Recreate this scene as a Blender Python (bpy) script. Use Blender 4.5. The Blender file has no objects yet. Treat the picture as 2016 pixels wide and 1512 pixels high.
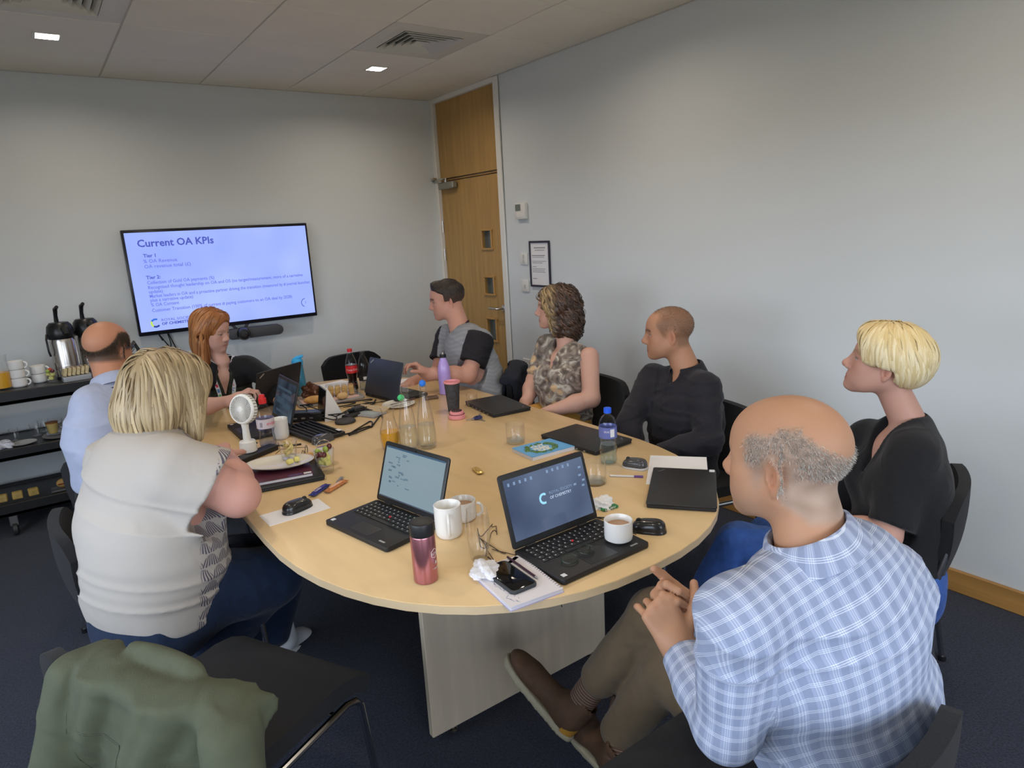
import bpy, bmesh, math, random
import numpy as np
from mathutils import Vector, Matrix

# ---------------------------------------------------------------- camera, world, lights, exposure
SC = bpy.context.scene
COL = SC.collection
R = math.radians
PI = math.pi
CAM_F, CAM_YAW, CAM_PITCH, CAM_ROLL = 1312.577, R(35.0718), R(-13.1766), R(-3.0895)
CAM_C = Vector((-3.0031, -5.2695, 1.6208))
_F = Vector((math.sin(CAM_YAW)*math.cos(CAM_PITCH), math.cos(CAM_YAW)*math.cos(CAM_PITCH), math.sin(CAM_PITCH)))
_R0 = _F.cross(Vector((0, 0, 1))).normalized()
_U0 = _R0.cross(_F)
_R = _R0*math.cos(CAM_ROLL) + _U0*math.sin(CAM_ROLL)
_U = -_R0*math.sin(CAM_ROLL) + _U0*math.cos(CAM_ROLL)
cam = bpy.data.cameras.new('camera')
cam.sensor_fit = 'HORIZONTAL'; cam.sensor_width = 36.0; cam.lens = CAM_F/2016*36.0
cam.clip_start = 0.02; cam.clip_end = 100
cam_o = bpy.data.objects.new('camera', cam); COL.objects.link(cam_o)
cam_o.matrix_world = Matrix(((_R.x, _U.x, -_F.x, CAM_C.x), (_R.y, _U.y, -_F.y, CAM_C.y), (_R.z, _U.z, -_F.z, CAM_C.z), (0, 0, 0, 1)))
SC.camera = cam_o

def at(px, py, dep):
    """a joint measured on the photograph at a known distance in front of the lens -> its place in the room"""
    d = _F + _R*((px-1008)/CAM_F) + _U*((756-py)/CAM_F)
    return np.array(CAM_C + d*dep)

SC.view_settings.view_transform = 'Standard'
SC.view_settings.look = 'None'
SC.view_settings.gamma = 1.0
SC.view_settings.use_curve_mapping = False
SC.view_settings.exposure = 0.22
SC.cycles.max_bounces = 8
SC.cycles.diffuse_bounces = 5
SC.cycles.transmission_bounces = 8
SC.cycles.transparent_max_bounces = 12
SC.cycles.caustics_reflective = False
SC.cycles.caustics_refractive = False
SC.cycles.sample_clamp_indirect = 4.0
SC.cycles.use_denoising = True

SKY_STRENGTH = 6.2
LAMP_POWER = 5.5
world = bpy.data.worlds.new('sky'); SC.world = world; world.use_nodes = True
nt = world.node_tree; nt.nodes.clear()
wo = nt.nodes.new('ShaderNodeOutputWorld'); bg = nt.nodes.new('ShaderNodeBackground')
tc = nt.nodes.new('ShaderNodeTexCoord'); sp = nt.nodes.new('ShaderNodeSeparateXYZ'); cr = nt.nodes.new('ShaderNodeValToRGB')
nt.links.new(tc.outputs['Generated'], sp.inputs[0])
mr = nt.nodes.new('ShaderNodeMapRange'); mr.inputs['From Min'].default_value = -1; mr.inputs['From Max'].default_value = 1
nt.links.new(sp.outputs['Z'], mr.inputs['Value']); nt.links.new(mr.outputs[0], cr.inputs[0])
cr.color_ramp.elements[0].position = 0.49; cr.color_ramp.elements[0].color = (.14, .14, .12, 1)
cr.color_ramp.elements[1].position = 0.51; cr.color_ramp.elements[1].color = (.80, .88, 1.0, 1)
e = cr.color_ramp.elements.new(1.0); e.color = (.62, .78, 1.0, 1)
nt.links.new(cr.outputs[0], bg.inputs[0]); bg.inputs[1].default_value = SKY_STRENGTH
nt.links.new(bg.outputs[0], wo.inputs[0])

ROOM = dict(x0=-4.7, y0=-7.0, h=2.7)
WIN_L = (-6.3, -2.3, 0.85, 2.1)      # left wall window: y0, y1, z0, z1
WIN_N = (-4.2, -0.9, 0.85, 2.1)      # near wall window: x0, x1, z0, z1

def portal(name, loc, rot, sx, sy):
    l = bpy.data.lights.new(name, 'AREA'); l.shape = 'RECTANGLE'; l.size = sx; l.size_y = sy
    l.cycles.is_portal = True
    o = bpy.data.objects.new(name, l); COL.objects.link(o); o.location = loc; o.rotation_euler = rot
portal('window_portal', (ROOM['x0']+.02, (WIN_L[0]+WIN_L[1])/2, (WIN_L[2]+WIN_L[3])/2), (0, R(-90), 0), WIN_L[3]-WIN_L[2], WIN_L[1]-WIN_L[0])
portal('window_portal', ((WIN_N[0]+WIN_N[1])/2, ROOM['y0']+.02, (WIN_N[2]+WIN_N[3])/2), (R(90), 0, 0), WIN_N[1]-WIN_N[0], WIN_N[3]-WIN_N[2])

# ---------------------------------------------------------------- materials
MATS = {}
def add_crease(m, amount, scale):
    """soft cloth creases between the modelled folds and the weave"""
    N = m.node_tree.nodes; L = m.node_tree.links; b = N['Principled BSDF']
    tc = N.new('ShaderNodeTexCoord'); n = N.new('ShaderNodeTexNoise'); n.inputs['Scale'].default_value = scale; n.inputs['Detail'].default_value = 3; n.inputs['Distortion'].default_value = 1.2
    try: n.noise_type = 'RIDGED_MULTIFRACTAL'
    except Exception: pass
    L.new(tc.outputs['Object'], n.inputs[0]); bp = N.new('ShaderNodeBump'); bp.inputs['Strength'].default_value = amount; bp.inputs['Distance'].default_value = .010
    L.new(n.outputs[0], bp.inputs['Height'])
    if b.inputs['Normal'].links: L.new(b.inputs['Normal'].links[0].from_socket, bp.inputs['Normal'])
    L.new(bp.outputs[0], b.inputs['Normal'])
def mat(name, col=(.5, .5, .5), rough=.5, metal=0., bump=0., bscale=60., var=0., vscale=8., spec=.5, trans=0., ior=1.45, emit=0., sheen=0., sss=0., alpha=1., coat=0., attr=None, stretch=None, crease=0., cscale=14.):
    if name in MATS: return MATS[name]
    m = bpy.data.materials.new(name); m.use_nodes = True
    nt = m.node_tree; N = nt.nodes; L = nt.links
    b = N['Principled BSDF']
    b.inputs['Base Color'].default_value = (*col, 1); b.inputs['Roughness'].default_value = rough
    b.inputs['Metallic'].default_value = metal; b.inputs['Specular IOR Level'].default_value = spec
    b.inputs['Transmission Weight'].default_value = trans; b.inputs['IOR'].default_value = ior
    b.inputs['Sheen Weight'].default_value = sheen; b.inputs['Coat Weight'].default_value = coat
    b.inputs['Alpha'].default_value = alpha
    if sss: 
        b.inputs['Subsurface Weight'].default_value = sss; b.inputs['Subsurface Radius'].default_value = (.012, .005, .003); b.inputs['Subsurface Scale'].default_value = .6
    if emit:
        b.inputs['Emission Color'].default_value = (*col, 1); b.inputs['Emission Strength'].default_value = emit
    tc = N.new('ShaderNodeTexCoord'); mp = N.new('ShaderNodeMapping'); L.new(tc.outputs['Object'], mp.inputs[0])
    if stretch: mp.inputs['Scale'].default_value = stretch
    src = None
    if attr:
        a = N.new('ShaderNodeAttribute'); a.attribute_name = attr; src = a.outputs['Color']
    if var or src:
        if var:
            n = N.new('ShaderNodeTexNoise'); n.inputs['Scale'].default_value = vscale; n.inputs['Detail'].default_value = 5
            L.new(mp.outputs[0], n.inputs[0])
            mx = N.new('ShaderNodeMixRGB'); mx.blend_type = 'MULTIPLY'; mx.inputs[0].default_value = 1
            rp = N.new('ShaderNodeMapRange'); rp.inputs['From Min'].default_value = .25; rp.inputs['From Max'].default_value = .75
            rp.inputs['To Min'].default_value = 1-var; rp.inputs['To Max'].default_value = 1+var
            L.new(n.outputs[0], rp.inputs[0]); L.new(rp.outputs[0], mx.inputs[2])
            if src: L.new(src, mx.inputs[1])
            else: mx.inputs[1].default_value = (*col, 1)
            src = mx.outputs[0]
        L.new(src, b.inputs['Base Color'])
    if bump:
        n2 = N.new('ShaderNodeTexNoise'); n2.inputs['Scale'].default_value = bscale; n2.inputs['Detail'].default_value = 4
        L.new(mp.outputs[0], n2.inputs[0])
        bp = N.new('ShaderNodeBump'); bp.inputs['Strength'].default_value = bump; bp.inputs['Distance'].default_value = .004
        L.new(n2.outputs[0], bp.inputs['Height']); L.new(bp.outputs[0], b.inputs['Normal'])
    if crease: add_crease(m, crease, cscale)
    MATS[name] = m
    return m

def glass_mat(name, col=(1, 1, 1), rough=0.0, ior=1.45):
    """thin clear glass or plastic that also lets lamp light through"""
    if name in MATS: return MATS[name]
    m = bpy.data.materials.new(name); m.use_nodes = True
    nt = m.node_tree; N = nt.nodes; L = nt.links; N.clear()
    o = N.new('ShaderNodeOutputMaterial'); t = N.new('ShaderNodeBsdfTransparent'); g = N.new('ShaderNodeBsdfGlossy')
    t.inputs[0].default_value = (*col, 1); g.inputs['Roughness'].default_value = max(rough, .03)
    lw = N.new('ShaderNodeLayerWeight'); lw.inputs['Blend'].default_value = .5
    pw = N.new('ShaderNodeMath'); pw.operation = 'POWER'; pw.inputs[1].default_value = 3.2; L.new(lw.outputs['Facing'], pw.inputs[0])
    mr = N.new('ShaderNodeMapRange'); mr.inputs['To Min'].default_value = .035; mr.inputs['To Max'].default_value = .75
    mx = N.new('ShaderNodeMixShader')
    L.new(pw.outputs[0], mr.inputs[0]); L.new(mr.outputs[0], mx.inputs[0]); L.new(t.outputs[0], mx.inputs[1]); L.new(g.outputs[0], mx.inputs[2])
    L.new(mx.outputs[0], o.inputs[0])
    MATS[name] = m
    return m

# ---------------------------------------------------------------- mesh helpers
class MB:
    def __init__(s): s.v = []; s.f = []
    def add(s, vs, fs):
        n = len(s.v); s.v += [tuple(map(float, p)) for p in vs]; s.f += [tuple(i+n for i in f) for f in fs]; return s
    def box(s, c, d, rz=0, M=None, bev=0., seg=1):
        x, y, z = d[0]/2, d[1]/2, d[2]/2
        if bev > 0:
            bm = bmesh.new(); bmesh.ops.create_cube(bm, size=1)
            for v in bm.verts: v.co = Vector((v.co.x*2*x, v.co.y*2*y, v.co.z*2*z))
            bmesh.ops.bevel(bm, geom=list(bm.edges), offset=min(bev, .49*min(d)), segments=seg, affect='EDGES', profile=.5)
            bm.verts.index_update(); vs = [v.co.copy() for v in bm.verts]; fs = [[v.index for v in f.verts] for f in bm.faces]; bm.free()
        else:
            vs = [Vector((a, b, e)) for a in (-x, x) for b in (-y, y) for e in (-z, z)]
            fs = [(0, 1, 3, 2), (4, 6, 7, 5), (0, 4, 5, 1), (2, 3, 7, 6), (0, 2, 6, 4), (1, 5, 7, 3)]
        if M is None: M = Matrix.Rotation(rz, 3, 'Z')
        else: M = M.to_3x3()
        c = Vector(c)
        return s.add([c + M @ p for p in vs], fs)
    def lathe(s, prof, c=(0, 0, 0), n=28, cap0=True, cap1=True, axis='Z', M=None, sx=1., sy=1.):
        vs = []
        for r, z in prof:
            for k in range(n):
                a = 2*PI*k/n
                vs.append(Vector((r*math.cos(a)*sx, r*math.sin(a)*sy, z)))
        if axis == 'X': vs = [Vector((p.z, p.x, p.y)) for p in vs]
        if axis == 'Y': vs = [Vector((p.x, p.z, -p.y)) for p in vs]
        if M is not None: vs = [M.to_3x3() @ p for p in vs]
        c = Vector(c); vs = [p+c for p in vs]
        fs = []
        for i in range(len(prof)-1):
            for k in range(n):
                k2 = (k+1) % n
                fs.append((i*n+k, i*n+k2, (i+1)*n+k2, (i+1)*n+k))
        if cap0: fs.append(tuple(range(n-1, -1, -1)))
        if cap1: fs.append(tuple((len(prof)-1)*n+k for k in range(n)))
        return s.add(vs, fs)
    def cyl(s, a, b, r, r2=None, n=16):
        a = Vector(a); b = Vector(b); d = b-a; q = d.to_track_quat('Z', 'Y').to_matrix()
        return s.lathe([(r, 0), (r if r2 is None else r2, d.length)], a, n, M=q)
    def tube(s, pts, r, n=8, closed=False, caps=True, radii=None):
        P = [Vector(p) for p in pts]; m = len(P); vs = []; fs = []
        up = None
        for i, p in enumerate(P):
            a = P[(i-1) % m] if (closed or i > 0) else p; b = P[(i+1) % m] if (closed or i < m-1) else p
            t = (b-a).normalized()
            if up is None:
                up = t.orthogonal().normalized()
            up = (up - t*up.dot(t)).normalized(); w = t.cross(up)
            rr = radii[i] if radii else r
            for k in range(n):
                an = 2*PI*k/n; vs.append(p + (up*math.cos(an)+w*math.sin(an))*rr)
        for i in range(m if closed else m-1):
            j = (i+1) % m
            for k in range(n):
                k2 = (k+1) % n; fs.append((i*n+k, i*n+k2, j*n+k2, j*n+k))
        if caps and not closed:
            fs.append(tuple(range(n-1, -1, -1))); fs.append(tuple((m-1)*n+k for k in range(n)))
        return s.add(vs, fs)
    def prism(s, out, z0, z1, bev=0., M=None, c=(0, 0, 0), seg=2):
        """outline (x, y) list extruded from z0 to z1, edges optionally rounded"""
        bm = bmesh.new(); vv = [bm.verts.new((p[0], p[1], z0)) for p in out]; f = bm.faces.new(vv)
        r = bmesh.ops.extrude_face_region(bm, geom=[f]); nv = [g for g in r['geom'] if isinstance(g, bmesh.types.BMVert)]
        for v in nv: v.co.z = z1
        bmesh.ops.recalc_face_normals(bm, faces=bm.faces)
        if bev > 0:
            es = [e for e in bm.edges if abs(e.verts[0].co.z-e.verts[1].co.z) < 1e-7]
            bmesh.ops.bevel(bm, geom=es, offset=bev, segments=seg, affect='EDGES', profile=.5)
        bm.verts.index_update(); vs = [v.co.copy() for v in bm.verts]; fs = [[v.index for v in f.verts] for f in bm.faces]; bm.free()
        if M is not None: vs = [M @ p for p in vs]
        c = Vector(c)
        return s.add([p+c for p in vs], fs)
    def grid(s, P):
        """P[i][j] points"""
        n, m = len(P), len(P[0]); vs = [p for row in P for p in row]
        return s.add(vs, [(i*m+j, i*m+j+1, (i+1)*m+j+1, (i+1)*m+j) for i in range(n-1) for j in range(m-1)])
    def slab(s, P, t):
        """P[i][j] grid given thickness t along its own normals (closed)"""
        A = np.array(P, float); n, m = A.shape[:2]
        du = np.gradient(A, axis=0); dv = np.gradient(A, axis=1); N = np.cross(du, dv); N /= np.linalg.norm(N, axis=2, keepdims=True)+1e-9
        B = A - N*t
        k = n*m; vs = list(A.reshape(-1, 3)) + list(B.reshape(-1, 3)); fs = []
        for i in range(n-1):
            for j in range(m-1):
                a = (i*m+j, (i+1)*m+j, (i+1)*m+j+1, i*m+j+1); fs.append(a); fs.append(tuple(x+k for x in reversed(a)))
        ring = [(0, j) for j in range(m)] + [(i, m-1) for i in range(1, n)] + [(n-1, j) for j in range(m-2, -1, -1)] + [(i, 0) for i in range(n-2, 0, -1)]
        for q in range(len(ring)):
            a = ring[q][0]*m+ring[q][1]; b = ring[(q+1) % len(ring)][0]*m+ring[(q+1) % len(ring)][1]
            fs.append((a, b, b+k, a+k))
        return s.add(vs, fs)

def obj(name, mb, m=None, parent=None, smooth=None, loc=None, rot=None):
    me = bpy.data.meshes.new(name); me.from_pydata(mb.v, [], mb.f); me.update()
    bm = bmesh.new(); bm.from_mesh(me); bmesh.ops.recalc_face_normals(bm, faces=bm.faces); bm.to_mesh(me); bm.free()
    o = bpy.data.objects.new(name, me); COL.objects.link(o)
    if m: me.materials.append(m)
    if smooth is not False:
        me.polygons.foreach_set('use_smooth', [True]*len(me.polygons))
        try: me.set_sharp_from_angle(angle=R(35 if smooth is None else smooth))
        except Exception: pass
    if parent: o.parent = parent
    if loc is not None: o.location = loc
    if rot is not None: o.rotation_euler = rot
    return o
def tag(o, label=None, cat=None, group=None, kind=None):
    if label: o['label'] = label
    if cat: o['category'] = cat
    if group: o['group'] = group
    if kind: o['kind'] = kind
    return o
def thing(name, label, cat, loc=(0, 0, 0), rz=0, group=None):
    o = bpy.data.objects.new(name, None); COL.objects.link(o); o.empty_display_size = .1
    o.location = loc; o.rotation_euler = (0, 0, rz)
    return tag(o, label, cat, group)
def struct(name, mb, m, parent=None, smooth=None):
    o = obj(name, mb, m, parent, smooth)
    if parent is None: o['kind'] = 'structure'
    return o
def dup(root, loc, rz, label=None, group=None):
    r = root.copy(); COL.objects.link(r); r.location = loc; r.rotation_euler = (0, 0, rz)
    if label: r['label'] = label
    if group: r['group'] = group
    for ch in list(root.children):
        c = ch.copy(); COL.objects.link(c); c.parent = r
        for g in list(ch.children):
            d = g.copy(); COL.objects.link(d); d.parent = c
    return r
def rrect(w, h, r, n=5, cx=0, cy=0):
    out = []
    for (sx, sy, a0) in ((1, 1, 0), (-1, 1, 90), (-1, -1, 180), (1, -1, 270)):
        for k in range(n+1):
            a = R(a0+90*k/n); out.append((cx+sx*(w/2-r)+r*math.cos(a), cy+sy*(h/2-r)+r*math.sin(a)))
    return out
def text(body, size, m, name='lettering', parent=None, loc=(0, 0, 0), rot=(0, 0, 0), align='LEFT', ext=.0004, bold=0., sx=1., M=None):
    cu = bpy.data.curves.new(name, 'FONT'); cu.body = body; cu.size = size; cu.extrude = ext; cu.offset = bold; cu.align_x = align; cu.resolution_u = 2
    o = bpy.data.objects.new(name, cu); COL.objects.link(o)
    dg = bpy.context.evaluated_depsgraph_get(); me = bpy.data.meshes.new_from_object(o.evaluated_get(dg)); bpy.data.objects.remove(o)
    me.materials.clear(); me.materials.append(m)
    o = bpy.data.objects.new(name, me); COL.objects.link(o)
    o.scale = (sx, 1, 1)
    o.location = loc; o.rotation_euler = rot
    if M is not None: o.matrix_local = M
    if parent: o.parent = parent
    return o
# ---------------------------------------------------------------- the room
def wall_mat(name, col):
    return mat(name, col, .85, bump=.05, bscale=250, var=.02, vscale=1.5, spec=.25)
WALLC = (.64, .675, .69)
m_wall = wall_mat('wall paint', WALLC)
m_white = mat('white gloss paint', (.74, .73, .69), .35)
m_ceil = mat('ceiling tile', (.84, .80, .70), .9, bump=.25, bscale=500, var=.03, vscale=3, spec=.1)
m_grid = mat('ceiling grid paint', (.62, .58, .51), .6)
H = ROOM['h']; X0 = ROOM['x0']; Y0 = ROOM['y0']
# carpet
m_carpet = mat('navy carpet', (.021, .026, .046), .95, bump=1.0, bscale=260, var=.75, vscale=130, spec=.1, sheen=.15)
struct('floor', MB().box(((X0)/2, Y0/2, -.05), (-X0+.4, -Y0+.4, .1)), m_carpet)
# walls (2 with window openings)
struct('wall_back', MB().box((X0/2, .1, H/2), (-X0+.4, .2, H+.1)), m_wall)
rw = MB()
DOORW, DOORX = (-.045, -.985), .1
rw.box((.1, (Y0+DOORW[1]-.0)/2, H/2), (.2, -Y0+DOORW[1], H))
struct('wall_right', rw, m_wall)
lw = MB()
y0, y1, z0, z1 = WIN_L
lw.box((X0-.1, Y0/2, z0/2), (.2, -Y0, z0)); lw.box((X0-.1, Y0/2, (z1+H)/2), (.2, -Y0, H-z1))
lw.box((X0-.1, (Y0+y0)/2, (z0+z1)/2), (.2, y0-Y0, z1-z0)); lw.box((X0-.1, y1/2, (z0+z1)/2), (.2, -y1, z1-z0))
struct('wall_left', lw, m_wall)
nw = MB()
x0, x1, z0, z1 = WIN_N
nw.box((X0/2, Y0-.1, z0/2), (-X0, .2, z0)); nw.box((X0/2, Y0-.1, (z1+H)/2), (-X0, .2, H-z1))
nw.box(((X0+x0)/2, Y0-.1, (z0+z1)/2), (x0-X0, .2, z1-z0)); nw.box((x1/2, Y0-.1, (z0+z1)/2), (-x1, .2, z1-z0))
struct('wall_front', nw, m_wall)
m_frame = mat('white window frame', (.7, .7, .7), .4)
def window(name, p0, axis, lo, hi, z0, z1, n):
    o = None; t = MB()
    def bar(u, z, du, dz):
        c = (p0, u, z) if axis == 'Y' else (u, p0, z); d = (.06, du, dz) if axis == 'Y' else (du, .06, dz)
        t.box(c, d)
    bar((lo+hi)/2, z0+.02, hi-lo, .04); bar((lo+hi)/2, z1-.02, hi-lo, .04)
    for k in range(n+1): bar(lo+.02+(hi-lo-.04)*k/n, (z0+z1)/2, .04, z1-z0-.08)
    return struct(name, t, m_frame)
window('window_1', X0-.1, 'Y', WIN_L[0], WIN_L[1], WIN_L[2], WIN_L[3], 3)
window('window_2', Y0-.1, 'X', WIN_N[0], WIN_N[1], WIN_N[2], WIN_N[3], 2)

# ceiling: slab above, tiles hung in a lay-in grid
struct('ceiling', MB().box((X0/2, Y0/2, H+.11), (-X0+.4, -Y0+.4, .1)), m_grid)
ceil_o = bpy.data.objects['ceiling']
xs = [-.011] + [-.611-.6*k for k in range(6)] + [-4.211, X0]
xs = [0.0, -.611, -1.211, -1.811, -2.411, -3.011, -3.611, -4.211, X0]
ys = [0.0, -.06] + []
ys = [0.0, -.635, -1.235, -1.835, -2.435, -3.035, -3.635, -4.235, -4.835, -5.435, -6.035, -6.635, Y0]
tile_mesh = {}
lamps = [(-2.711, -.882), (-.882, -.872), (-2.711, -2.70), (-.882, -2.70), (-2.711, -4.50), (-.882, -4.50), (-2.711, -6.3), (-.882, -6.3)]
vents = [(-.911, -1.535), (-2.711, -1.535)]
LS = .115
for i in range(len(xs)-1):
    for j in range(len(ys)-1):
        a, b, c, d = xs[i+1], xs[i], ys[j+1], ys[j]
        cx, cy = (a+b)/2, (c+d)/2
        if any(abs(cx-v[0]) < .2 and abs(cy-v[1]) < .2 for v in vents): continue
        w, h = b-a-.012, d-c-.006
        lp = [l for l in lamps if a < l[0] < b and c < l[1] < d]
        key = (round(w, 3), round(h, 3)) if not lp else (i, j)
        if key not in tile_mesh:
            mb = MB()
            if not lp: mb.box((0, 0, 0), (w, h, .012), bev=.002)
            else:
                lx, ly = lp[0][0]-cx, lp[0][1]-cy; s = LS/2
                mb.box(((-w/2+lx-s)/2, 0, 0), (lx-s+w/2, h, .012)); mb.box(((w/2+lx+s)/2, 0, 0), (w/2-lx-s, h, .012))
                mb.box((lx, (-h/2+ly-s)/2, 0), (LS, ly-s+h/2, .012)); mb.box((lx, (h/2+ly+s)/2, 0), (LS, h/2-ly-s, .012))
            o = obj('ceiling_tile', mb, m_ceil, ceil_o); tile_mesh[key] = o.data
        else:
            o = bpy.data.objects.new('ceiling_tile', tile_mesh[key]); COL.objects.link(o); o.parent = ceil_o
        o.location = (cx, cy, H+.006)
gb = MB()
for x in xs[1:-1]: gb.box((x, Y0/2, H+.012), (.022, -Y0, .012))
for y in ys[1:-1]: gb.box((X0/2, y, H+.0125), (-X0, .014, .011))
obj('ceiling_grid', gb, m_grid, ceil_o)
tr_ = MB(); tr_.box((-.010, Y0/2, H+.003), (.020, -Y0, .010)); struct('trim_3', tr_, m_grid)
tr_ = MB(); tr_.box(((X0-.02)/2, -.010, H+.003), (-X0-.02, .020, .010)); struct('trim_4', tr_, m_grid)
# square downlights
m_lamp = mat('lamp diffuser', (1, .93, .84), .4, emit=3.0)
m_ref = mat('lamp rim', (.75, .73, .70), .3, metal=.5)
LLAB = ['small square recessed ceiling light above the screen wall, left one', 'small square recessed ceiling light by the grille near the door', 'square ceiling light over the left side of the table', 'square ceiling light over the right side of the table', 'square ceiling light above the camera, left side', 'square ceiling light above the camera, right side', 'square ceiling light by the near window, left side', 'square ceiling light by the near window, right side']
for k, (x, y) in enumerate(lamps):
    lab = LLAB[k]
    t = thing('ceiling_light', lab, 'light', (x, y, H), 0, 'recessed ceiling lights')
    rim = MB(); s = LS/2
    for (cx, cy, dx, dy) in ((0, s, LS+.012, .012), (0, -s, LS+.012, .012), (s, 0, .012, LS-.012), (-s, 0, .012, LS-.012)): rim.box((cx, cy, .004), (dx, dy, .014))
    obj('rim', rim, m_ref, t); obj('diffuser', MB().box((0, 0, .012), (LS-.012, LS-.012, .004)), m_lamp, t)
    l = bpy.data.lights.new('lamp_glow', 'AREA'); l.shape = 'SQUARE'; l.size = LS-.02; l.energy = LAMP_POWER; l.color = (1, .86, .70); l.spread = R(160)
    lo = bpy.data.objects.new('lamp_glow', l); COL.objects.link(lo); lo.parent = t; lo.location = (0, 0, .002)
# air grilles
m_vent = mat('grille paint', (.66, .64, .58), .45); m_dark = mat('dark void', (.012, .012, .012), .9)
for k, (x, y) in enumerate(vents):
    t = thing('ceiling_vent', ['square ceiling air grille with nested louvres near the door corner', 'square ceiling air grille cut by the top left of the frame'][k], 'vent', (x, y, H), 0, 'ceiling air grilles')
    fr = MB()
    def ring(mb, h0, h1, z0, z1, th=.0):
        a = [(-h0, -h0), (h0, -h0), (h0, h0), (-h0, h0)]; b = [(-h1, -h1), (h1, -h1), (h1, h1), (-h1, h1)]
        vs = [(p[0], p[1], z0) for p in a]+[(p[0], p[1], z1) for p in b]+[(p[0], p[1], z0+.004) for p in a]+[(p[0], p[1], z1+.004) for p in b]
        fs = [(i, (i+1) % 4, 4+(i+1) % 4, 4+i) for i in range(4)]+[(8+i, 12+i, 12+(i+1) % 4, 8+(i+1) % 4) for i in range(4)]
        fs += [(i, 8+i, 8+(i+1) % 4, (i+1) % 4) for i in range(4)]+[(4+i, 4+(i+1) % 4, 12+(i+1) % 4, 12+i) for i in range(4)]
        mb.add(vs, fs)
    ring(fr, .295, .245, .002, -.006); ring(fr, .245, .19, -.006, -.002)
    obj('frame', fr, m_vent, t)
    for q in range(5):
        lv = MB(); h0 = .185-.036*q; ring(lv, h0, h0-.022, -.008, .018); obj('louvre', lv, m_vent, t)
    obj('core', MB().box((0, 0, .016), (.02, .02, .004)), m_vent, t)
    obj('duct', MB().box((0, 0, .045), (.5, .5, .02)), m_dark, t)
# skirting
m_oak = mat('varnished oak', (.42, .22, .065), .35, var=.25, vscale=6, stretch=(1, .25, 5), bump=.1, bscale=40)
sk = MB(); sk.box((-.009, (Y0+DOORW[1]-.09)/2, .05), (.018, -Y0+DOORW[1]-.09, .10), bev=.004)
struct('baseboard_right', sk, m_oak)
struct('baseboard_back', MB().box((X0/2, -.009, .05), (-X0, .018, .10), bev=.004), m_oak)
# door set in the right wall beside the corner: leaf, over-panel, white frame
m_door = mat('beech veneer door', (.42, .25, .082), .42, var=.16, vscale=5, stretch=(6, 6, .5), bump=.03, bscale=60)
d = MB(); d.box((.045, -.50, 1.015), (.045, .90, 2.02), bev=.002)
DX = .0225
door = struct('door_1', MB(), m_door)
bpy.data.objects.remove(door)
def door_leaf():
    """leaf with three vision-panel holes, built as strips around them"""
    mb = MB(); x = .045; t = .044; ya, yb = -.055, -.955; wa, wb = -.655, -.795
    hz = [(.72, .905), (1.10, 1.245), (1.465, 1.615)]
    mb.box((x, (ya+wa)/2, 1.02), (t, ya-wa, 2.02)); mb.box((x, (wb+yb)/2, 1.02), (t, wb-yb, 2.02))
    zs = [.01]+[q for h in hz for q in h]+[2.03]
    for k in range(0, len(zs), 2): mb.box((x, (wa+wb)/2, (zs[k]+zs[k+1])/2), (t, wa-wb, zs[k+1]-zs[k]))
    return mb, hz, (wa, wb)
mb, hz, (wa, wb) = door_leaf()
door = struct('door_1', mb, m_door)
m_bead = mat('oak glazing bead', (.46, .26, .08), .4)
m_pane = mat('wired dark glass', (.10, .12, .12), .08, spec=.8)
for (a, b) in hz:
    bd = MB(); x = .018
    for (cy, cz, dy, dz) in (((wa+wb)/2, a, wa-wb+.03, .016), ((wa+wb)/2, b, wa-wb+.03, .016), (wa, (a+b)/2, .016, b-a), (wb, (a+b)/2, .016, b-a)): bd.box((x, cy, cz), (.018, dy, dz), bev=.003)
    obj('glazing_bead', bd, m_bead, door); obj('vision_panel', MB().box((.05, (wa+wb)/2, (a+b)/2), (.006, wa-wb, b-a)), m_pane, door)
obj('over_panel', MB().box((.045, -.505, 2.365), (.044, .90, .615), bev=.002), m_door, door)
m_chrome = mat('brushed steel', (.62, .60, .57), .28, metal=1)
hd = MB(); hd.lathe([(.026, 0), (.026, .008), (.022, .01)], (.022, -.905, 1.0), 24, axis='X', M=Matrix.Rotation(PI, 3, 'Z'))
hd.tube([(.02, -.905, 1.0), (-.028, -.905, 1.0), (-.038, -.895, 1.0), (-.038, -.86, 1.0), (-.036, -.78, 1.0)], .0095, 12)
obj('door_handle', hd, m_chrome, door)
for z in (1.87-.21, 1.42, .28):
    hg = MB(); hg.cyl((.015, -.048, z-.05), (.015, -.048, z+.05), .007); obj('hinge', hg, m_chrome, door)
cl = MB(); cl.box((-.01, -.22, 1.995), (.05, .24, .055), bev=.008); obj('door_closer', cl, mat('silver closer', (.33, .32, .28), .4, metal=.6), door)
ca = MB(); ca.box((-.035, -.10, 2.045), (.018, .34, .012), rz=R(-14), bev=.003); ca.cyl((-.02, -.21, 2.02), (-.02, -.21, 2.055), .012); ca.box((-.03, -.03, 2.06), (.03, .04, .02)); obj('closer_arm', ca, m_chrome, door)
fr = MB()
fr.box((.03, -.985, 1.35), (.08, .05, 2.70), bev=.004); fr.box((.03, -.025, 1.35), (.08, .05, 2.70), bev=.004); fr.box((.03, -.505, 2.683), (.08, .91, .04), bev=.004)
fr.box((-.012, -1.0, 1.35), (.014, .06, 2.69), bev=.004)
fr.box((.08, -.505, 1.35), (.03, .96, 2.69))
struct('trim_1', fr, m_white)
struct('trim_2', MB().box((.045, -.505, 2.043), (.04, .90, .010)), mat('oak lipping', (.33, .18, .05), .5))

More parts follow.
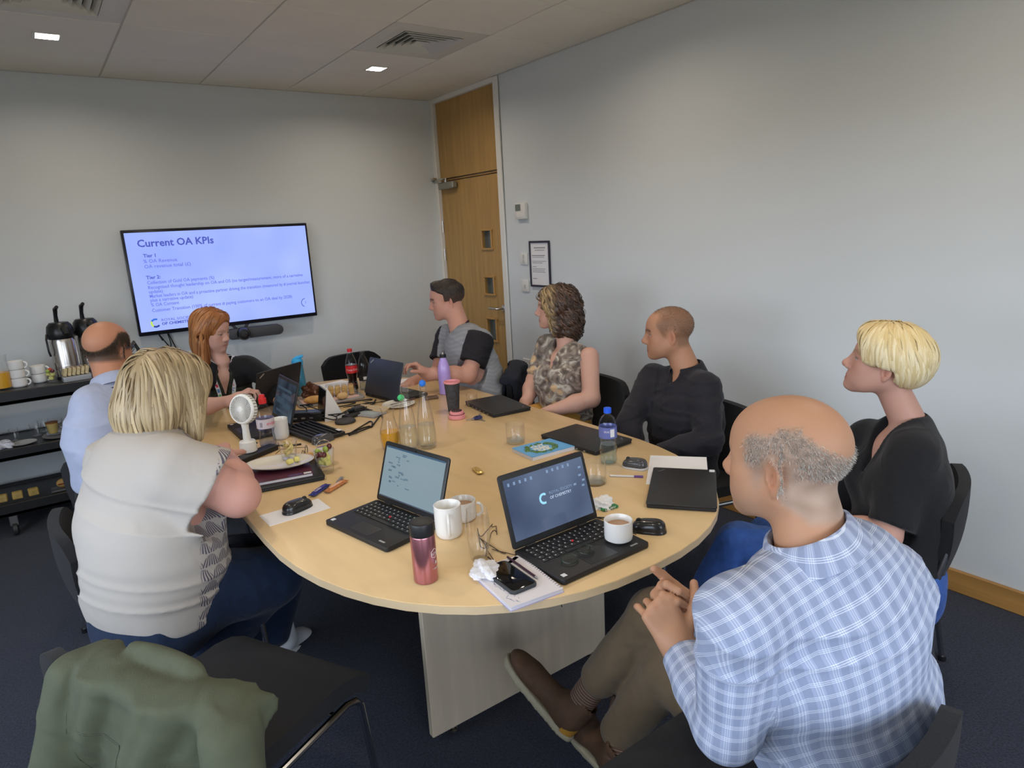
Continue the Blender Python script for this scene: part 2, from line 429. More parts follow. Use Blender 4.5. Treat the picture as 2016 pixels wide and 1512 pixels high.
# things on the right wall
m_plastic = mat('white plastic', (.72, .71, .67), .35)
t = thing('thermostat', 'white thermostat with grey display on the wall beside the door', 'thermostat', (0, -1.246, 1.735))
obj('body', MB().box((-.014, 0, 0), (.028, .125, .115), bev=.006, seg=2), m_plastic, t)
obj('display', MB().box((-.0285, .02, .025), (.002, .062, .046)), mat('lcd grey', (.16, .18, .16), .25), t)
obj('dial_panel', MB().box((-.0285, .005, -.03), (.003, .07, .03), bev=.002), m_plastic, t)
def switch(z, lab, n):
    t = thing('light_switch', lab, 'switch', (0, -1.243, z), 0, 'wall switches by the door')
    obj('plate', MB().box((-.005, 0, 0), (.010, .09, .088), bev=.004, seg=2), m_plastic, t)
    for k in range(n): obj('rocker', MB().box((-.012, 0, .018-.036*k if n > 1 else -.002), (.006, .016, .028), bev=.002), mat('switch rocker', (.5, .5, .47), .4), t)
switch(1.392, 'white two-gang light switch left of the notice, upper of the two', 2)
switch(1.192, 'white single light switch left of the notice, lower of the two', 1)
t = thing('wall_socket', 'white wall socket low behind the curly-haired woman', 'socket', (0, -1.215, .575))
obj('plate', MB().box((-.006, 0, 0), (.012, .09, .12), bev=.004), m_plastic, t)
t = thing('notice_frame', 'black framed printed notice on the wall beside the switches', 'notice', (0, -1.433, 1.356))
m_black = mat('black plastic', (.012, .012, .014), .4); m_paper = mat('white paper', (.78, .77, .78), .8)
f4 = MB()
for (cy, cz, dy, dz) in ((0, .157, .232, .014), (0, -.157, .232, .014), (.110, 0, .013, .30), (-.110, 0, .013, .30)): f4.box((-.008, cy, cz), (.016, dy, dz), bev=.003)
obj('frame', f4, mat('notice frame', (.02, .015, .03), .4), t); obj('sheet', MB().box((-.005, 0, 0), (.004, .208, .302)), m_paper, t)
m_ink = mat('grey print', (.30, .30, .33), .8)
pr_ = MB()
rnd = random.Random(4)
for z, w, h in ((.115, .13, .008), (.098, .11, .005), (.06, .15, .007), (.048, .14, .004), (.02, .16, .004), (.008, .12, .004), (-.02, .05, .004), (-.035, .15, .004), (-.046, .14, .004), (-.057, .15, .004), (-.105, .05, .005)):
    pr_.box((-.0075, .09-w/2 if z < .09 else 0, z), (.0008, w, h))
obj('print', pr_, m_ink, t)

# ---------------------------------------------------------------- wall screen
t = thing('wall_screen', 'large black wall-mounted screen showing a blue presentation slide', 'screen', (-1.829, 0, 1.3825))
W2, H2 = 1.257, .715
obj('casing', MB().box((0, -.052, 0), (W2, .045, H2), bev=.006, seg=2), mat('screen bezel', (.010, .010, .016), .25), t)
obj('wall_bracket', MB().box((0, -.016, 0), (.5, .03, .35)), m_black, t)
scr = mat('slide glow', (.27, .40, .95), .25)
nt = scr.node_tree; N = nt.nodes; L = nt.links; b = N['Principled BSDF']
tc = N.new('ShaderNodeTexCoord'); nz = N.new('ShaderNodeTexNoise'); nz.inputs['Scale'].default_value = 1.6; nz.inputs['Detail'].default_value = 2
L.new(tc.outputs['Object'], nz.inputs[0])
rp = N.new('ShaderNodeValToRGB'); rp.color_ramp.elements[0].position = .35; rp.color_ramp.elements[0].color = (.245, .335, .97, 1); rp.color_ramp.elements[1].position = .65; rp.color_ramp.elements[1].color = (.36, .46, 1.0, 1)
L.new(nz.outputs[0], rp.inputs[0]); b.inputs['Base Color'].default_value = (.02, .02, .02, 1)
L.new(rp.outputs[0], b.inputs['Emission Color']); b.inputs['Emission Strength'].default_value = 1.0
obj('display', MB().box((0, -.0755, .004), (W2-.032, .003, H2-.048)), scr, t)
def smat(name, c): return mat(name, c, .5, emit=1.0)
s_navy = smat('slide navy ink', (.045, .06, .30)); s_grey = smat('slide grey ink', (.09, .115, .42))
def st(body, x, z, size, m=s_grey, bold=0., sx=1.): return text(body, size, m, 'slide_text', t, (x, -.0775, z), (R(90), 0, 0), bold=bold or .0004, sx=sx)
st('Current OA KPIs', -.545, .243, .068, s_navy, .0016)
st('Tier 1', -.52, .172, .033, s_navy, .0008)
st('% OA Revenue', -.525, .135, .034); st('OA revenue total (£)', -.525, .100, .034)
st('Tier 2:', -.525, .026, .033, s_navy, .0008)
for k, l in enumerate(['Collection of Gold OA payments (%)', 'Recognised thought leadership on OA and OS (no target/measurement, more of a narrative', 'update)', 'Market leaders in OA and a proactive partner driving the transition (measured by # journal launches', 'plus a narrative update)', '% OA Content', 'Customer Transition (100% of current # paying customers to an OA deal by 2028)']):
    st(l, -.525, -.008-[0, .033, .062, .092, .120, .152, .190][k], .032, sx=.86 if len(l) > 95 else .9)
lg = MB(); lg.add([], [])
def arc(mb, cx, cz, r, a0, a1, w, y=-.0778, n=20):
    P = []
    for k in range(n+1):
        a = R(a0+(a1-a0)*k/n); P.append([(cx+(r-w/2)*math.cos(a), y, cz+(r-w/2)*math.sin(a)), (cx+(r+w/2)*math.cos(a), y, cz+(r+w/2)*math.sin(a))])
    mb.grid(P)
a1 = MB(); arc(a1, -.515, -.275, .026, 60, 150, .012); obj('logo_arc', a1, smat('logo blue', (.02, .10, .45)), t)
a2 = MB(); arc(a2, -.515, -.275, .026, 150, 235, .012); obj('logo_arc', a2, smat('logo green', (.35, .5, .06)), t)
a3 = MB(); arc(a3, -.515, -.275, .026, 235, 320, .012); obj('logo_arc', a3, smat('logo navy', (.01, .03, .20)), t)
st('ROYAL SOCIETY', -.478, -.268, .026, sx=1.1); st('OF CHEMISTRY', -.478, -.294, .026, s_navy, .0008, 1.1)
a4 = MB(); arc(a4, .545, -.245, .032, 95, 250, .005); obj('logo_arc', a4, s_navy, t); st('2', .54, -.25, .02)
# video bar below the screen
t = thing('video_bar', 'dark grey conference camera bar hung below the wall screen', 'webcam', (-1.70, -.11, .965), R(-4))
obj('body', MB().prism(rrect(.40, .075, .037, 8), -.035, .035, .004, M=Matrix.Rotation(R(90), 4, 'X')), mat('camera grey', (.05, .05, .055), .55), t)
le = MB(); le.lathe([(.046, 0), (.046, .035), (.038, .05), (.03, .05), (.026, .042)], (-.09, -.03, 0), 28, axis='Y', M=Matrix.Rotation(PI, 3, 'X')); obj('lens', le, mat('lens black', (.006, .006, .007), .12), t)
br = MB(); br.box((-.055, .04, .035), (.022, .008, .07), M=Matrix.Rotation(R(30), 3, 'Y')); br.box((-.125, .04, .035), (.022, .008, .07), M=Matrix.Rotation(R(-35), 3, 'Y')); obj('bracket', br, m_black, t)
m_cable = mat('black cable', (.01, .01, .011), .45)
def cable(name, label, pts, r=.0028, m=None, group=None):
    P = [Vector(p) for p in pts]; out = []
    for i in range(len(P)-1):
        p0 = P[max(i-1, 0)]; p1 = P[i]; p2 = P[i+1]; p3 = P[min(i+2, len(P)-1)]
        for k in range(7):
            u = k/7; out.append(.5*((2*p1)+(p2-p0)*u+(2*p0-5*p1+4*p2-p3)*u*u+(3*p1-3*p2+p0-p3)*u**3))
    out.append(P[-1])
    o = obj(name, MB().tube(out, r, 6), m or m_cable)
    return tag(o, label, 'cable', group)
cable('cable', 'thin dark cable dropping from the lower left edge of the wall screen', [(-2.32, -.03, 1.05), (-2.32, -.04, .99), (-2.28, -.02, .93), (-2.22, -.012, .86), (-2.2, -.012, .6)], .004)
cable('cable', 'thin grey cable dropping from the screen behind the redhead', [(-2.02, -.03, 1.05), (-2.03, -.03, .95), (-2.06, -.012, .86), (-2.07, -.012, .6)], .004, mat('grey cable', (.06, .06, .07), .5))
# ---------------------------------------------------------------- the conference table
TZ = .73
def table_outline(n=26):
    out = []
    for s in (-1, 1):
        for k in range(n+1):
            a = PI*k/n if s < 0 else PI+PI*k/n
            c, q = math.cos(a), abs(math.sin(a))
            x = .757*math.copysign(abs(c)**(2/2.3), c); y = .9*q**(2/2.3)
            out.append((x, (-.60-y) if s < 0 else (.60+y)))
    return out
TC = (-1.797, -2.65)
m_maple = mat('maple laminate', (.70, .50, .265), .26, var=.07, vscale=5, stretch=(3, .6, 1), spec=.4)
nt = m_maple.node_tree
m_edge = mat('maple edging', (.62, .47, .29), .4, var=.05, vscale=10)
t = thing('conference_table', 'long light maple conference table with rounded ends and slab legs', 'table', (TC[0], TC[1], 0))
o = table_outline(); o = [p for i, p in enumerate(o) if i == 0 or (abs(p[0]-o[i-1][0])+abs(p[1]-o[i-1][1])) > 1e-5]
if abs(o[0][0]-o[-1][0])+abs(o[0][1]-o[-1][1]) < 1e-5: o = o[:-1]
obj('tabletop', MB().prism(o, TZ-.024, TZ, .0015), m_maple, t)
oe = [(p[0]*1.0018, p[1]*1.0008) for p in o]
obj('edge_band', MB().prism(oe, TZ-.0235, TZ-.0022), m_edge, t)
m_leg = mat('maple leg panel', (.56, .47, .36), .45, var=.10, vscale=4, stretch=(6, 6, .7))
for y in (-.91, .91):
    lg = MB().box((-.02, y, .363), (.765, .026, .686), bev=.002); o = obj('leg_panel', lg, m_leg, t)
    for x in (-.32, .29): obj('levelling_foot', MB().lathe([(.014, 0), (.014, .006), (.005, .01), (.005, .022)], (x, y, 0), 12), m_chrome, o)
obj('spine_panel', MB().box((-.03, 0, .46), (.026, 1.79, .46), bev=.002), m_leg, t)

# ---------------------------------------------------------------- chairs
m_fab = mat('black chair fabric', (.012, .012, .014), .9, bump=.5, bscale=700, spec=.2, sheen=.08, var=.3, vscale=300)
m_cr = mat('chrome tube', (.55, .55, .56), .18, metal=1)
m_shell = mat('black chair shell', (.010, .010, .011), .35)
def make_chair(label):
    """front is +Y; origin on the floor under the seat centre"""
    t = thing('stacking_chair', label, 'chair', (0, 0, 0), 0, 'black upholstered stacking chairs')
    P = []
    for i in range(11):
        v = i/10; row = []
        for j in range(11):
            u = j/10*2-1; x = u*.235*(1-.08*v*0); y = -.20+.44*v
            z = .465 - .012*(1-u*u)*(1-abs(2*v-1)**3) - (.035*max(0, (v-.8)/.2)**2)
            row.append((x*(1-.06*(1-v)), y, z))
        P.append(row)
    obj('seat', MB().slab(P, .045), m_fab, t)
    P = []
    for i in range(11):
        v = i/10; row = []
        for j in range(13):
            u = j/12*2-1; e = max(0, (abs(u)-.55)/.45)**2.2
            row.append((u*.222*(1-.06*(1-v)), -.225-.055*v-.02*math.sin(v*PI)+.040*u*u, .47+.02*e+(.325-.075*e)*v))
        P.append(row)
    o = MB().slab(P, .032); obj('backrest', o, m_fab, t)
    for s in (-1, 1):
        obj('leg', MB().tube([(s*.255, .24, 0), (s*.232, .215, .41), (s*.23, .20, .43), (s*.225, .17, .437), (s*.225, -.12, .432), (s*.235, -.20, .43)], .0095, 10), m_cr, t)
        obj('leg', MB().tube([(s*.255, -.30, 0), (s*.243, -.235, .40), (s*.238, -.225, .46), (s*.226, -.240, .55), (s*.214, -.262, .64)], .0095, 10), m_cr, t)
    obj('stretcher', MB().tube([(-.225, .14, .425), (.225, .14, .425)], .007, 8), m_cr, t)
    for s in (-1, 1):
        for y in (.24, -.30): obj('foot_cap', MB().lathe([(.013, 0), (.013, .02)], (s*.255, y, 0), 10), m_black, t)
    return t
def face(vx, vy): return math.atan2(vy, vx)-PI/2
chair0 = make_chair('black chair nearest the camera with the olive jacket over its back')
CH = [
 ((-2.785, -3.65), (.88, .47), None),
 ((-2.78, -2.83), (1, .0), 'black chair under the woman in the white top'),
 ((-2.03, -4.615), (.0, 1), 'black chair under the balding man in the checked shirt'),
 ((-.89, -4.22), (-.38, .92), 'black chair under the short-haired blonde woman in black'),
 ((-.80, -3.38), (-.97, .25), 'black chair under the man in the black shirt'),
 ((-.80, -2.60), (-.98, .15), 'black chair under the curly-haired woman in the floral blouse'),
 ((-.93, -1.88), (-.75, .65), 'black chair under the man in the grey T-shirt, jacket over its back'),
 ((-2.12, -.98), (.1, -1), 'black chair under the red-haired woman'),
 ((-1.20, -.98), (.05, -1), 'empty black chair at the far end of the table behind the bottles'),
 ((-2.68, -2.02), (.75, .66), 'black chair under the bald man in the pale blue shirt'),
]
for k, (p, f, lab) in enumerate(CH):
    if k == 0: chair0.location = (*p, 0); chair0.rotation_euler = (0, 0, face(*f))
    else: dup(chair0, (*p, 0), face(*f), lab)
# ---------------------------------------------------------------- laptops
m_lap = mat('laptop black', (.016, .016, .017), .42, bump=.08, bscale=900)
m_lap2 = mat('laptop deck black', (.013, .013, .014), .5)
m_key = mat('key black', (.010, .010, .011), .35)
m_legend = mat('key legend', (.62, .62, .60), .5)
m_lidblue = mat('blue black lid', (.030, .036, .052), .38, bump=.1, bscale=120)
m_silver = mat('silver badge', (.55, .55, .55), .3, metal=.8)
m_red = mat('red rubber', (.55, .02, .03), .5)
m_sticker = mat('pale sticker', (.70, .71, .74), .5)
def screen_mat(name, c1, c2, scale=3.0, strength=.6, rough=.12):
    m = bpy.data.materials.new(name); m.use_nodes = True; N = m.node_tree.nodes; L = m.node_tree.links; b = N['Principled BSDF']
    b.inputs['Base Color'].default_value = (.01, .01, .012, 1); b.inputs['Roughness'].default_value = rough
    tc = N.new('ShaderNodeTexCoord'); n = N.new('ShaderNodeTexNoise'); n.inputs['Scale'].default_value = scale; n.inputs['Detail'].default_value = 2; L.new(tc.outputs['Object'], n.inputs[0])
    r = N.new('ShaderNodeValToRGB'); r.color_ramp.elements[0].color = (*c1, 1); r.color_ramp.elements[1].color = (*c2, 1); r.color_ramp.elements[0].position = .3; r.color_ramp.elements[1].position = .7
    L.new(n.outputs[0], r.inputs[0]); L.new(r.outputs[0], b.inputs['Emission Color']); b.inputs['Emission Strength'].default_value = strength
    return m
def laptop(label, x, y, r, tilt, w=.32, d=.222, scr=None, keys='parts', lidm=None, deck=None, badge=True, z=TZ, group=None):
    """local frame: hinge along X at the origin, keyboard toward -Y"""
    t = thing('laptop', label, 'laptop', (x, y, z), r-PI/2, group)
    lm = lidm or m_lap; dk = deck or m_lap2
    obj('base', MB().prism(rrect(w, d, .010, 4, 0, -d/2), .002, .017, .002), dk, t)
    kb = obj('keyboard', MB().box((0, -.065, .0168), (w*.88, .102, .001)), m_key, t)
    rows = [(14, .0), (14, .0), (13, .1), (12, .3), (9, 0)]; kw = w*.87/14.2; kh = .0185
    pts = []
    for ri, (n, off) in enumerate(rows):
        tot = w*.87; ww = tot/n
        for k in range(n):
            wid = ww
            if ri == 4:
                seq = [1, 1, 1, 1, 5, 1, 1, 1.2, 1.2]; s_ = sum(seq); wid = tot*seq[k]/s_; cx = -tot/2+tot*sum(seq[:k])/s_+wid/2
            else: cx = -tot/2+ww*(k+.5)
            pts.append((cx, -.023-ri*kh-.0045, wid-.0028, kh-.003))
    if keys == 'parts':
        cache = {}
        for (cx, cy, a, b) in pts:
            q = (round(a, 4), round(b, 4))
            if q not in cache:
                o = obj('key', MB().box((0, 0, .001), (a, b, .0022), bev=.0009), m_key, kb); cache[q] = o.data
            else:
                o = bpy.data.objects.new('key', cache[q]); COL.objects.link(o); o.parent = kb
            o.location = (cx, cy, .0172)
        lg = MB()
        for (cx, cy, a, b) in pts:
            if a < .03: lg.box((cx-.002, cy+.002, .0196), (.0035, .0042, .0002))
        tag(obj('key_legends', lg, m_legend, kb), kind='stuff')
    else:
        kk = MB()
        for (cx, cy, a, b) in pts: kk.box((cx, cy, .018), (a, b, .002))
        tag(obj('keys', kk, m_key, kb), kind='stuff')
    obj('pointing_stick', MB().lathe([(.0035, 0), (.004, .003), (.003, .005)], (.0, -.068, .0175), 10), m_red, t)
    obj('touchpad', MB().box((0, -d+.042, .0172), (.10, .056, .0006)), mat('touchpad', (.02, .02, .022), .3), t)
    if badge: obj('palm_badge', MB().box((w*.36, -d+.018, .0174), (.026, .006, .0008)), m_silver, t); obj('sticker', MB().box((-w*.44, -d+.02, .0174), (.014, .014, .0005)), m_sticker, t)
    # lid
    M = Matrix.Rotation(-tilt, 4, 'X')
    ld = MB(); ld.prism(rrect(w, d*.98, .009, 4, 0, d*.49), -.0035, .0035, .0015, M=M @ Matrix.Rotation(R(90), 4, 'X'))
    lid = obj('lid', ld, lm, t, loc=(0, 0, .018))
    hg = MB(); hg.cyl((-w*.36, 0, .014), (-w*.26, 0, .014), .006, n=10); obj('hinge', hg, m_lap2, t)
    hg = MB(); hg.cyl((w*.26, 0, .014), (w*.36, 0, .014), .006, n=10); obj('hinge', hg, m_lap2, t)
    MD = M @ Matrix.Translation((0, -.0040, .0))
    sb = MB()
    def onscreen(mb, cx, cz, a, b, y=-.0008, th=.0006): 
        c = M @ Vector((cx, -.0038+y, cz)); mb.box(c, (a, th, b), M=M)
    onscreen(sb, 0, d*.50, w-.024, d*.98-.036)
    obj('display', sb, scr or m_key, lid)
    cm = MB(); onscreen(cm, 0, d*.98-.008, .006, .004); obj('webcam', cm, mat('lens black', (.006, .006, .007), .12), lid)
    bd = MB(); c = M @ Vector((w*.40, .0042, d*.88)); bd.box(c, (.034, .0006, .008), M=M @ Matrix.Rotation(R(38), 4, 'Y')); obj('lid_badge', bd, m_silver, lid)
    return t, lid, M, onscreen
s1 = screen_mat('document screen', (.19, .27, .31), (.22, .30, .34), 2, .95)
t1, lid1, M1, on1 = laptop('open black laptop showing a grey-blue document, beside the pink flask', -2.141, -3.412, .207, .321, .321, .205, s1)
mb = MB(); on1(mb, 0, .185, .29, .006, -.0014); obj('toolbar', mb, mat('toolbar navy', (.02, .05, .09), .5, emit=.5), lid1)
mb = MB(); rnd = random.Random(7)
for k in range(26): on1(mb, -.12+rnd.random()*.11, .06+rnd.random()*.11, .006+rnd.random()*.018, .003+rnd.random()*.004, -.0014)
tag(obj('document_text', mb, mat('document ink', (.07, .11, .14), .5, emit=.6), lid1), kind='stuff')
mb = MB(); on1(mb, 0, .020, .29, .004, -.0014); obj('taskbar', mb, mat('taskbar', (.04, .05, .07), .5, emit=.5), lid1)
s2 = screen_mat('desktop screen with painted glare', (.018, .035, .085), (.16, .21, .33), 3.2, .9, .08)  # dark blue desktop; its paler glow is raised to imitate the window's reflection
t2, lid2, M2, on2 = laptop('open black laptop with a dark blue desktop, cup and spectacles on its deck', -1.886, -3.866, 1.575, .299, .316, .214, s2)
m_icon = mat('desktop icons', (.13, .19, .29), .5, emit=.7)
for k in range(5):
    mb = MB(); on2(mb, -.13+.02*k, .178, .007, .009, -.0014); obj('icon', mb, m_icon, lid2)
    mb = MB(); on2(mb, .01+.02*k, .182, .007, .009, -.0014); obj('icon', mb, m_icon, lid2)
for q in ((.13, .165), (.125, .142), (.135, .125), (.10, .12), (.13, .11)):
    mb = MB(); on2(mb, *q, .010, .006, -.0014); obj('icon', mb, m_icon, lid2)
def screen_text(lid, M, body, cx, cz, size, m): 
    o = text(body, size, m, 'screen_text', None, ext=.0001); o.parent = lid; o.matrix_local = M @ Matrix.Translation((cx, -.0052, cz)) @ Matrix.Rotation(R(90), 4, 'X')
screen_text(lid2, M2, 'ROYAL SOCIETY', .0, .116, .012, m_icon); screen_text(lid2, M2, 'OF CHEMISTRY', .0, .102, .012, mat('pale screen text', (.35, .42, .52), .5, emit=.8))
mb = MB()
for k in range(13):
    a = R(60+260*k/14); P = M2 @ Vector((-.022+.013*math.cos(a), -.0052, .110+.013*math.sin(a))); mb.box(P, (.006, .0006, .006), M=M2)
obj('logo_arc', mb, mat('screen logo', (.20, .42, .52), .5, emit=.9), lid2)
s3 = screen_mat('dim screen', (.010, .016, .026), (.045, .070, .10), 9, .8, .10)
t3, lid3, M3, on3 = laptop('open black laptop with a dim blue screen facing the bald man in pale blue', -2.117, -2.011, -.015, .300, .32, .222, s3, keys='stuff')
mb = MB()
for k, (cx, cz, a, b) in enumerate(((-.02, .16, .22, .012), (.03, .13, .14, .02), (-.05, .10, .12, .03), (.05, .085, .12, .022), (0, .05, .2, .012))): on3(mb, cx, cz, a, b, -.0014)
tag(obj('screen_panels', mb, mat('screen panels', (.03, .05, .075), .3, emit=.6), lid3), kind='stuff')
laptop('open dark laptop lid seen from behind, in front of the red-haired woman', -2.0, -1.544, -1.098, .302, .322, .209, s3, keys='stuff')
laptop('open blue-black laptop held by the man in the grey T-shirt', -1.534, -1.901, 3.301, -.301, .32, .21, s3, keys='stuff', lidm=m_lidblue)
def closed_laptop(label, pts, z=TZ, th=.019):
    (ax, ay), (bx, by), (cx, cy), (dx, dy) = pts
    c = ((ax+bx+cx+dx)/4, (ay+by+cy+dy)/4); w = (math.hypot(bx-ax, by-ay)+math.hypot(cx-dx, cy-dy))/2; d = (math.hypot(dx-ax, dy-ay)+math.hypot(cx-bx, cy-by))/2
    rz = math.atan2(by-ay, bx-ax)
    t = thing('laptop', label, 'laptop', (c[0], c[1], z), rz, 'closed black laptops')
    obj('base', MB().prism(rrect(w-.004, d-.004, .008), .001, th*.55, .002), m_lap2, t)
    obj('lid', MB().prism(rrect(w, d, .009), th*.58, th, .002), m_lap, t)
    obj('lid_badge', MB().box((w*.40, d*.36, th+.0003), (.030, .007, .0006), rz=R(-40)), mat('dark badge', (.12, .12, .12), .35, metal=.6), t)
    pt = MB()
    for k in range(6): pt.box((-w*.35+k*w*.13, -d/2+.001, th*.3), (.010, .002, .004))
    obj('ports', pt, m_silver, t)
    return t
tb = closed_laptop('closed black laptop lying on the white sheet at the right end of the table', [(-1.409-.0, -4.062), (-1.158, -3.863), (-1.278, -3.679), (-1.536, -3.888)])
tb = bpy.data.objects[tb.name]
obj('sticker', MB().box((.15, -.095, .0195), (.022, .018, .0005)), m_sticker, tb)
closed_laptop('closed black laptop behind the blue-capped water bottle', [(-1.337, -3.091), (-1.318, -3.425), (-1.105, -3.40), (-1.119, -3.07)])
closed_laptop('closed black laptop beside the bunch of keys and pink lid', [(-1.26, -2.36), (-1.301, -2.70), (-1.075, -2.673), (-1.06, -2.36)])
tag(obj('paper_sheet', MB().box((-1.21, -3.735, TZ+.0006), (.21, .297, .0012), rz=R(-50)), m_paper), 'white sheets half under the closed laptop at the right end', 'paper')
# closed laptop stack under the plate
tl = thing('laptop', 'closed black laptop under the dark book and the oval plate', 'laptop', (-2.365, -2.77, TZ), R(-38+90-62), 'closed black laptops')
obj('base', MB().prism(rrect(.315, .215, .008), .001, .010, .002), m_lap2, tl); obj('lid', MB().prism(rrect(.32, .22, .009), .0105, .019, .002), m_lap, tl)
tk = thing('book', 'dark maroon covered book on the closed laptop under the plate', 'book', (-2.375, -2.765, TZ+.0195), R(-12))
obj('pages', MB().box((0, 0, .006), (.262, .176, .010)), m_paper, tk); cv = MB(); cv.box((0, .001, .0005), (.27, .184, .001)); cv.box((0, .001, .0115), (.27, .184, .001)); cv.box((0, .0925, .006), (.27, .001, .012)); obj('cover', cv, mat('maroon cover', (.09, .015, .035), .35), tk)
obj('label', MB().box((.115, -.075, .0123), (.028, .016, .0006)), m_sticker, tk)
obj('purple_print', MB().box((.07, -.075, .0121), (.05, .02, .0004)), mat('purple print', (.10, .05, .16), .4), tk)

# ---------------------------------------------------------------- mugs, glasses, bottles
m_china = mat('white china', (.78, .77, .74), .18, spec=.6)
m_tea = mat('milky tea', (.42, .24, .13), .15)
m_glass = glass_mat('clear glass'); m_pet = glass_mat('clear plastic', (.97, .985, 1)); m_water = glass_mat('water', (.93, .97, .98))
def cup(label, x, y, r, h, hang, z=TZ, tea=True, handle=True, wall=.0035, hr=.022, name='mug', foot=.85, group='white mugs on the table'):
    t = thing(name, label, 'cup', (x, y, z), hang, group)
    pr = [(r*foot*.9, 0), (r*foot, .003), (r*.97, h*.12), (r, h*.25), (r, h), (r-wall*.5, h+.001), (r-wall, h-.001), (r-wall, h*.2), (r*.6, .006), (0.0005, .005)]
    obj('body', MB().lathe(pr, n=40, cap1=True), m_china, t, smooth=50)
    if handle:
        P = []
        for k in range(15):
            a = R(-80+160*k/14); P.append((r-.003+hr*1.05*max(0, math.cos(a))**.8, 0, h*.52+h*.33*math.sin(a)))
        mb = MB(); mb.tube(P, .0048, 10); obj('handle', mb, m_china, t)
    if tea: obj('tea', MB().lathe([(0.0005, h*.72), (r-wall-.0005, h*.72)], n=32, cap0=False, cap1=False), m_tea, t)
    return t
cup('tall white mug with its handle toward the camera, behind the pink flask', -2.112, -3.630, .041, .10, R(-118), tea=False)
cup('short white mug of milky tea behind the tall white mug', -2.020, -3.560, .043, .065, R(-38))
cup('handleless-looking white cup standing on the laptop deck', -1.782, -4.012, .040, .062, R(45), z=TZ+.0175, handle=False, foot=.78)
cup('tall white mug behind the red-capped water bottle', -2.185, -2.228, .037, .095, R(60), tea=False)
def tumbler(label, x, y, r, h, z=TZ, water=.3, name='drinking_glass', rt=None, group='clear drinking glasses'):
    t = thing(name, label, 'glass', (x, y, z), 0, group)
    rt = rt or r
    obj('glass', MB().lathe([(r*.9, 0), (r, .004), (rt, h), (rt-.0018, h), (r-.0022, .010), (.0005, .009)], n=32), m_glass, t, smooth=50)
    if water: obj('water', MB().lathe([(.0005, .0095), (r-.003, .0105), (r+(rt-r)*water-.003, h*water), (.0005, h*water)], n=32), m_water, t, smooth=50)
    return t
tumbler('low clear glass beside the blue notebook', -1.445, -3.055, .040, .085, water=.22)
tumbler('low clear glass in front of the blue-capped water bottle', -1.512, -3.622, .040, .085, water=.2)
t = thing('drinking_glass', 'tall curved clear glass beside the tea mugs', 'glass', (-2.123, -3.815, TZ), 0, 'clear drinking glasses')
obj('glass', MB().lathe([(.020, 0), (.024, .003), (.031, .05), (.034, .085), (.033, .12), (.029, .15), (.0275, .15), (.0312, .12), (.032, .085), (.029, .05), (.021, .014), (.0005, .012)], n=36), m_glass, t, smooth=50)
t = thing('drinking_glass', 'small clear glass beside the blue sports bottle', 'glass', (-1.878, -1.60, TZ), 0, 'clear drinking glasses')
obj('glass', MB().lathe([(.030, 0), (.034, .003), (.036, .07), (.034, .07), (.032, .009), (.0005, .008)], n=28), m_glass, t, smooth=50)
t = thing('drinking_glass', 'small clear glass behind the black tumbler', 'glass', (-1.245, -2.395, TZ), 0, 'clear drinking glasses')
obj('glass', MB().lathe([(.022, 0), (.026, .003), (.030, .06), (.028, .06), (.024, .009), (.0005, .008)], n=28), m_glass, t, smooth=50)
# pink flask
t = thing('vacuum_flask', 'metallic pink vacuum flask with a black cap at the table edge', 'flask', (-2.292, -3.815, TZ))
m_pink = mat('metallic pink', (.50, .20, .23), .25, metal=.85)
obj('body', MB().lathe([(.029, 0), (.0315, .002), (.0325, .006), (.0325, .128), (.0315, .131)], n=40), m_pink, t)
obj('cap', MB().lathe([(.0322, 0), (.0325, .002), (.0325, .030), (.031, .034), (.026, .0355), (.0005, .034)], (0, 0, .1315), n=40), m_black, t)
m_wprint = mat('white print', (.75, .70, .68), .5)
def wrap_text(body, r, z, size, ang, m, parent, name='print', vertical=False):
    o = text(body, size, m, name, None, align='CENTER', ext=.0001)
    for v in o.data.vertices:
        a = ang + v.co.x/r; rr = r+.0004+v.co.z; zz = z+v.co.y
        v.co = (rr*math.cos(a), rr*math.sin(a), zz)
    o.parent = parent; return o
hx = MB(); A = R(-62)
P = []
for k in range(7):
    a = R(60*k+30); P.append((.0329*math.cos(A+.013*math.cos(a)/.0329), .0329*math.sin(A+.013*math.cos(a)/.0329), .082+.013*math.sin(a)))
hx.tube(P, .0006, 6); obj('emblem', hx, m_wprint, t); wrap_text('FLOW', .0326, .0785, .008, A, m_wprint, t); wrap_text('&', .0326, .052, .014, A+.1, m_wprint, t); wrap_text('• 350 ml', .0326, .038, .006, A, m_wprint, t)
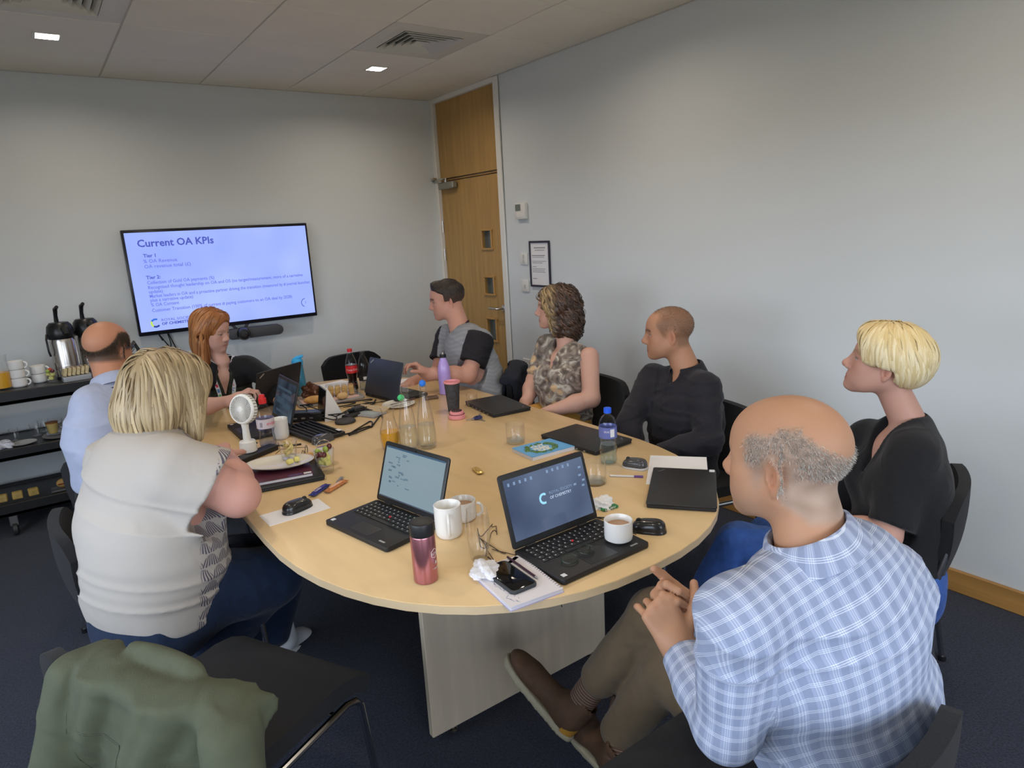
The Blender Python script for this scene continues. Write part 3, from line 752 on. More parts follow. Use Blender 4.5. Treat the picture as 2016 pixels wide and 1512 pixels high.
# blue-capped still water bottle
def pet(name, label, x, y, prof, capc, label_band=None, liquid=None, cap_r=.0145, cap_h=.017, lm=None, z=TZ, body=None):
    t = thing(name, label, 'bottle', (x, y, z)); top = prof[-1][1]
    obj('bottle', MB().lathe(prof, n=32, cap1=False), body or m_pet, t, smooth=60)
    cp = MB()
    cp.lathe([(cap_r, 0), (cap_r, cap_h), (cap_r-.002, cap_h+.002)], (0, 0, top-.006), n=24)
    for k in range(0): pass
    obj('cap', cp, mat('cap '+capc[0], capc[1], .4), t)
    if label_band:
        r, a, b = label_band; obj('label', MB().lathe([(r, a), (r, b)], n=32, cap0=False, cap1=False), lm, t)
    if liquid:
        lp, m = liquid; obj('liquid', MB().lathe(lp, n=28), m, t, smooth=60)
    return t
m_blab = mat('blue bottle label', (.13, .16, .42), .35)
pb = pet('water_bottle', 'clear water bottle with a blue cap and blue label near the closed laptops', -1.335, -3.505,
    [(.020, 0), (.030, .004), (.033, .015), (.031, .04), (.034, .06), (.029, .085), (.033, .105), (.0335, .15), (.032, .165), (.024, .182), (.0125, .192), (.0125, .205)], ('blue', (.01, .10, .75)),
    (.0342, .105, .148), ([(.019, .003), (.029, .006), (.0315, .015), (.0295, .04), (.0325, .06), (.029, .078), (.0005, .078)], glass_mat('blue tinted water', (.80, .92, .98))), lm=m_blab)
wrap_text('WATER', .0343, .128, .012, R(-125), m_wprint, pb); obj('barcode_panel', MB().box((.0343*math.cos(R(-105)), .0343*math.sin(R(-105)), .127), (.002, .016, .030), rz=R(-105)), m_sticker, pb)
m_evl = mat('clear pink label', (.62, .55, .60), .4)
pv = pet('water_bottle', 'clear water bottle with a red sports cap behind the white hand fan', -2.262, -2.290,
    [(.025, 0), (.035, .004), (.037, .02), (.034, .045), (.031, .06), (.036, .08), (.0385, .10), (.0385, .135), (.032, .165), (.018, .185), (.0135, .19), (.0135, .20)], ('red', (.65, .02, .02)),
    (.0388, .085, .128), ([(.024, .003), (.034, .006), (.0355, .02), (.0325, .045), (.0295, .06), (.0335, .075), (.0005, .075)], m_water), cap_r=.017, cap_h=.022, lm=mat('pale label film', (.62, .56, .60), .3), body=glass_mat('lavender plastic', (.80, .80, .88)))
obj('spout_cap', MB().lathe([(.013, .215), (.012, .232), (.008, .234)], n=20), mat('cap red', (.65, .02, .02), .4), pv)
wrap_text('evian', .039, .10, .024, R(-62), mat('pink lettering', (.75, .12, .16), .5), pv); 
for k in range(8): obj('barcode_bar', MB().box((.0391*math.cos(R(-125-2.2*k)), .0391*math.sin(R(-125-2.2*k)), .104), (.0004, .0007, .022), rz=R(-125-2.2*k)), mat('grey print', (.3, .3, .33), .8), pv)
coke = mat('cola', (.012, .004, .003), .15)
m_rlab = mat('red bottle label', (.60, .02, .025), .35)
pc = pet('cola_bottle', 'part-drunk cola bottle with a red cap and red label', -1.545, -1.545,
    [(.022, 0), (.030, .004), (.031, .02), (.027, .06), (.030, .085), (.034, .11), (.034, .15), (.030, .175), (.020, .205), (.0128, .225), (.0128, .235)], ('cola red', (.55, .02, .03)),
    (.0344, .105, .150), ([(.021, .003), (.029, .006), (.030, .02), (.026, .06), (.029, .085), (.033, .11), (.033, .152), (.0005, .152)], coke), lm=m_rlab)
wrap_text('Coca-Cola', .0345, .120, .017, R(-105), m_wprint, pc)
pp = pet('water_bottle', 'clear bottle with a black cap and black label beside the cola bottle', -1.492, -1.600,
    [(.022, 0), (.031, .004), (.033, .02), (.031, .045), (.033, .06), (.033, .13), (.031, .15), (.024, .18), (.0128, .205), (.0128, .215)], ('black', (.015, .013, .013)),
    (.0335, .058, .092), ([(.021, .003), (.030, .006), (.032, .02), (.030, .045), (.032, .05), (.0005, .05)], m_water), lm=mat('black label', (.02, .018, .02), .35), body=glass_mat('smoky plastic', (.86, .86, .86)))
obj('label_panel', MB().box((.0336*math.cos(R(-105)), .0336*math.sin(R(-105)), .075), (.0012, .022, .018), rz=R(-105)), m_wprint, pp)
# blue sports bottle
t = thing('sports_bottle', 'tall translucent blue sports bottle with a flip spout', 'bottle', (-1.825, -1.435, TZ))
m_tblue = mat('translucent blue', (.07, .33, .50), .22, trans=.35, spec=.6); m_blue = mat('bright blue lid', (.03, .36, .68), .35)
obj('body', MB().lathe([(.030, 0), (.036, .004), (.036, .03), (.033, .10), (.029, .17), (.030, .182)], n=32), m_tblue, t)
obj('lid', MB().lathe([(.031, 0), (.0325, .003), (.0325, .022), (.026, .034), (.012, .038)], (0, 0, .182), n=32), m_blue, t)
sp_ = MB(); sp_.tube([(-.022, 0, .212), (0, 0, .222), (.024, 0, .228), (.036, 0, .232)], .009, 10, radii=[.008, .011, .009, .007]); obj('spout', sp_, m_blue, t, rot=(0, 0, R(-25)))
tc_ = MB()
for k in range(9): tc_.box((.0325*math.cos(R(-100)), .0325*math.sin(R(-100)), .04+.012*k), (.0006, .008 if k % 2 else .014, .001), rz=R(-100))
tag(obj('graduations', tc_, m_wprint, t), kind='stuff')
# purple bottle
t = thing('steel_bottle', 'lilac slim bottle with a black cap behind the black tumbler', 'bottle', (-1.21, -2.06, TZ))
m_lilac = mat('lilac enamel', (.44, .32, .72), .3, coat=.3)
obj('body', MB().lathe([(.030, 0), (.034, .003), (.035, .01), (.035, .125), (.033, .15), (.026, .18), (.0175, .20), (.0165, .208)], n=32), m_lilac, t)
obj('cap', MB().lathe([(.018, .208), (.018, .225), (.015, .227)], n=24), m_black, t); obj('cap_top', MB().lathe([(.009, .227), (.009, .236), (.007, .238)], n=20), m_chrome, t)
# black tumbler and pink lid
t = thing('travel_tumbler', 'black travel cup with a pink rim, its lid off', 'cup', (-1.372, -2.420, TZ))
m_pk = mat('pink plastic', (.80, .31, .33), .4); m_bt = mat('speckled black', (.045, .045, .05), .5, var=.5, vscale=60)
obj('body', MB().lathe([(.026, 0), (.0285, .003), (.0395, .150)], n=36, cap1=False), m_bt, t)
obj('rim', MB().lathe([(.0398, .148), (.0415, .150), (.0415, .157), (.039, .158), (.037, .15), (.0255, .02), (.0005, .018)], n=36, cap0=False), m_pk, t, smooth=50)
t = thing('cup_lid', 'pink screw lid with a dark centre beside the black tumbler', 'lid', (-1.425, -2.540, TZ))
obj('lid', MB().lathe([(.038, 0), (.041, .002), (.041, .018), (.039, .020), (.034, .020), (.034, .034), (.032, .036), (.0005, .036)], n=36), m_pk, t)
obj('seal', MB().lathe([(.0345, .0205), (.0375, .0205), (.0375, .0225), (.0345, .0225)], n=36), mat('maroon seal', (.15, .03, .04), .5), t); obj('centre', MB().lathe([(.026, .036), (.026, .039), (.02, .040)], n=28), mat('dark plum', (.06, .03, .035), .5), t)
# carafes
def carafe(label, x, y, stop, h=.29, dx=0, txt=False):
    t = thing('water_carafe', label, 'carafe', (x, y, TZ), 0, 'clear swing-top water carafes')
    pr = [(.033, 0), (.038, .004), (.040, .02), (.040, .07), (.037, .11), (.029, .165), (.019, .215), (.0145, .245), (.0145, .262), (.0165, .264), (.0165, .272), (.0135, .272)]
    pr2 = [(.0115, .262), (.0115, .245), (.016, .215), (.026, .165), (.034, .11), (.0375, .07), (.0375, .02), (.032, .010), (.0005, .008)]
    obj('glass', MB().lathe(pr+pr2, n=36), m_glass, t, smooth=60)
    obj('water', MB().lathe([(.0005, .0095), (.031, .011), (.037, .02), (.037, .07), (.0338, .105), (.0005, .105)], n=32), m_water, t, smooth=60)
    if stop is not None:
        s = MB(); s.lathe([(.005, -.014), (.011, -.010), (.0138, -.002), (.0138, .004), (.009, .012), (.003, .015)], n=24)
        o = obj('stopper', s, stop[0], t, loc=stop[1], rot=stop[2])
    w = MB()
    for s in (-1, 1): w.tube([(s*.0155, 0, .25), (s*.018, .0, .262), (s*.016, 0, .283 if stop and stop[1][2] > .2 else .235), (0, 0, .288 if stop and stop[1][2] > .2 else .228)], .0011, 6)
    obj('wire_bail', w, m_chrome, t)
    if txt:
        for k, c in enumerate(txt): wrap_text(c, .0402, .10-.028*k, .018, R(-105), m_wprint, t)
    return t
m_bstop = mat('blue stopper', (.02, .18, .72), .35); m_gstop = mat('green stopper', (.06, .62, .20), .35)
carafe('clear water carafe with a blue ball stopper', -1.752, -2.838, (m_bstop, (0, 0, .280), (0, 0, 0)))
carafe('clear swing-top carafe with its green stopper hanging open', -1.826, -2.815, (m_gstop, (.0, .038, .222), (R(70), 0, R(20))), txt='PURE')
t = thing('juice_carafe', 'waisted glass carafe of orange juice left of the water carafes', 'carafe', (-1.876, -2.742, TZ))
obj('glass', MB().lathe([(.030, 0), (.036, .004), (.043, .05), (.041, .08), (.028, .125), (.025, .15), (.029, .178), (.027, .178), (.023, .15), (.026, .125), (.039, .08), (.041, .05), (.033, .010), (.0005, .008)], n=36), m_glass, t, smooth=60)
obj('juice', MB().lathe([(.0005, .0095), (.032, .011), (.0405, .05), (.0385, .078), (.0005, .078)], n=32), mat('orange juice', (.78, .40, .03), .3), t, smooth=60)

# ---------------------------------------------------------------- mice, phone, notebook, specs, pens
def mouse(label, x, y, rz, m, l=.11, w=.062, h=.036, z=TZ, belly=None):
    t = thing('computer_mouse', label, 'mouse', (x, y, z), rz, 'computer mice')
    def shell(mb, z0, z1, k=1.):
        n, mm = 12, 24; vs = []; fs = []
        for i in range(n+1):
            ph = i/n*PI/2
            for j in range(mm):
                a = 2*PI*j/mm; rr = math.cos(ph)**.55
                sx = abs(math.cos(a))**.85*math.copysign(1, math.cos(a)); sy = abs(math.sin(a))**.85*math.copysign(1, math.sin(a))
                X = l/2*sy*rr*k; Y_ = w/2*sx*rr*k*(1-.10*math.cos(sy*2.4)); Z = z0+(z1-z0)*math.sin(ph)**.8*(1-.20*sy*math.cos(ph))
                vs.append((Y_, X, Z))
        for i in range(n):
            for j in range(mm): fs.append((i*mm+j, i*mm+(j+1) % mm, (i+1)*mm+(j+1) % mm, (i+1)*mm+j))
        fs.append(tuple(range(mm-1, -1, -1))); mb.add(vs, fs)
    a = MB(); shell(a, .0005, h*.45, 1.); obj('base', a, belly or m, t, smooth=60)
    a = MB(); shell(a, h*.16, h, .965); obj('shell', a, m, t, smooth=60)
    wz = MB(); wz.lathe([(.0085, -.003), (.0095, 0), (.0085, .003)], (0, l*.27, h*.82), 16, axis='X'); obj('scroll_wheel', wz, mat('wheel rubber', (.03, .03, .03), .6), t)
    return t
m_mouse = mat('mouse black', (.014, .014, .015), .28, coat=.2)
mouse('black cordless mouse on the white card beside the chocolate bars', -2.402, -3.112, R(-72), m_mouse, l=.112)
mouse('black mouse with its cord at the right of the cup', -1.652, -4.005, R(35), m_mouse, l=.105)
mouse('grey-topped mouse with a pale base in front of the man in black', -1.300, -3.610, R(20), mat('mouse grey', (.06, .06, .062), .2), l=.10, belly=mat('mouse pale', (.55, .55, .56), .4))
mouse('glossy dark grey mouse resting against the ribbed pad', -2.058, -2.425, R(-75), mat('mouse glossy grey', (.09, .09, .095), .15, metal=.3), l=.112)
cable('cable', 'black mouse cord running behind the cup into the open laptop', [(-1.70, -3.97, TZ+.008), (-1.72, -3.90, TZ+.004), (-1.72, -3.82, TZ+.004), (-1.78, -3.78, TZ+.004), (-1.86, -3.77, TZ+.004)], .0016)
cable('cable', 'looped thin brown cord left of the desktop laptop', [(-2.068, -3.885, TZ+.008), (-2.105, -3.84, TZ+.003), (-2.075, -3.77, TZ+.003), (-2.015, -3.71, TZ+.003), (-1.975, -3.68, TZ+.004), (-2.03, -3.70, TZ+.006), (-2.085, -3.76, TZ+.004), (-2.06, -3.83, TZ+.003), (-2.04, -3.87, TZ+.004)], .0013, mat('brown cord', (.06, .035, .02), .5))
obj_ = MB().box((0, 0, .006), (.018, .045, .010), bev=.003)
tag(obj('cable_plug', obj_, mat('plug grey', (.06, .06, .065), .4), loc=(-2.068, -3.898, TZ), rot=(0, 0, R(-70))), 'grey cable plug at the left side of the desktop laptop', 'plug')
t = thing('notebook', 'spiral notebook with handwriting overhanging the near table edge', 'notebook', (-2.123, -3.985, TZ), R(-6))
def quadM(pts): pass
NBX = [(-.094, .083), (.085, .155), (.079, -.110), (-.069, -.137)]
nb = MB(); nb.prism(rrect(.152, .215, .003), .0015, .010, 0); obj('pages', nb, mat('notebook pages', (.62, .60, .66), .7), t)
obj('cover', MB().prism(rrect(.156, .219, .004), 0, .0014, 0), mat('lilac card', (.42, .38, .55), .6), t)
tp = MB(); tp.prism(rrect(.152, .215, .003), .0102, .0110, 0); obj('top_sheet', tp, mat('top sheet', (.72, .69, .72), .8), t)
sp2 = MB()
for k in range(21): 
    yy = -.098+.0098*k
    P = [(.073+.0058*math.cos(R(a)), yy, .006+.0062*math.sin(R(a))) for a in range(0, 361, 45)]; sp2.tube(P, .0009, 5)
tag(obj('spiral_binding', sp2, mat('spiral grey', (.16, .15, .18), .4), t), kind='stuff')
hw = MB(); rnd = random.Random(11)
for k in range(40):
    x = -.062+rnd.random()*.03; y = -.095+k*.0045; hw.box((x, y, .01125), (.004+rnd.random()*.012, .0010, .0002), rz=R(rnd.uniform(50, 130)))
tag(obj('handwriting', hw, mat('blue-grey ink', (.20, .22, .36), .6), t), kind='stuff')
t = thing('mobile_phone', 'dark smartphone in a grey case lying on the notebook', 'phone', (-2.135, -3.972, TZ+.0113), R(-2))
obj('case', MB().prism(rrect(.078, .155, .014, 6), 0, .009, .0015), mat('phone case grey', (.035, .04, .045), .5), t)
obj('display', MB().prism(rrect(.069, .146, .010, 6), .0088, .0096, .0003), mat('phone glass', (.004, .004, .005), .06), t)
t = thing('pen', 'dark slim pen lying along the notebook spiral', 'pen', (-2.078, -3.955, TZ+.0145), R(-3))
pn = MB(); pn.tube([(0, .075, 0), (0, -.06, 0)], .0032, 10); obj('barrel', pn, mat('pen plum', (.05, .02, .04), .3), t); pn = MB(); pn.tube([(0, -.06, 0), (0, -.072, 0)], .003, 8, radii=[.0032, .0008]); obj('tip', pn, m_silver, t)
# crumpled tissue on the notebook
def crumple(name, label, cat, c, sx, sy, sz, m, seed=1, n=16, rz=0, squash=None):
    rn = random.Random(seed); P = []
    ph = [rn.random()*6 for _ in range(9)]
    bm = bmesh.new(); bmesh.ops.create_icosphere(bm, subdivisions=4, radius=1)
    for v in bm.verts:
        p = v.co.copy()
        f = 1+.22*math.sin(p.x*5+ph[0]+2*p.y)+.18*abs(math.sin(p.y*6+ph[1]+p.z*3))+.16*math.sin(p.z*8+ph[2]+p.x*6)+.10*abs(math.sin(13*p.x+ph[3]+4*p.z))+rn.uniform(-.03, .03)
        v.co = Vector((p.x*f*sx, p.y*f*sy, max(p.z*f, -.55)*sz+.55*sz))
    bm.verts.index_update(); mb = MB().add([v.co for v in bm.verts], [[v.index for v in f.verts] for f in bm.faces]); bm.free()
    o = obj(name, mb, m, None, 25, c, (0, 0, rz)); return tag(o, label, cat)
m_tissue = mat('tissue', (.74, .74, .78), .8, var=.12, vscale=120)
crumple('wrapper', 'crumpled white wrapper on the far corner of the notebook', 'wrapper', (-2.165, -3.905, TZ+.0115), .030, .042, .014, m_tissue, 3, rz=R(-25))
wr = crumple('wrapper', 'crumpled white and green wrapper right of the desktop laptop', 'wrapper', (-1.634, -3.785, TZ), .030, .028, .018, mat('white foil', (.80, .80, .80), .35, bump=.3, bscale=60), 5)
tag(obj('wrapper', MB().box((0, 0, .005), (.060, .022, .009), bev=.003), mat('green wrapper', (.02, .17, .05), .35, var=.6, vscale=90), None, None, (-1.628, -3.815, TZ), (0, 0, R(-5))), 'green printed end of wrapper below the crumpled white one', 'wrapper')
text('HAPPY', .014, m_wprint, 'lettering', bpy.data.objects['wrapper.002'] if 'wrapper.002' in bpy.data.objects else None, (-.026, -.0115, .001), (R(90), 0, 0), ext=.0002)
# spectacles on the laptop deck
def specs(name, label, loc, rz, m, rw=.024, fold=True, z=0, open_=False):
    t = thing(name, label, 'glasses', loc, rz, 'spectacles lying on the table')
    f = MB()
    for s in (-1, 1):
        f.tube([(s*.034+rw*math.cos(R(a)), 0, .024+.021*math.sin(R(a))) for a in range(0, 360, 20)], .0014, 6, closed=True)
    f.tube([(-.011, 0, .028), (0, -.001, .033), (.011, 0, .028)], .0013, 6)
    obj('frame', f, m, t)
    for s in (-1, 1): obj('lens', MB().lathe([(.0005, 0), (rw-.001, .0)], (s*.034, 0, .024), 24, axis='Y', cap0=False, cap1=False), glass_mat('spectacle lens', (.9, .95, .93)), t)
    for s in (-1, 1):
        a = MB()
        if open_: a.tube([(s*.058, 0, .03), (s*.062, .05, .030), (s*.062, .11, .028), (s*.060, .135, .010)], .0015, 6)
        else: a.tube([(s*.058, 0, .03), (s*.055, .006, .030), (-s*.02, .010+.004*s, .028), (-s*.055, .012+.004*s, .018)], .0015, 6)
        obj('temple_arm', a, m, t)
    return t
g = specs('spectacles', 'dark rimmed spectacles folded on the laptop palm rest', (-1.93, -4.035, TZ+.019), R(8), mat('dark green frame', (.015, .03, .02), .3), open_=True)
g.rotation_euler = (R(-80), 0, R(8)); g.location.z = TZ+.022
g = specs('spectacles', 'thin brown spectacles standing by the plate and bread roll', (-2.20, -2.60, TZ+.001), R(60), mat('brown frame', (.10, .045, .02), .3), open_=True)
# card, chocolate bars
tag(obj('card', MB().box((-2.415, -3.125, TZ+.0006), (.205, .11, .0010), rz=R(2)), m_paper), 'white card under the cordless mouse', 'card')
def bar(label, x, y, rz, c1, c2, txt, ln=.11, w=.026, txm=None, h=.012):
    t = thing('chocolate_bar', label, 'snack', (x, y, TZ), rz, 'wrapped chocolate bars')
    P = []
    for i in range(21):
        u = i/20*2-1; k = 1 if abs(u) < .8 else max(.12, 1-(abs(u)-.8)*4.4); row = []
        for j in range(13):
            a = 2*PI*j/12; row.append((u*ln/2, w/2*math.cos(a)*(1+.12*math.sin(i*2)), h/2+.001+h/2*k*math.sin(a)+.0006*math.sin(i*1.7+j)))
        P.append(row)
    obj('wrapper', MB().grid(P), mat('foil '+label[:14], c1, .22, metal=.55, bump=.3, bscale=90), t)
    obj('print_band', MB().box((0, 0, h+.0012), (ln*.62, w*.62, .0006)), mat('band '+label[:14], c2, .35), t)
    if txt: text(txt, w*.62, txm or m_wprint, 'lettering', t, (-ln*.29, -w*.2, h+.0017), (0, 0, 0), ext=.0002, sx=.8)
    return t
bar('blue wrapped chocolate bar by the cordless mouse', -2.285, -3.005, R(38), (.05, .06, .28), (.06, .05, .30), 'Cookie')
bar('orange wrapped chocolate bar reading CARAMEL beside the blue one', -2.225, -3.010, R(32), (.70, .28, .10), (.75, .30, .08), 'CARAMEL', ln=.12)
bar('silver foil twist above the coloured chocolate bars', -2.190, -2.955, R(52), (.35, .34, .35), (.25, .24, .26), '', ln=.06, w=.014, h=.008)
bar('small gold foil wrapped sweet alone on the table', -1.757, -3.240, R(78), (.85, .58, .18), (.50, .33, .10), '', ln=.068, w=.026, h=.011)
bar('red wrapped chocolate bar along the blue notebook', -1.425, -3.352, R(4), (.50, .03, .04), (.55, .03, .05), 'Crunchie', ln=.15, w=.020, h=.008)
# blue patterned notebook
t = thing('notebook', 'sky-blue spiral notebook with a green wreath reading GET REAL FOOD'.replace('GET REAL FOOD', 'GET FERED CUR') if False else 'sky-blue spiral notebook with a green leafy wreath and white lettering', 'notebook', (-1.423, -3.218, TZ), R(-3))
obj('pages', MB().box((0, 0, .0075), (.208, .146, .012)), mat('book pages', (.70, .68, .70), .7), t)
obj('back_cover', MB().box((0, 0, .0007), (.21, .148, .0014)), m_paper, t)
bc = obj('front_cover', MB().box((0, 0, .0145), (.212, .15, .0014)), mat('sky blue cover', (.14, .42, .78), .3, var=.1, vscale=20), t, rot=(0, R(0), 0))
wl = MB(); rnd = random.Random(2)
for k in range(150):
    a = rnd.random()*2*PI; r0 = .040+rnd.random()*.018; x, y = r0*1.25*math.cos(a)-.012, r0*math.sin(a)
    wl.box((x, y, .0153+.0004*rnd.random()), (.014, .006, .0003), rz=rnd.random()*PI)
tag(obj('leaf_print', wl, mat('leaf green', (.09, .20, .05), .6, var=.6, vscale=70), t), kind='stuff')
for k, (w_, s_) in enumerate((('CUT', .030), ('FREED', .026), ('CAR', .030))):
    text(w_, s_, mat('cream ink', (.82, .80, .70), .6), 'lettering', t, (.030-.026*k if False else -.014, .014-.026*k, .0157), (0, 0, 0), align='CENTER', ext=.0002, bold=.0016)
# biro
t = thing('pen', 'clear biro with a purple cap beside the grey-topped mouse', 'pen', (-1.395, -3.655, TZ+.004), R(-100+52))
pn = MB(); pn.tube([(-.055, 0, 0), (.03, 0, 0)], .0036, 8); obj('barrel', pn, mat('pale biro', (.62, .62, .64), .25), t); pn = MB(); pn.tube([(.03, 0, 0), (.062, 0, 0)], .0046, 8); obj('cap', pn, mat('purple cap', (.12, .05, .22), .35), t)
# keys
t = thing('key_bunch', 'bunch of keys on a dark blue fob beside the closed laptop', 'keys', (-1.362, -2.630, TZ), R(20))
fb = MB(); fb.tube([(.02*math.cos(R(a)), .014*math.sin(R(a)), .007) for a in range(0, 360, 24)], .006, 8, closed=True); obj('fob', fb, mat('navy fob', (.02, .025, .11), .4), t)
for k, a in enumerate((-110, 150, 25)):
    kk = MB(); M_ = Matrix.Rotation(R(a), 3, 'Z'); kk.box(M_ @ Vector((.045, 0, .003+.003*k)), (.035, .007, .002), M=M_); kk.lathe([(.010, 0), (.010, .002)], M_ @ Vector((.024, 0, .002+.003*k)), 14); obj('key', kk, m_silver, t)
# ---------------------------------------------------------------- left and far side of the table
m_fan = mat('white fan plastic', (.78, .77, .72), .35)
t = thing('hand_fan', 'small white battery hand fan standing in its round dock', 'fan', (-2.372, -2.395, TZ+.0235), R(10))
obj('dock', MB().lathe([(.033, 0), (.036, .003), (.033, .045), (.030, .048), (.02, .048)], n=32), m_fan, t)
obj('handle', MB().lathe([(.016, .045), (.016, .06), (.0135, .10), (.016, .125), (.016, .13)], n=24), m_fan, t)
Mh = Matrix.Rotation(R(-66), 3, 'Z') @ Matrix.Rotation(R(80), 3, 'X')
hc = Vector((0, 0, .186)); hb = MB(); FS = 1.16
hb.lathe([(.050*FS, -.022), (.055*FS, -.016), (.055*FS, .006), (.051*FS, .012), (.047*FS, .012), (.047*FS, -.008), (.048*FS, -.018)], hc, 40, M=Mh, cap0=False, cap1=False)
obj('housing', hb, m_fan, t)
for k in range(44):
    a = 2*PI*k/44; g_ = MB(); 
    p = [Vector((.010*math.cos(a), .010*math.sin(a), .013)), Vector((.030*math.cos(a+.25), .030*math.sin(a+.25), .015)), Vector((.056*math.cos(a+.4), .056*math.sin(a+.4), .010))]
    g_.tube([hc+Mh @ q for q in p], .0011, 4)
    obj('grille_bar', g_, m_fan, t)
for k in range(30):
    a = 2*PI*k/30; g_ = MB(); q = Vector((.0645*math.cos(a), .0645*math.sin(a), -.006)); g_.box(hc+Mh @ q, (.002, .005, .018), M=Mh @ Matrix.Rotation(a, 3, 'Z')); obj('side_slot', g_, mat('fan slot grey', (.30, .30, .28), .6), t)
obj('back_plate', MB().lathe([(.0005, -.012), (.056, -.012), (.056, -.009), (.0005, -.009)], hc, 36, M=Mh), mat('fan inner', (.60, .58, .53), .5), t)
obj('hub', MB().lathe([(.014, .010), (.012, .017), (.009, .018)], hc, 20, M=Mh), m_fan, t)
bl = MB()
for k in range(5):
    a = 2*PI*k/5; c = Vector((.026*math.cos(a), .026*math.sin(a), .002)); bl.box(hc+Mh @ c, (.034, .020, .0015), M=Mh @ Matrix.Rotation(a, 3, 'Z') @ Matrix.Rotation(R(25), 3, 'X'))
tag(obj('blades', bl, mat('fan blades', (.55, .53, .48), .5), t), kind='stuff')
obj('button', MB().lathe([(.004, 0), (.004, .003)], (.0335, -.010, .030), 10, axis='X'), mat('dark button', (.03, .03, .03), .5), t)
# black case under the fan
t = thing('glasses_case', 'long black case under the white hand fan', 'case', (-2.345, -2.412, TZ), R(28))
cs = MB().prism(rrect(.20, .058, .010), 0, .0225, .004); obj('case_body', cs, m_black, t)
tag(obj('cable', MB().tube([(-2.27, -2.40, TZ+.018), (-2.24, -2.385, TZ+.016), (-2.21, -2.38, TZ+.004), (-2.15, -2.40, TZ+.004)], .004, 8), m_cable), 'thick black strap end beyond the fan case', 'strap')
# oval plate with fruit peel
t = thing('plate', 'oval cream plate with a thin maroon rim line, resting on the dark book', 'plate', (-2.335, -2.715, TZ+.033), R(-28))
pl = MB().lathe([(.0005, .003), (.08, .003), (.098, .008), (.128, .018), (.130, .020), (.126, .0205), (.097, .011), (.078, .006), (.0005, .006)], n=48, sy=.68, cap0=False, cap1=False); obj('body', pl, mat('cream china', (.74, .71, .62), .2, spec=.6), t, smooth=50)
obj('rim_line', MB().lathe([(.1225, .0188), (.1255, .0206)], n=48, sy=.68, cap0=False, cap1=False), mat('maroon line', (.22, .05, .06), .4), t)
t = thing('drinking_glass', 'clear plastic tumbler of banana peel strips standing on the oval plate', 'glass', (-2.285, -2.675, TZ+.040))
obj('glass', MB().lathe([(.024, 0), (.027, .003), (.037, .075), (.0355, .075), (.026, .006), (.0005, .005)], n=28), m_glass, t, smooth=50)
m_peel = mat('banana peel', (.62, .50, .20), .6, var=.4, vscale=60)
rnd = random.Random(3)
for k in range(7):
    a = rnd.random()*6.28; pp_ = [(.018*math.cos(a+i*.9)*(1-.05*i), .018*math.sin(a+i*.9), .012+.011*i+.004*k) for i in range(5)]
    o = obj('peel_strip', MB().tube(pp_, .004, 6, radii=[.002, .0045, .005, .0045, .002]), m_peel, t)
m_pine = mat('pale pineapple', (.78, .70, .22), .45, sss=0, var=.1, vscale=50)
for k, (x, y) in enumerate(((-2.305, -2.745), (-2.275, -2.735))):
    o = tag(obj('pineapple_chunk', MB().box((0, 0, .010), (.026, .022, .018), bev=.006, seg=3), m_pine, None, 60, (x, y, TZ+.042), (0, 0, k+.4)), 'yellow pineapple chunk lying on the oval plate, %s one' % ('left', 'right')[k], 'fruit', 'pineapple chunks on the oval plate')
# fruit tumbler
t = thing('fruit_cup', 'clear tumbler of cut melon and grapes on the bare table', 'glass', (-2.193, -2.825, TZ))
obj('glass', MB().lathe([(.026, 0), (.029, .004), (.039, .095), (.0375, .095), (.0275, .012), (.0005, .010)], n=32), m_glass, t, smooth=50)
m_melon = mat('melon', (.66, .66, .22), .4, var=.2, vscale=40); m_ggr = mat('green grape', (.30, .42, .06), .2, coat=.3); m_rgr = mat('dark grape', (.10, .015, .02), .2, coat=.4)
for (c, d, q) in (((.006, -.004, .040), (.026, .024, .022), .3), ((-.012, .008, .044), (.022, .024, .02), 1.), ((.012, .010, .056), (.024, .022, .02), 2.), ((-.006, -.012, .060), (.024, .02, .022), .8), ((.004, .004, .072), (.024, .022, .018), 1.7)):
    obj('melon_cube', MB().box(c, d, rz=q, bev=.005, seg=2), m_melon, t, 60)
def ball(mb, c, r, s=(1, 1, 1), n=12): return mb.lathe([(max(.0003, r*math.sin(PI*i/n)*s[0]), -r*math.cos(PI*i/n)*s[2]) for i in range(n+1)], c, 16, sy=s[1]/s[0])
for (c, m_) in (((.006, .0, .094), m_ggr), ((.028, .016, .096), m_rgr), ((-.020, -.012, .080), m_rgr), ((-.026, .006, .074), m_rgr), ((-.008, -.018, .078), m_rgr), ((-.020, .02, .085), m_ggr)):
    obj('grape', ball(MB(), c, .0105, (1, 1, 1.15)), m_, t, 60)
t = thing('ramekin', 'white ribbed pot with fruit scraps behind the fruit tumbler', 'bowl', (-2.168, -2.735, TZ))
obj('body', MB().lathe([(.028, 0), (.031, .003), (.039, .062), (.0375, .064), (.035, .062), (.029, .008), (.0005, .007)], n=36), m_china, t, smooth=50)
obj('grape', ball(MB(), (.016, .004, .060), .011), m_rgr, t, 60); obj('grape', ball(MB(), (-.010, .012, .052), .010), m_ggr, t, 60)
t = thing('glass_pot', 'wire-handled glass of brown dip behind the white pot', 'glass', (-2.128, -2.625, TZ))
obj('glass', MB().lathe([(.024, 0), (.027, .003), (.030, .05), (.028, .05), (.0005, .006)], n=24), m_glass, t, smooth=50); obj('contents', MB().lathe([(.024, .006), (.026, .038), (.0005, .040)], n=24), mat('brown dip', (.16, .05, .03), .4), t)
obj('wire_handle', MB().tube([(.029*math.cos(R(a)), 0, .048+.022*math.sin(R(a))) for a in range(0, 181, 15)], .0012, 6), m_chrome, t)
m_bread = mat('toasted bread', (.58, .32, .10), .6, var=.25, vscale=30, bump=.2, bscale=60)
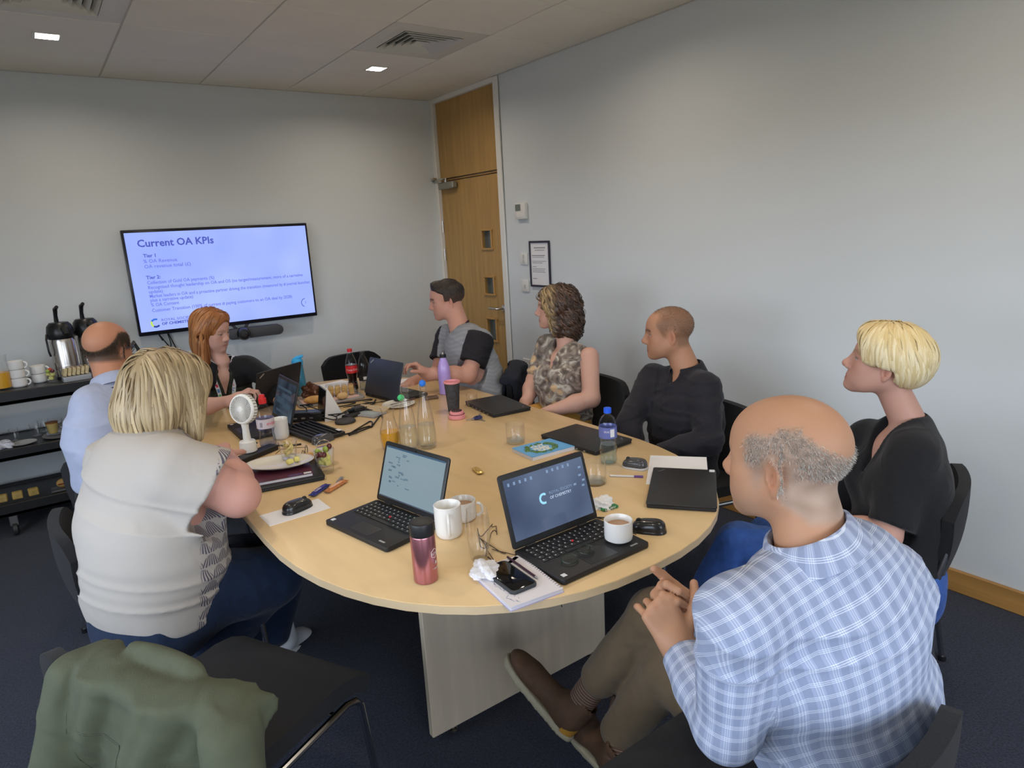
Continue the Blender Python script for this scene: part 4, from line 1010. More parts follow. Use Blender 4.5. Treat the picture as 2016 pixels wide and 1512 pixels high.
def roll(name, label, x, y, z, sx, sy, sz, rz, m=None, group=None):
    b = MB(); ball(b, (0, 0, sz*.9), sz, (sx/sz, sy/sz, .95)); return tag(obj(name, b, m or m_bread, None, 70, (x, y, z), (0, 0, rz)), label, 'bread', group)
roll('bread_roll', 'golden bread roll on the small white dish behind the oval plate', -2.205, -2.665, TZ+.008, .045, .026, .018, R(20))
t = thing('side_dish', 'small white dish under the golden bread roll', 'plate', (-2.205, -2.665, TZ)); obj('body', MB().lathe([(.030, 0), (.052, .006), (.055, .010), (.050, .009), (.03, .004), (.0005, .004)], n=32), m_china, t)
obj('napkin', MB().box((-.02, .03, .018), (.05, .03, .004), M=Matrix.Rotation(R(30), 3, 'X')), m_tissue, t)
# ribbed black pad with raised ribs, dock box
t = thing('ribbed_pad', 'black ribbed folding pad with a white sticker between the mouse and the screen wedge', 'pad', (-2.052, -2.262, TZ), R(90+9))
obj('tray', MB().prism(rrect(.335, .165, .012), .006, .020, .003), m_lap2, t)
for k in range(6): obj('rib', MB().box((-.01, -.062+.024*k, .0235), (.29, .012, .009), bev=.003), m_lap2, t)
obj('sticker', MB().box((-.140, .0-.062, .0285), (.034, .018, .0006)), m_sticker, t)
fe = MB()
for x in (-.14, .14):
    for y in (-.06, .06): fe.box((x, y, .003), (.02, .02, .006))
obj('rubber_feet', fe, m_black, t)
t = thing('docking_box', 'flat black docking box standing behind the ribbed pad', 'dock', (-1.985, -2.010, TZ), R(-35)); obj('body', MB().box((0, 0, .0225), (.17, .075, .045), bev=.004), m_lap2, t); obj('top_plate', MB().box((0, 0, .0457), (.155, .062, .0012)), mat('slate grey top', (.10, .12, .15), .4), t)
for k in range(3): obj('port', MB().box((-.05+.04*k, -.0378, .02), (.018, .002, .008)), m_silver, t)
# conference touch console (wedge)
t = thing('touch_console', 'white wedge-shaped table console with a glossy black screen face', 'console', (-1.935, -2.115, TZ), R(-2))
prof = [(0, 0), (.105, 0), (.036, .158), (.026, .160)]
w = MB(); vs = [(p[0], 0, p[1]) for p in prof]+[(p[0]+.012, .15, p[1]) for p in prof]; w.add(vs, [(0, 1, 2, 3), (7, 6, 5, 4), (0, 4, 5, 1), (1, 5, 6, 2), (2, 6, 7, 3), (3, 7, 4, 0)])
obj('body', w, mat('white console shell', (.72, .71, .68), .3), t)
fc = MB(); fc.add([(-.003+dx_, .006, .004) if i_ == 0 else (.022+dx_, .006, .155) if i_ == 1 else (.022+.012+dx_, .144, .155) if i_ == 2 else (-.003+.012+dx_, .144, .004) for dx_ in (0, .002) for i_ in range(4)], [(0, 1, 2, 3), (7, 6, 5, 4), (0, 4, 5, 1), (1, 5, 6, 2), (2, 6, 7, 3), (3, 7, 4, 0)]); obj('display', fc, mat('glossy black face', (.01, .01, .012), .08), t)
tag(obj('table_microphone', MB().lathe([(.038, 0), (.050, .002), (.051, .009), (.047, .014), (.02, .016), (.0005, .016)], n=36), mat('charcoal puck', (.035, .032, .032), .5), None, None, (-1.862, -2.198, TZ)), 'round flat charcoal puck in front of the white console', 'microphone')
tag(obj('flat_charger', MB().box((0, 0, .009), (.085, .055, .016), bev=.004), m_lap2, None, None, (-1.80, -2.125, TZ), (0, 0, R(25))), 'flat black charger box beside the round puck', 'charger')
t = thing('power_module', 'grey framed table power module with an open lid', 'socket', (-1.725, -2.13, TZ), R(-65)); obj('frame', MB().box((0, 0, .005), (.20, .10, .010), bev=.002), mat('grey module', (.30, .30, .31), .4), t); obj('lid', MB().box((0, .055, .016), (.19, .05, .006), M=Matrix.Rotation(R(18), 3, 'X')), mat('beige lid', (.50, .38, .22), .4), t)
obj('inset', MB().box((.01, -.008, .0105), (.14, .05, .002)), mat('pale inset', (.36, .42, .42), .4), t)
t = thing('power_adapter', 'black plug adapter lying on the grey power module', 'plug', (-1.745, -2.085, TZ+.0115), R(10)); ab = MB(); ab.box((0, 0, .012), (.065, .04, .024), bev=.006, seg=2); ab.box((-.045, 0, .012), (.03, .018, .014), bev=.004); obj('body', ab, m_black, t)
cable('cable', 'black cable winding from the ribbed pad past the power module', [(-1.985, -2.395, TZ+.01), (-1.92, -2.402, TZ+.004), (-1.81, -2.38, TZ+.004), (-1.79, -2.30, TZ+.004), (-1.70, -2.24, TZ+.004), (-1.655, -2.16, TZ+.004), (-1.70, -2.08, TZ+.016), (-1.74, -2.07, TZ+.024)], .0035)
cable('cable', 'black cable looping from behind the food tray to the power module', [(-1.98, -1.98, TZ+.012), (-2.03, -1.90, TZ+.010), (-1.95, -1.86, TZ+.012), (-1.86, -1.90, TZ+.006), (-1.72, -1.90, TZ+.006), (-1.58, -1.86, TZ+.004), (-1.60, -1.96, TZ+.004), (-1.66, -2.06, TZ+.018), (-1.72, -2.10, TZ+.024)], .0035)
cable('cable', 'thin black cable curling over the front of the white console', [(-1.99, -2.02, TZ+.045), (-1.96, -2.00, TZ+.075), (-1.93, -2.08, TZ+.05), (-1.905, -2.15, TZ+.012), (-1.83, -2.14, TZ+.03), (-1.80, -2.10, TZ+.035), (-1.77, -2.09, TZ+.03)], .003)
cable('cable', 'thin dark cable running toward the blue-black laptop', [(-1.72, -1.96, TZ+.004), (-1.62, -1.93, TZ+.004), (-1.52, -1.98, TZ+.004), (-1.45, -2.03, TZ+.004)], .002)
# food tray
t = thing('food_tray', 'grey platter lined with pink paper beside the power module', 'tray', (-1.745, -1.66, TZ), R(-8)); obj('platter', MB().prism(rrect(.36, .26, .03), 0, .012, .004), mat('grey tray', (.30, .28, .27), .35), t); obj('paper_liner', MB().box((0, 0, .0128), (.31, .21, .001)), mat('pink liner', (.66, .46, .42), .7), t)
roll('bread_roll', 'toasted yellow roll at the near left of the grey platter', -1.855, -1.74, TZ+.0135, .055, .032, .022, R(-10))
roll('bread_roll', 'small pale roll in front of the sandwich pack', -1.705, -1.775, TZ+.0135, .034, .026, .020, R(10), mat('pale bread', (.66, .43, .20), .6, var=.2, vscale=30))
crumple('snack_bag', 'open crumpled brown snack bag on the grey platter', 'bag', (-1.815, -1.60, TZ+.0135), .050, .04, .045, mat('brown foil', (.10, .035, .015), .3, metal=.3), 9)
t = thing('sandwich_pack', 'clear pack of toasted sandwiches on the grey platter', 'food', (-1.665, -1.665, TZ+.0135), R(-20))
for k in range(4): obj('sandwich', MB().box((-.06+.038*k, 0, .027), (.030, .085, .052), M=Matrix.Rotation(R(8-4*k), 3, 'Y'), bev=.006), mat('toast', (.60, .38, .13), .6, var=.35, vscale=45), t)
obj('pack', MB().box((0, 0, .030), (.175, .10, .060), bev=.004), m_pet, t)
crumple('napkin', 'crumpled white napkin at the back of the grey platter', 'napkin', (-1.80, -1.535, TZ+.0005), .045, .035, .022, m_tissue, 12)
tag(obj('paper_sheet', MB().box((0, 0, .001), (.25, .17, .0015)), m_paper, None, None, (-1.60, -1.34, TZ), (0, 0, R(12))), 'white sheets near the far end, behind the platter', 'paper')
tag(obj('paper_sheet', MB().box((0, 0, .001), (.21, .15, .0015)), m_paper, None, None, (-1.30, -1.55, TZ), (0, 0, R(-30))), 'white sheets under the forearm of the man in the grey T-shirt', 'paper')
t = thing('plate', 'cream plate with a brown-handled knife in front of the blue-black laptop', 'plate', (-1.525, -2.105, TZ)); obj('body', MB().lathe([(.05, 0), (.072, .006), (.088, .014), (.086, .0155), (.07, .009), (.0005, .006)], n=40), mat('cream china', (.74, .71, .62), .2), t)
kn = thing('knife', 'dark-handled knife lying across the cream plate', 'cutlery', (-1.49, -2.11, TZ+.016), R(10)); obj('handle', MB().box((.03, 0, .004), (.08, .014, .007), bev=.003), mat('brown handle', (.09, .035, .02), .4), kn); obj('blade', MB().box((-.05, 0, .004), (.09, .013, .0015)), m_chrome, kn)
tag(obj('grape', ball(MB(), (0, 0, .010), .0105, (1, 1, .95)), m_rgr, None, 60, (-1.652, -2.150, TZ)), 'single dark grape on the bare table beside the power module', 'fruit')
tag(obj('wallet', MB().box((0, 0, .006), (.075, .05, .012), bev=.003), mat('brown leather', (.12, .07, .04), .5), None, None, (-1.325, -2.10, TZ), (0, 0, R(-20))), 'small brown wallet on the bare table behind the carafes', 'wallet')
# ---------------------------------------------------------------- refreshment trolley
m_tr = mat('black trolley', (.010, .010, .011), .45)
m_trtop = mat('black trolley deck', (.03, .03, .032), .35)
TX0, TX1, TYF, TYB = -3.62, -2.50, -.57, -.10
t = thing('trolley', 'black three-shelf refreshment trolley against the back wall', 'trolley', ((TX0+TX1)/2, (TYF+TYB)/2, 0))
tw, td = TX1-TX0, TYB-TYF
for z1_, z0_ in ((.862, .785), (.528, .462), (.205, .13)):
    s = MB(); s.box((0, 0, z0_+.012), (tw, td, .024), bev=.003); s.box((0, -td/2+.012, (z0_+z1_)/2), (tw, .024, z1_-z0_), bev=.004); s.box((0, td/2-.012, (z0_+z1_)/2), (tw, .024, z1_-z0_), bev=.004); s.box((-tw/2+.012, 0, (z0_+z1_)/2), (.024, td-.048, z1_-z0_), bev=.004); s.box((tw/2-.012, 0, (z0_+z1_)/2), (.024, td-.048, z1_-z0_), bev=.004)
    o = obj('shelf', s, m_tr, t); obj('deck', MB().box((0, 0, z0_+.027+(.045 if z0_ > .7 else .03)), (tw-.05, td-.05, .006)), m_trtop, o)
for sx in (-1, 1):
    for sy in (-1, 1): obj('upright', MB().box((sx*(tw/2-.02), sy*(td/2-.02), .475), (.035, .035, .75), bev=.004), m_tr, t)
for sx in (-.86, .86):
    for sy in (-1, 1):
        o = obj('castor', MB().lathe([(.030, -.014), (.040, -.010), (.040, .010), (.030, .014)], (sx*tw/2*.55-.0, sy*(td/2-.04), .040), 28, axis='X'), mat('castor rubber', (.03, .03, .03), .5), t)
        obj('fork', MB().box((sx*tw/2*.55, sy*(td/2-.04), .095), (.045, .03, .07), bev=.004), m_chrome, o)
DK = .860
def airpot(label, x, y, rz=0., k=1.0):
    t = thing('airpot', label, 'flask', (x, y, DK), rz, 'steel pump-top airpots')
    m_st = mat('airpot steel', (.52, .49, .46), .25, metal=1.0)
    obj('body', MB().lathe([(.066, 0), (.070, .004), (.070, .23), (.064, .25)], n=36), m_st, t)
    obj('base_ring', MB().lathe([(.071, 0), (.072, .003), (.072, .018), (.070, .02)], n=36), m_black, t)
    obj('head', MB().lathe([(.070, .248), (.074, .255), (.073, .29), (.066, .325), (.05, .345), (.0005, .35)], n=36), m_shell, t)
    sp = MB(); sp.tube([(0, -.06, .31), (0, -.095, .305), (0, -.108, .28)], .014, 10, radii=[.018, .015, .011]); obj('spout', sp, m_shell, t)
    lv = MB(); lv.tube([(0, .03, .345), (0, .025, .385), (0, .01, .425), (0, -.028, .440)], .012, 10, radii=[.013, .011, .013, .010]); lv.cyl((0, .03, .34), (0, .028, .380), .010); obj('pump_lever', lv, m_shell, t)
    hd_ = MB(); hd_.tube([(-.074, 0, .28), (-.086, -.02, .25), (-.088, -.03, .18), (-.080, -.02, .15)], .006, 8); obj('carry_handle', hd_, m_black, t)
    return t
airpot('steel airpot with a black pump head, left of the two behind the bald man', -2.905, -.36, R(15))
airpot('steel airpot with a black pump head, partly behind the bald man', -2.765, -.28, R(15))
t = thing('serving_jug', 'small black jug with a grey lever lid beyond the bald man', 'jug', (-2.555, -.38, DK), R(35))
obj('body', MB().lathe([(.040, 0), (.044, .003), (.040, .07), (.030, .095)], n=28), m_shell, t); hv = MB(); hv.tube([(-.03, 0, .085), (0, 0, .13), (.035, 0, .165), (.06, 0, .12), (.05, 0, .07)], .010, 10, radii=[.009, .013, .016, .011, .006]); obj('lever', hv, mat('lever grey', (.05, .05, .05), .3), t)
t = thing('juice_jug', 'glass jug of orange juice at the left edge of the trolley top', 'jug', (-3.235, -.44, DK)); obj('glass', MB().lathe([(.045, 0), (.05, .004), (.052, .10), (.044, .16), (.046, .20), (.044, .20), (.042, .16), (.05, .10), (.047, .01), (.0005, .009)], n=32), m_glass, t, smooth=60); obj('juice', MB().lathe([(.0005, .010), (.046, .011), (.049, .10), (.0005, .10)], n=32), mat('orange juice', (.78, .40, .03), .3), t)
def mug(label, x, y, z): 
    return cup(label, x, y, .040, .052, R(-20), z=z, tea=False, group='stacked white cups on the trolley', hr=.02)
for k in range(3): mug('white cup on the trolley, %s of the stack of three' % ('bottom', 'middle', 'top')[k], -3.155, -.44, DK+.0505*k+.0005)
mug('white cup on the trolley, lower of the pair left of the sandwiches', -3.055, -.38, DK+.0005)
mug('white cup on the trolley, upper of the pair left of the sandwiches', -3.055, -.38, DK+.0510)
t = thing('fruit_cup', 'clear tumbler of fruit salad on the trolley top', 'glass', (-2.997, -.47, DK)); obj('glass', MB().lathe([(.022, 0), (.026, .003), (.034, .07), (.033, .07), (.0005, .006)], n=24), m_glass, t, smooth=60)
for (c, d, m_) in (((0, 0, .03), .02, m_melon), ((.01, .005, .05), .018, m_melon), ((-.012, 0, .055), .017, m_pine)): obj('melon_cube', MB().box(c, (d*1.3, d*1.2, d), rz=d*60, bev=.004), m_, t)
obj('grape', ball(MB(), (-.012, -.012, .075), .011), m_ggr, t, 60); obj('grape', ball(MB(), (.012, -.010, .073), .011), m_rgr, t, 60); obj('strawberry', ball(MB(), (.0, .004, .078), .013), mat('strawberry', (.50, .05, .03), .35), t, 60)
t = thing('sandwich_box', 'clear box of wrapped wafer sandwiches in front of the airpots', 'food', (-2.872, -.47, DK), R(5)); obj('tray', MB().prism(rrect(.15, .10, .01), 0, .03, .003), mat('clear tray', (.42, .42, .42), .3), t)
for k in range(6): obj('wafer', MB().box((-.056+.0225*k, 0, .056), (.018, .085, .046), M=Matrix.Rotation(R(14), 3, 'Y'), bev=.002), mat('wafer', (.66, .52, .28), .6, var=.3, vscale=70), t)
obj('film', MB().box((0, 0, .045), (.155, .105, .075), bev=.005), m_pet, t)
MD = .528
for k, (x, y, r) in enumerate(((-3.24, -.36, .02), (-3.13, -.33, .026), (-3.09, -.25, .026), (-3.02, -.30, .026))):
    tumbler(['stemmed glass at the left of the middle trolley shelf', 'clear glass on the middle trolley shelf, left of the custard cup', 'clear glass at the back of the middle trolley shelf', 'clear glass behind the custard cup on the middle shelf'][k], x, y, r, .085, z=MD-.008, water=0, rt=r*1.25, group='glasses on the middle trolley shelf')
t = thing('dessert_cup', 'clear cup of yellow custard dessert with a brown top on the middle shelf', 'food', (-3.045, -.42, MD-.004)); obj('glass', MB().lathe([(.022, .02), (.026, .022), (.036, .095), (.035, .095), (.0005, .024)], n=24), m_glass, t); obj('custard', MB().lathe([(.0005, .022), (.024, .023), (.033, .085), (.0005, .085)], n=24), mat('custard', (.48, .36, .12), .4), t); obj('topping', MB().lathe([(.033, .085), (.0335, .092), (.0005, .094)], n=24), mat('caramel top', (.25, .08, .02), .4), t); obj('foot', MB().lathe([(.022, 0), (.02, .02)], n=16), m_glass, t)
t = thing('plate', 'round platter of scraps on the middle trolley shelf', 'plate', (-2.995, -.42, MD-.008)); obj('body', MB().lathe([(.06, 0), (.11, .012), (.112, .015), (.08, .008), (.0005, .005)], n=40), mat('grey tray', (.30, .28, .27), .35), t)
crumple('cling_film', 'crumpled clear film heaped on the round platter of the middle shelf', 'wrapper', (-2.985, -.38, MD+.004), .07, .045, .035, mat('film grey', (.28, .28, .30), .15), 21)
roll('bread_roll', 'small dark roll on the round platter of the middle trolley shelf', -2.95, -.46, MD+.004, .025, .018, .012, .3, mat('dark crust', (.20, .07, .03), .5))
t = thing('saucer', 'white saucer on the middle trolley shelf beside the napkin', 'plate', (-3.20, -.47, MD-.008)); obj('body', MB().lathe([(.03, 0), (.06, .010), (.068, .014), (.06, .013), (.0005, .005)], n=32), m_china, t)
crumple('napkin', 'crumpled white napkin at the left of the middle trolley shelf', 'napkin', (-3.29, -.46, MD-.008), .045, .04, .025, m_tissue, 31)
LD = .19
for k, x in enumerate((-3.36, -3.285, -3.205)):
    t = thing('sandwich', 'yellow sandwich on the lowest trolley shelf, %s of three' % ('left', 'middle', 'right')[k], 'food', (x, -.47, LD+.006), R(-6+6*k), 'sandwiches on the lowest shelf')
    obj('bread', MB().box((0, 0, .036), (.052, .045, .012), M=Matrix.Rotation(R(75), 3, 'X'), bev=.004), mat('yellow bread', (.42, .28, .07), .6, var=.25, vscale=40), t, loc=(0, 0, -.012)); obj('bread', MB().box((0, .016, .036), (.052, .045, .012), M=Matrix.Rotation(R(75), 3, 'X'), bev=.004), mat('yellow bread', (.42, .28, .07), .6), t, loc=(0, 0, -.012)); obj('filling', MB().box((0, .008, .036), (.048, .04, .004), M=Matrix.Rotation(R(75), 3, 'X')), mat('dark crust', (.20, .07, .03), .5), t, loc=(0, 0, -.012))
t = thing('pastry', 'round filled pastry in a clear tray on the lowest trolley shelf', 'food', (-3.055, -.46, LD+.004)); obj('tray', MB().prism(rrect(.13, .09, .01), 0, .012, .003), mat('dim tray', (.10, .10, .10), .3), t); b_ = MB(); ball(b_, (0, 0, .040), .028, (1.2, .8, 1)); obj('bun', b_, mat('pastry', (.45, .27, .08), .6, var=.2, vscale=30), t, 60); obj('jam', MB().box((0, -.018, .040), (.05, .016, .007), bev=.003), mat('jam', (.25, .04, .01), .3), t)
# ---------------------------------------------------------------- implicit-surface modelling for people and cloth
f32 = np.float32
def nrm(v): v = np.asarray(v, float); return v/(np.linalg.norm(v)+1e-12)
def smin(a, b, k):
    if k <= 0: return np.minimum(a, b)
    h = np.clip(.5+.5*(b-a)/k, 0, 1); return b*(1-h)+a*h-k*h*(1-h)
def smax(a, b, k): return -smin(-a, -b, k)
def d_cap(p, a, b, ra, rb):
    a = np.asarray(a, f32); b = np.asarray(b, f32); ab = b-a; q = p-a
    t = np.clip(q@ab/max(float(ab@ab), 1e-9), 0, 1)
    return np.linalg.norm(q-t[:, None]*ab, axis=1)-(ra+(rb-ra)*t)
def d_ell(p, c, r, M=None):
    q = p-np.asarray(c, f32)
    if M is not None: q = q@np.asarray(M, f32)      # columns of M are the ellipsoid axes
    r = np.asarray(r, f32); k0 = np.linalg.norm(q/r, axis=1); k1 = np.linalg.norm(q/(r*r), axis=1)+1e-9
    return k0*(k0-1)/k1
def d_ecap(p, a, b, wa, wb, da, db, lat, dep):
    a = np.asarray(a, f32); b = np.asarray(b, f32); ab = b-a; q = p-a
    tr = q@ab/float(ab@ab); t = np.clip(tr, 0, 1); L = float(np.linalg.norm(ab))
    x = q@np.asarray(lat, f32); y = q@np.asarray(dep, f32)
    c = t[:, None]*ab; x = x-c@np.asarray(lat, f32); y = y-c@np.asarray(dep, f32)
    z = (tr-t)*L; w = wa+(wb-wa)*t; d = da+(db-da)*t; m = np.minimum(w, d)
    return (np.sqrt((x/w)**2+(y/d)**2+(z/m)**2)-1)*m
def frame(F, U):
    F = nrm(F); L = nrm(np.cross(U, F)); U = np.cross(F, L); return np.stack([F, L, U], 1)
class Sdf:
    def __init__(s): s.ops = []; s.disp = None; s.amp = 0.
    def _a(s, fn, k, c, r, m): s.ops.append((fn, k, np.asarray(c, f32), float(r), m)); return s
    def cap(s, a, b, ra, rb=None, k=.01, m='u'):
        rb = ra if rb is None else rb; a = np.asarray(a, float); b = np.asarray(b, float)
        return s._a(lambda p: d_cap(p, a, b, ra, rb), k, (a+b)/2, np.linalg.norm(b-a)/2+max(ra, rb), m)
    def ell(s, c, r, M=None, k=.01, m='u'):
        return s._a(lambda p: d_ell(p, c, r, M), k, c, max(r), m)
    def ecap(s, a, b, wa, wb, da, db, lat, dep, k=.02, m='u'):
        a = np.asarray(a, float); b = np.asarray(b, float)
        return s._a(lambda p: d_ecap(p, a, b, wa, wb, da, db, lat, dep), k, (a+b)/2, np.linalg.norm(b-a)/2+max(wa, wb, da, db), m)
    def fn(s, f, c, r, k=.01, m='u'): return s._a(f, k, c, r, m)
    def ev(s, p, prune=None):
        p = p.astype(f32); d = np.full(len(p), .5, f32)
        for fn, k, c, r, m in s.ops:
            if prune is not None and m != 'i' and np.linalg.norm(c-prune[0]) > r+prune[1]+k+.02: continue
            v = fn(p).astype(f32)
            if m == 'u': d = smin(d, v, k)
            elif m == 's': d = smax(d, -v, k)
            elif m == 'i': d = smax(d, v, k)
        if s.disp is not None: d = d+s.disp(p)
        return d
    def mesh(s, vox):
        lo = np.min([c-r for _, _, c, r, m in s.ops if m == 'u'], axis=0)-3*vox; hi = np.max([c+r for _, _, c, r, m in s.ops if m == 'u'], axis=0)+3*vox
        B = 8; nb = np.ceil((hi-lo)/(vox*B)).astype(int)+1; bs = vox*B
        ii = np.stack(np.meshgrid(*[np.arange(n) for n in nb], indexing='ij'), -1).reshape(-1, 3)
        cen = lo+(ii+.5)*bs-.5*vox; dc = s.ev(cen); act = np.abs(dc) < bs*.95+s.amp+.012
        V = np.repeat(np.repeat(np.repeat(np.where(dc < 0, -1, 1).reshape(nb).astype(f32), B, 0), B, 1), B, 2)
        g = np.stack(np.meshgrid(*[np.arange(B)]*3, indexing='ij'), -1).reshape(-1, 3)
        ai = ii[act]; key = (ai//3)@np.array([1, 1000, 1000000])
        for kk in np.unique(key):
            bl = ai[key == kk]; idx = (bl[:, None, :]*B+g[None]).reshape(-1, 3); P = lo+idx*vox
            c = (P.min(0)+P.max(0))/2; v = s.ev(P, (c.astype(f32), float(np.linalg.norm(P.max(0)-c))))
            V[idx[:, 0], idx[:, 1], idx[:, 2]] = v
        S = V < 0; nx, ny, nz = S.shape
        cnt = np.zeros((nx-1, ny-1, nz-1), np.int8)
        for a in (0, 1):
            for b in (0, 1):
                for c in (0, 1): cnt += S[a:nx-1+a, b:ny-1+b, c:nz-1+c]
        cells = np.argwhere((cnt > 0) & (cnt < 8)); N = len(cells)
        idm = np.full(cnt.shape, -1, np.int32); idm[cells[:, 0], cells[:, 1], cells[:, 2]] = np.arange(N)
        acc = np.zeros((N, 3)); num = np.zeros(N)
        cor = [(a, b, c) for a in (0, 1) for b in (0, 1) for c in (0, 1)]
        for A in cor:
            for ax in range(3):
                if A[ax]: continue
                Bc = list(A); Bc[ax] = 1
                va = V[cells[:, 0]+A[0], cells[:, 1]+A[1], cells[:, 2]+A[2]]; vb = V[cells[:, 0]+Bc[0], cells[:, 1]+Bc[1], cells[:, 2]+Bc[2]]
                m = (va < 0) != (vb < 0); t = np.zeros(N); t[m] = va[m]/(va[m]-vb[m])
                q = np.array(A, float)[None].repeat(N, 0); q[:, ax] += t; acc[m] += q[m]; num[m] += 1
        verts = lo+(cells+acc/num[:, None])*vox
        faces = []
        for ax in range(3):
            o1, o2 = (ax+1) % 3, (ax+2) % 3
            sl = [slice(1, -1)]*3; sl[ax] = slice(0, -1)
            s2 = list(sl); s2[ax] = slice(1, None)
            e = np.argwhere(S[tuple(sl)] != S[tuple(s2)])
            if not len(e): continue
            off = np.array([1, 1, 1]); off[ax] = 0; e = e+off
            ins = S[e[:, 0], e[:, 1], e[:, 2]]
            u1 = np.zeros(3, int); u1[o1] = 1; u2 = np.zeros(3, int); u2[o2] = 1
            def gid(q): 
                q = np.clip(q, 0, np.array(idm.shape)-1); return idm[q[:, 0], q[:, 1], q[:, 2]]
            a, b, c, d = gid(e), gid(e-u1), gid(e-u1-u2), gid(e-u2)
            F = np.stack([a, b, c, d], 1); F[~ins] = F[~ins][:, ::-1]; faces.append(F[(F >= 0).all(1)])
        return verts, np.concatenate(faces)
def np_obj(name, verts, faces, m, parent=None, col=None, uv=None, smooth=True):
    me = bpy.data.meshes.new(name); n = len(verts); k = faces.shape[1]; nf = len(faces)
    me.vertices.add(n); me.vertices.foreach_set('co', verts.astype(f32).ravel())
    me.loops.add(nf*k); me.loops.foreach_set('vertex_index', faces.astype(np.int32).ravel())
    me.polygons.add(nf); me.polygons.foreach_set('loop_start', np.arange(0, nf*k, k, dtype=np.int32))
    try: me.polygons.foreach_set('loop_total', np.full(nf, k, np.int32))
    except Exception: pass
    me.polygons.foreach_set('use_smooth', np.full(nf, smooth)); me.update(calc_edges=True); me.validate()
    if col is not None:
        a = me.color_attributes.new('Col', 'FLOAT_COLOR', 'POINT'); c4 = np.ones((n, 4), f32); c4[:, :3] = col; a.data.foreach_set('color', c4.ravel())
    if uv is not None:
        a = me.attributes.new('cloth', 'FLOAT_VECTOR', 'POINT'); a.data.foreach_set('vector', uv.astype(f32).ravel())
    me.materials.append(m)
    o = bpy.data.objects.new(name, me); COL.objects.link(o)
    if parent:
        o.parent = parent; o.location = [-x for x in parent.location]
    return o

# ---- head --------------------------------------------------------------
def head_sdf(p, c):
    """p in head frame: x face, y left, z up; ear canal height at z = 0"""
    s = c.get('scale', 1.); p = p/s; y = np.abs(p[:, 1]); q = p.copy(); q[:, 1] = y; q = q.astype(f32)
    jw = c.get('jaw', 1.)
    d = d_ell(q, (-.012, 0, .046), (.100, .078, .082))
    d = smin(d, d_ell(q, (.034, 0, .038), (.060, .060, .060)), .03)
    d = smin(d, d_ell(q, (.036, 0, -.018), (.052, .055*jw, .072)), .03)
    d = smin(d, d_cap(q, (-.006, .052*jw, -.040), (.060, .020*jw, -.086), .017, .015), .028)
    d = smin(d, d_cap(q, (-.01, .035, -.03), (.05, .0, -.07), .03, .022), .03)
    d = smin(d, d_ell(q, (.073, 0, -.088), (.0215, .021, .017)), .02)
    d = smin(d, d_ell(q, (.069, 0, -.050), (.0245, .031, .030)), .022)
    d = smin(d, d_ell(q, (.052, .040, -.010), (.026, .022, .022)), .02)
    d = smin(d, d_ell(q, (.040, .034, -.046), (.038, .026, .036)), .03)
    d = smin(d, d_cap(q, (.084-.004*c.get('soft', 0), .010, .030), (.066-.003*c.get('soft', 0), .047, .022), .010-.002*c.get('soft', 0), .008), .014)
    d = smax(d, -d_ell(q, (.101+.003*c.get('soft', 0), .032, .010), (.022, .017, .011)), .012)
    nz = c.get('nose', 1.)
    d = smin(d, d_cap(q, (.086, 0, .022), (.086+.020*nz, 0, -.017), .0080, .0108), .014)
    d = smin(d, d_ell(q, (.086+.020*nz, 0, -.022), (.0125, .0120, .0105)), .010)
    d = smin(d, d_ell(q, (.092+.004*nz, .0125, -.027), (.012, .0078, .0088)), .007)
    d = smax(d, -d_ell(q, (.099, .0068, -.036), (.006, .0032, .004)), .003)
    e = np.linalg.norm(q-np.array((.0735, .0315, .010), f32), axis=1)
    d = smin(d, e-.0128, .002)
    op = c.get('eye', .0045)
    d = smin(d, smax(e-.0146, (.010+op)-q[:, 2], .001), .004); d = smin(d, smax(e-.0144, q[:, 2]-(.010-.0045), .001), .004)
    lp = c.get('lip', 1.)
    d = smin(d, d_cap(q, (.080, .020, -.060), (.0905, 0, -.0565), .0045, .0062*lp), .005)
    d = smin(d, d_cap(q, (.079, .018, -.0635), (.0885, 0, -.0675), .0045, .0072*lp), .005)
    d = smax(d, -d_cap(q, (.080, .024, -.0620), (.0985, 0, -.0615), .0012, .0018), .003)
    # ear
    a = R(24); b = R(-12); E0 = q-np.array((-.010, .0745, -.002), f32)
    # flare: the back edge stands away from the skull
    x = E0[:, 0]*math.cos(a)-E0[:, 1]*math.sin(a); yy = E0[:, 0]*math.sin(a)+E0[:, 1]*math.cos(a)
    zz = x*math.sin(b)*-1+E0[:, 2]*math.cos(b); x = x*math.cos(b)+E0[:, 2]*math.sin(b)
    ep = np.stack([x, yy, zz], 1).astype(f32); es = c.get('ear', 1.); ep = ep/es
    ed = d_ell(ep, (-.003, 0, .004), (.0175, .0072, .029)); ed = smin(ed, d_ell(ep, (.003, 0, -.024), (.009, .005, .010)), .008)
    ed = smax(ed, -d_ell(ep, (0, .007, .006), (.0118, .0062, .021)), .0025)
    ed = smax(ed, -d_ell(ep, (.003, .003, -.004), (.007, .008, .009)), .003)
    ed = smin(ed, d_cap(ep, (-.006, .001, .014), (-.003, .002, -.010), .0022, .0025), .002)
    ed = smin(ed, d_ell(ep, (.011, .0, -.004), (.004, .005, .007)), .003)
    d = smin(d, ed*es, .004)
    return d*s
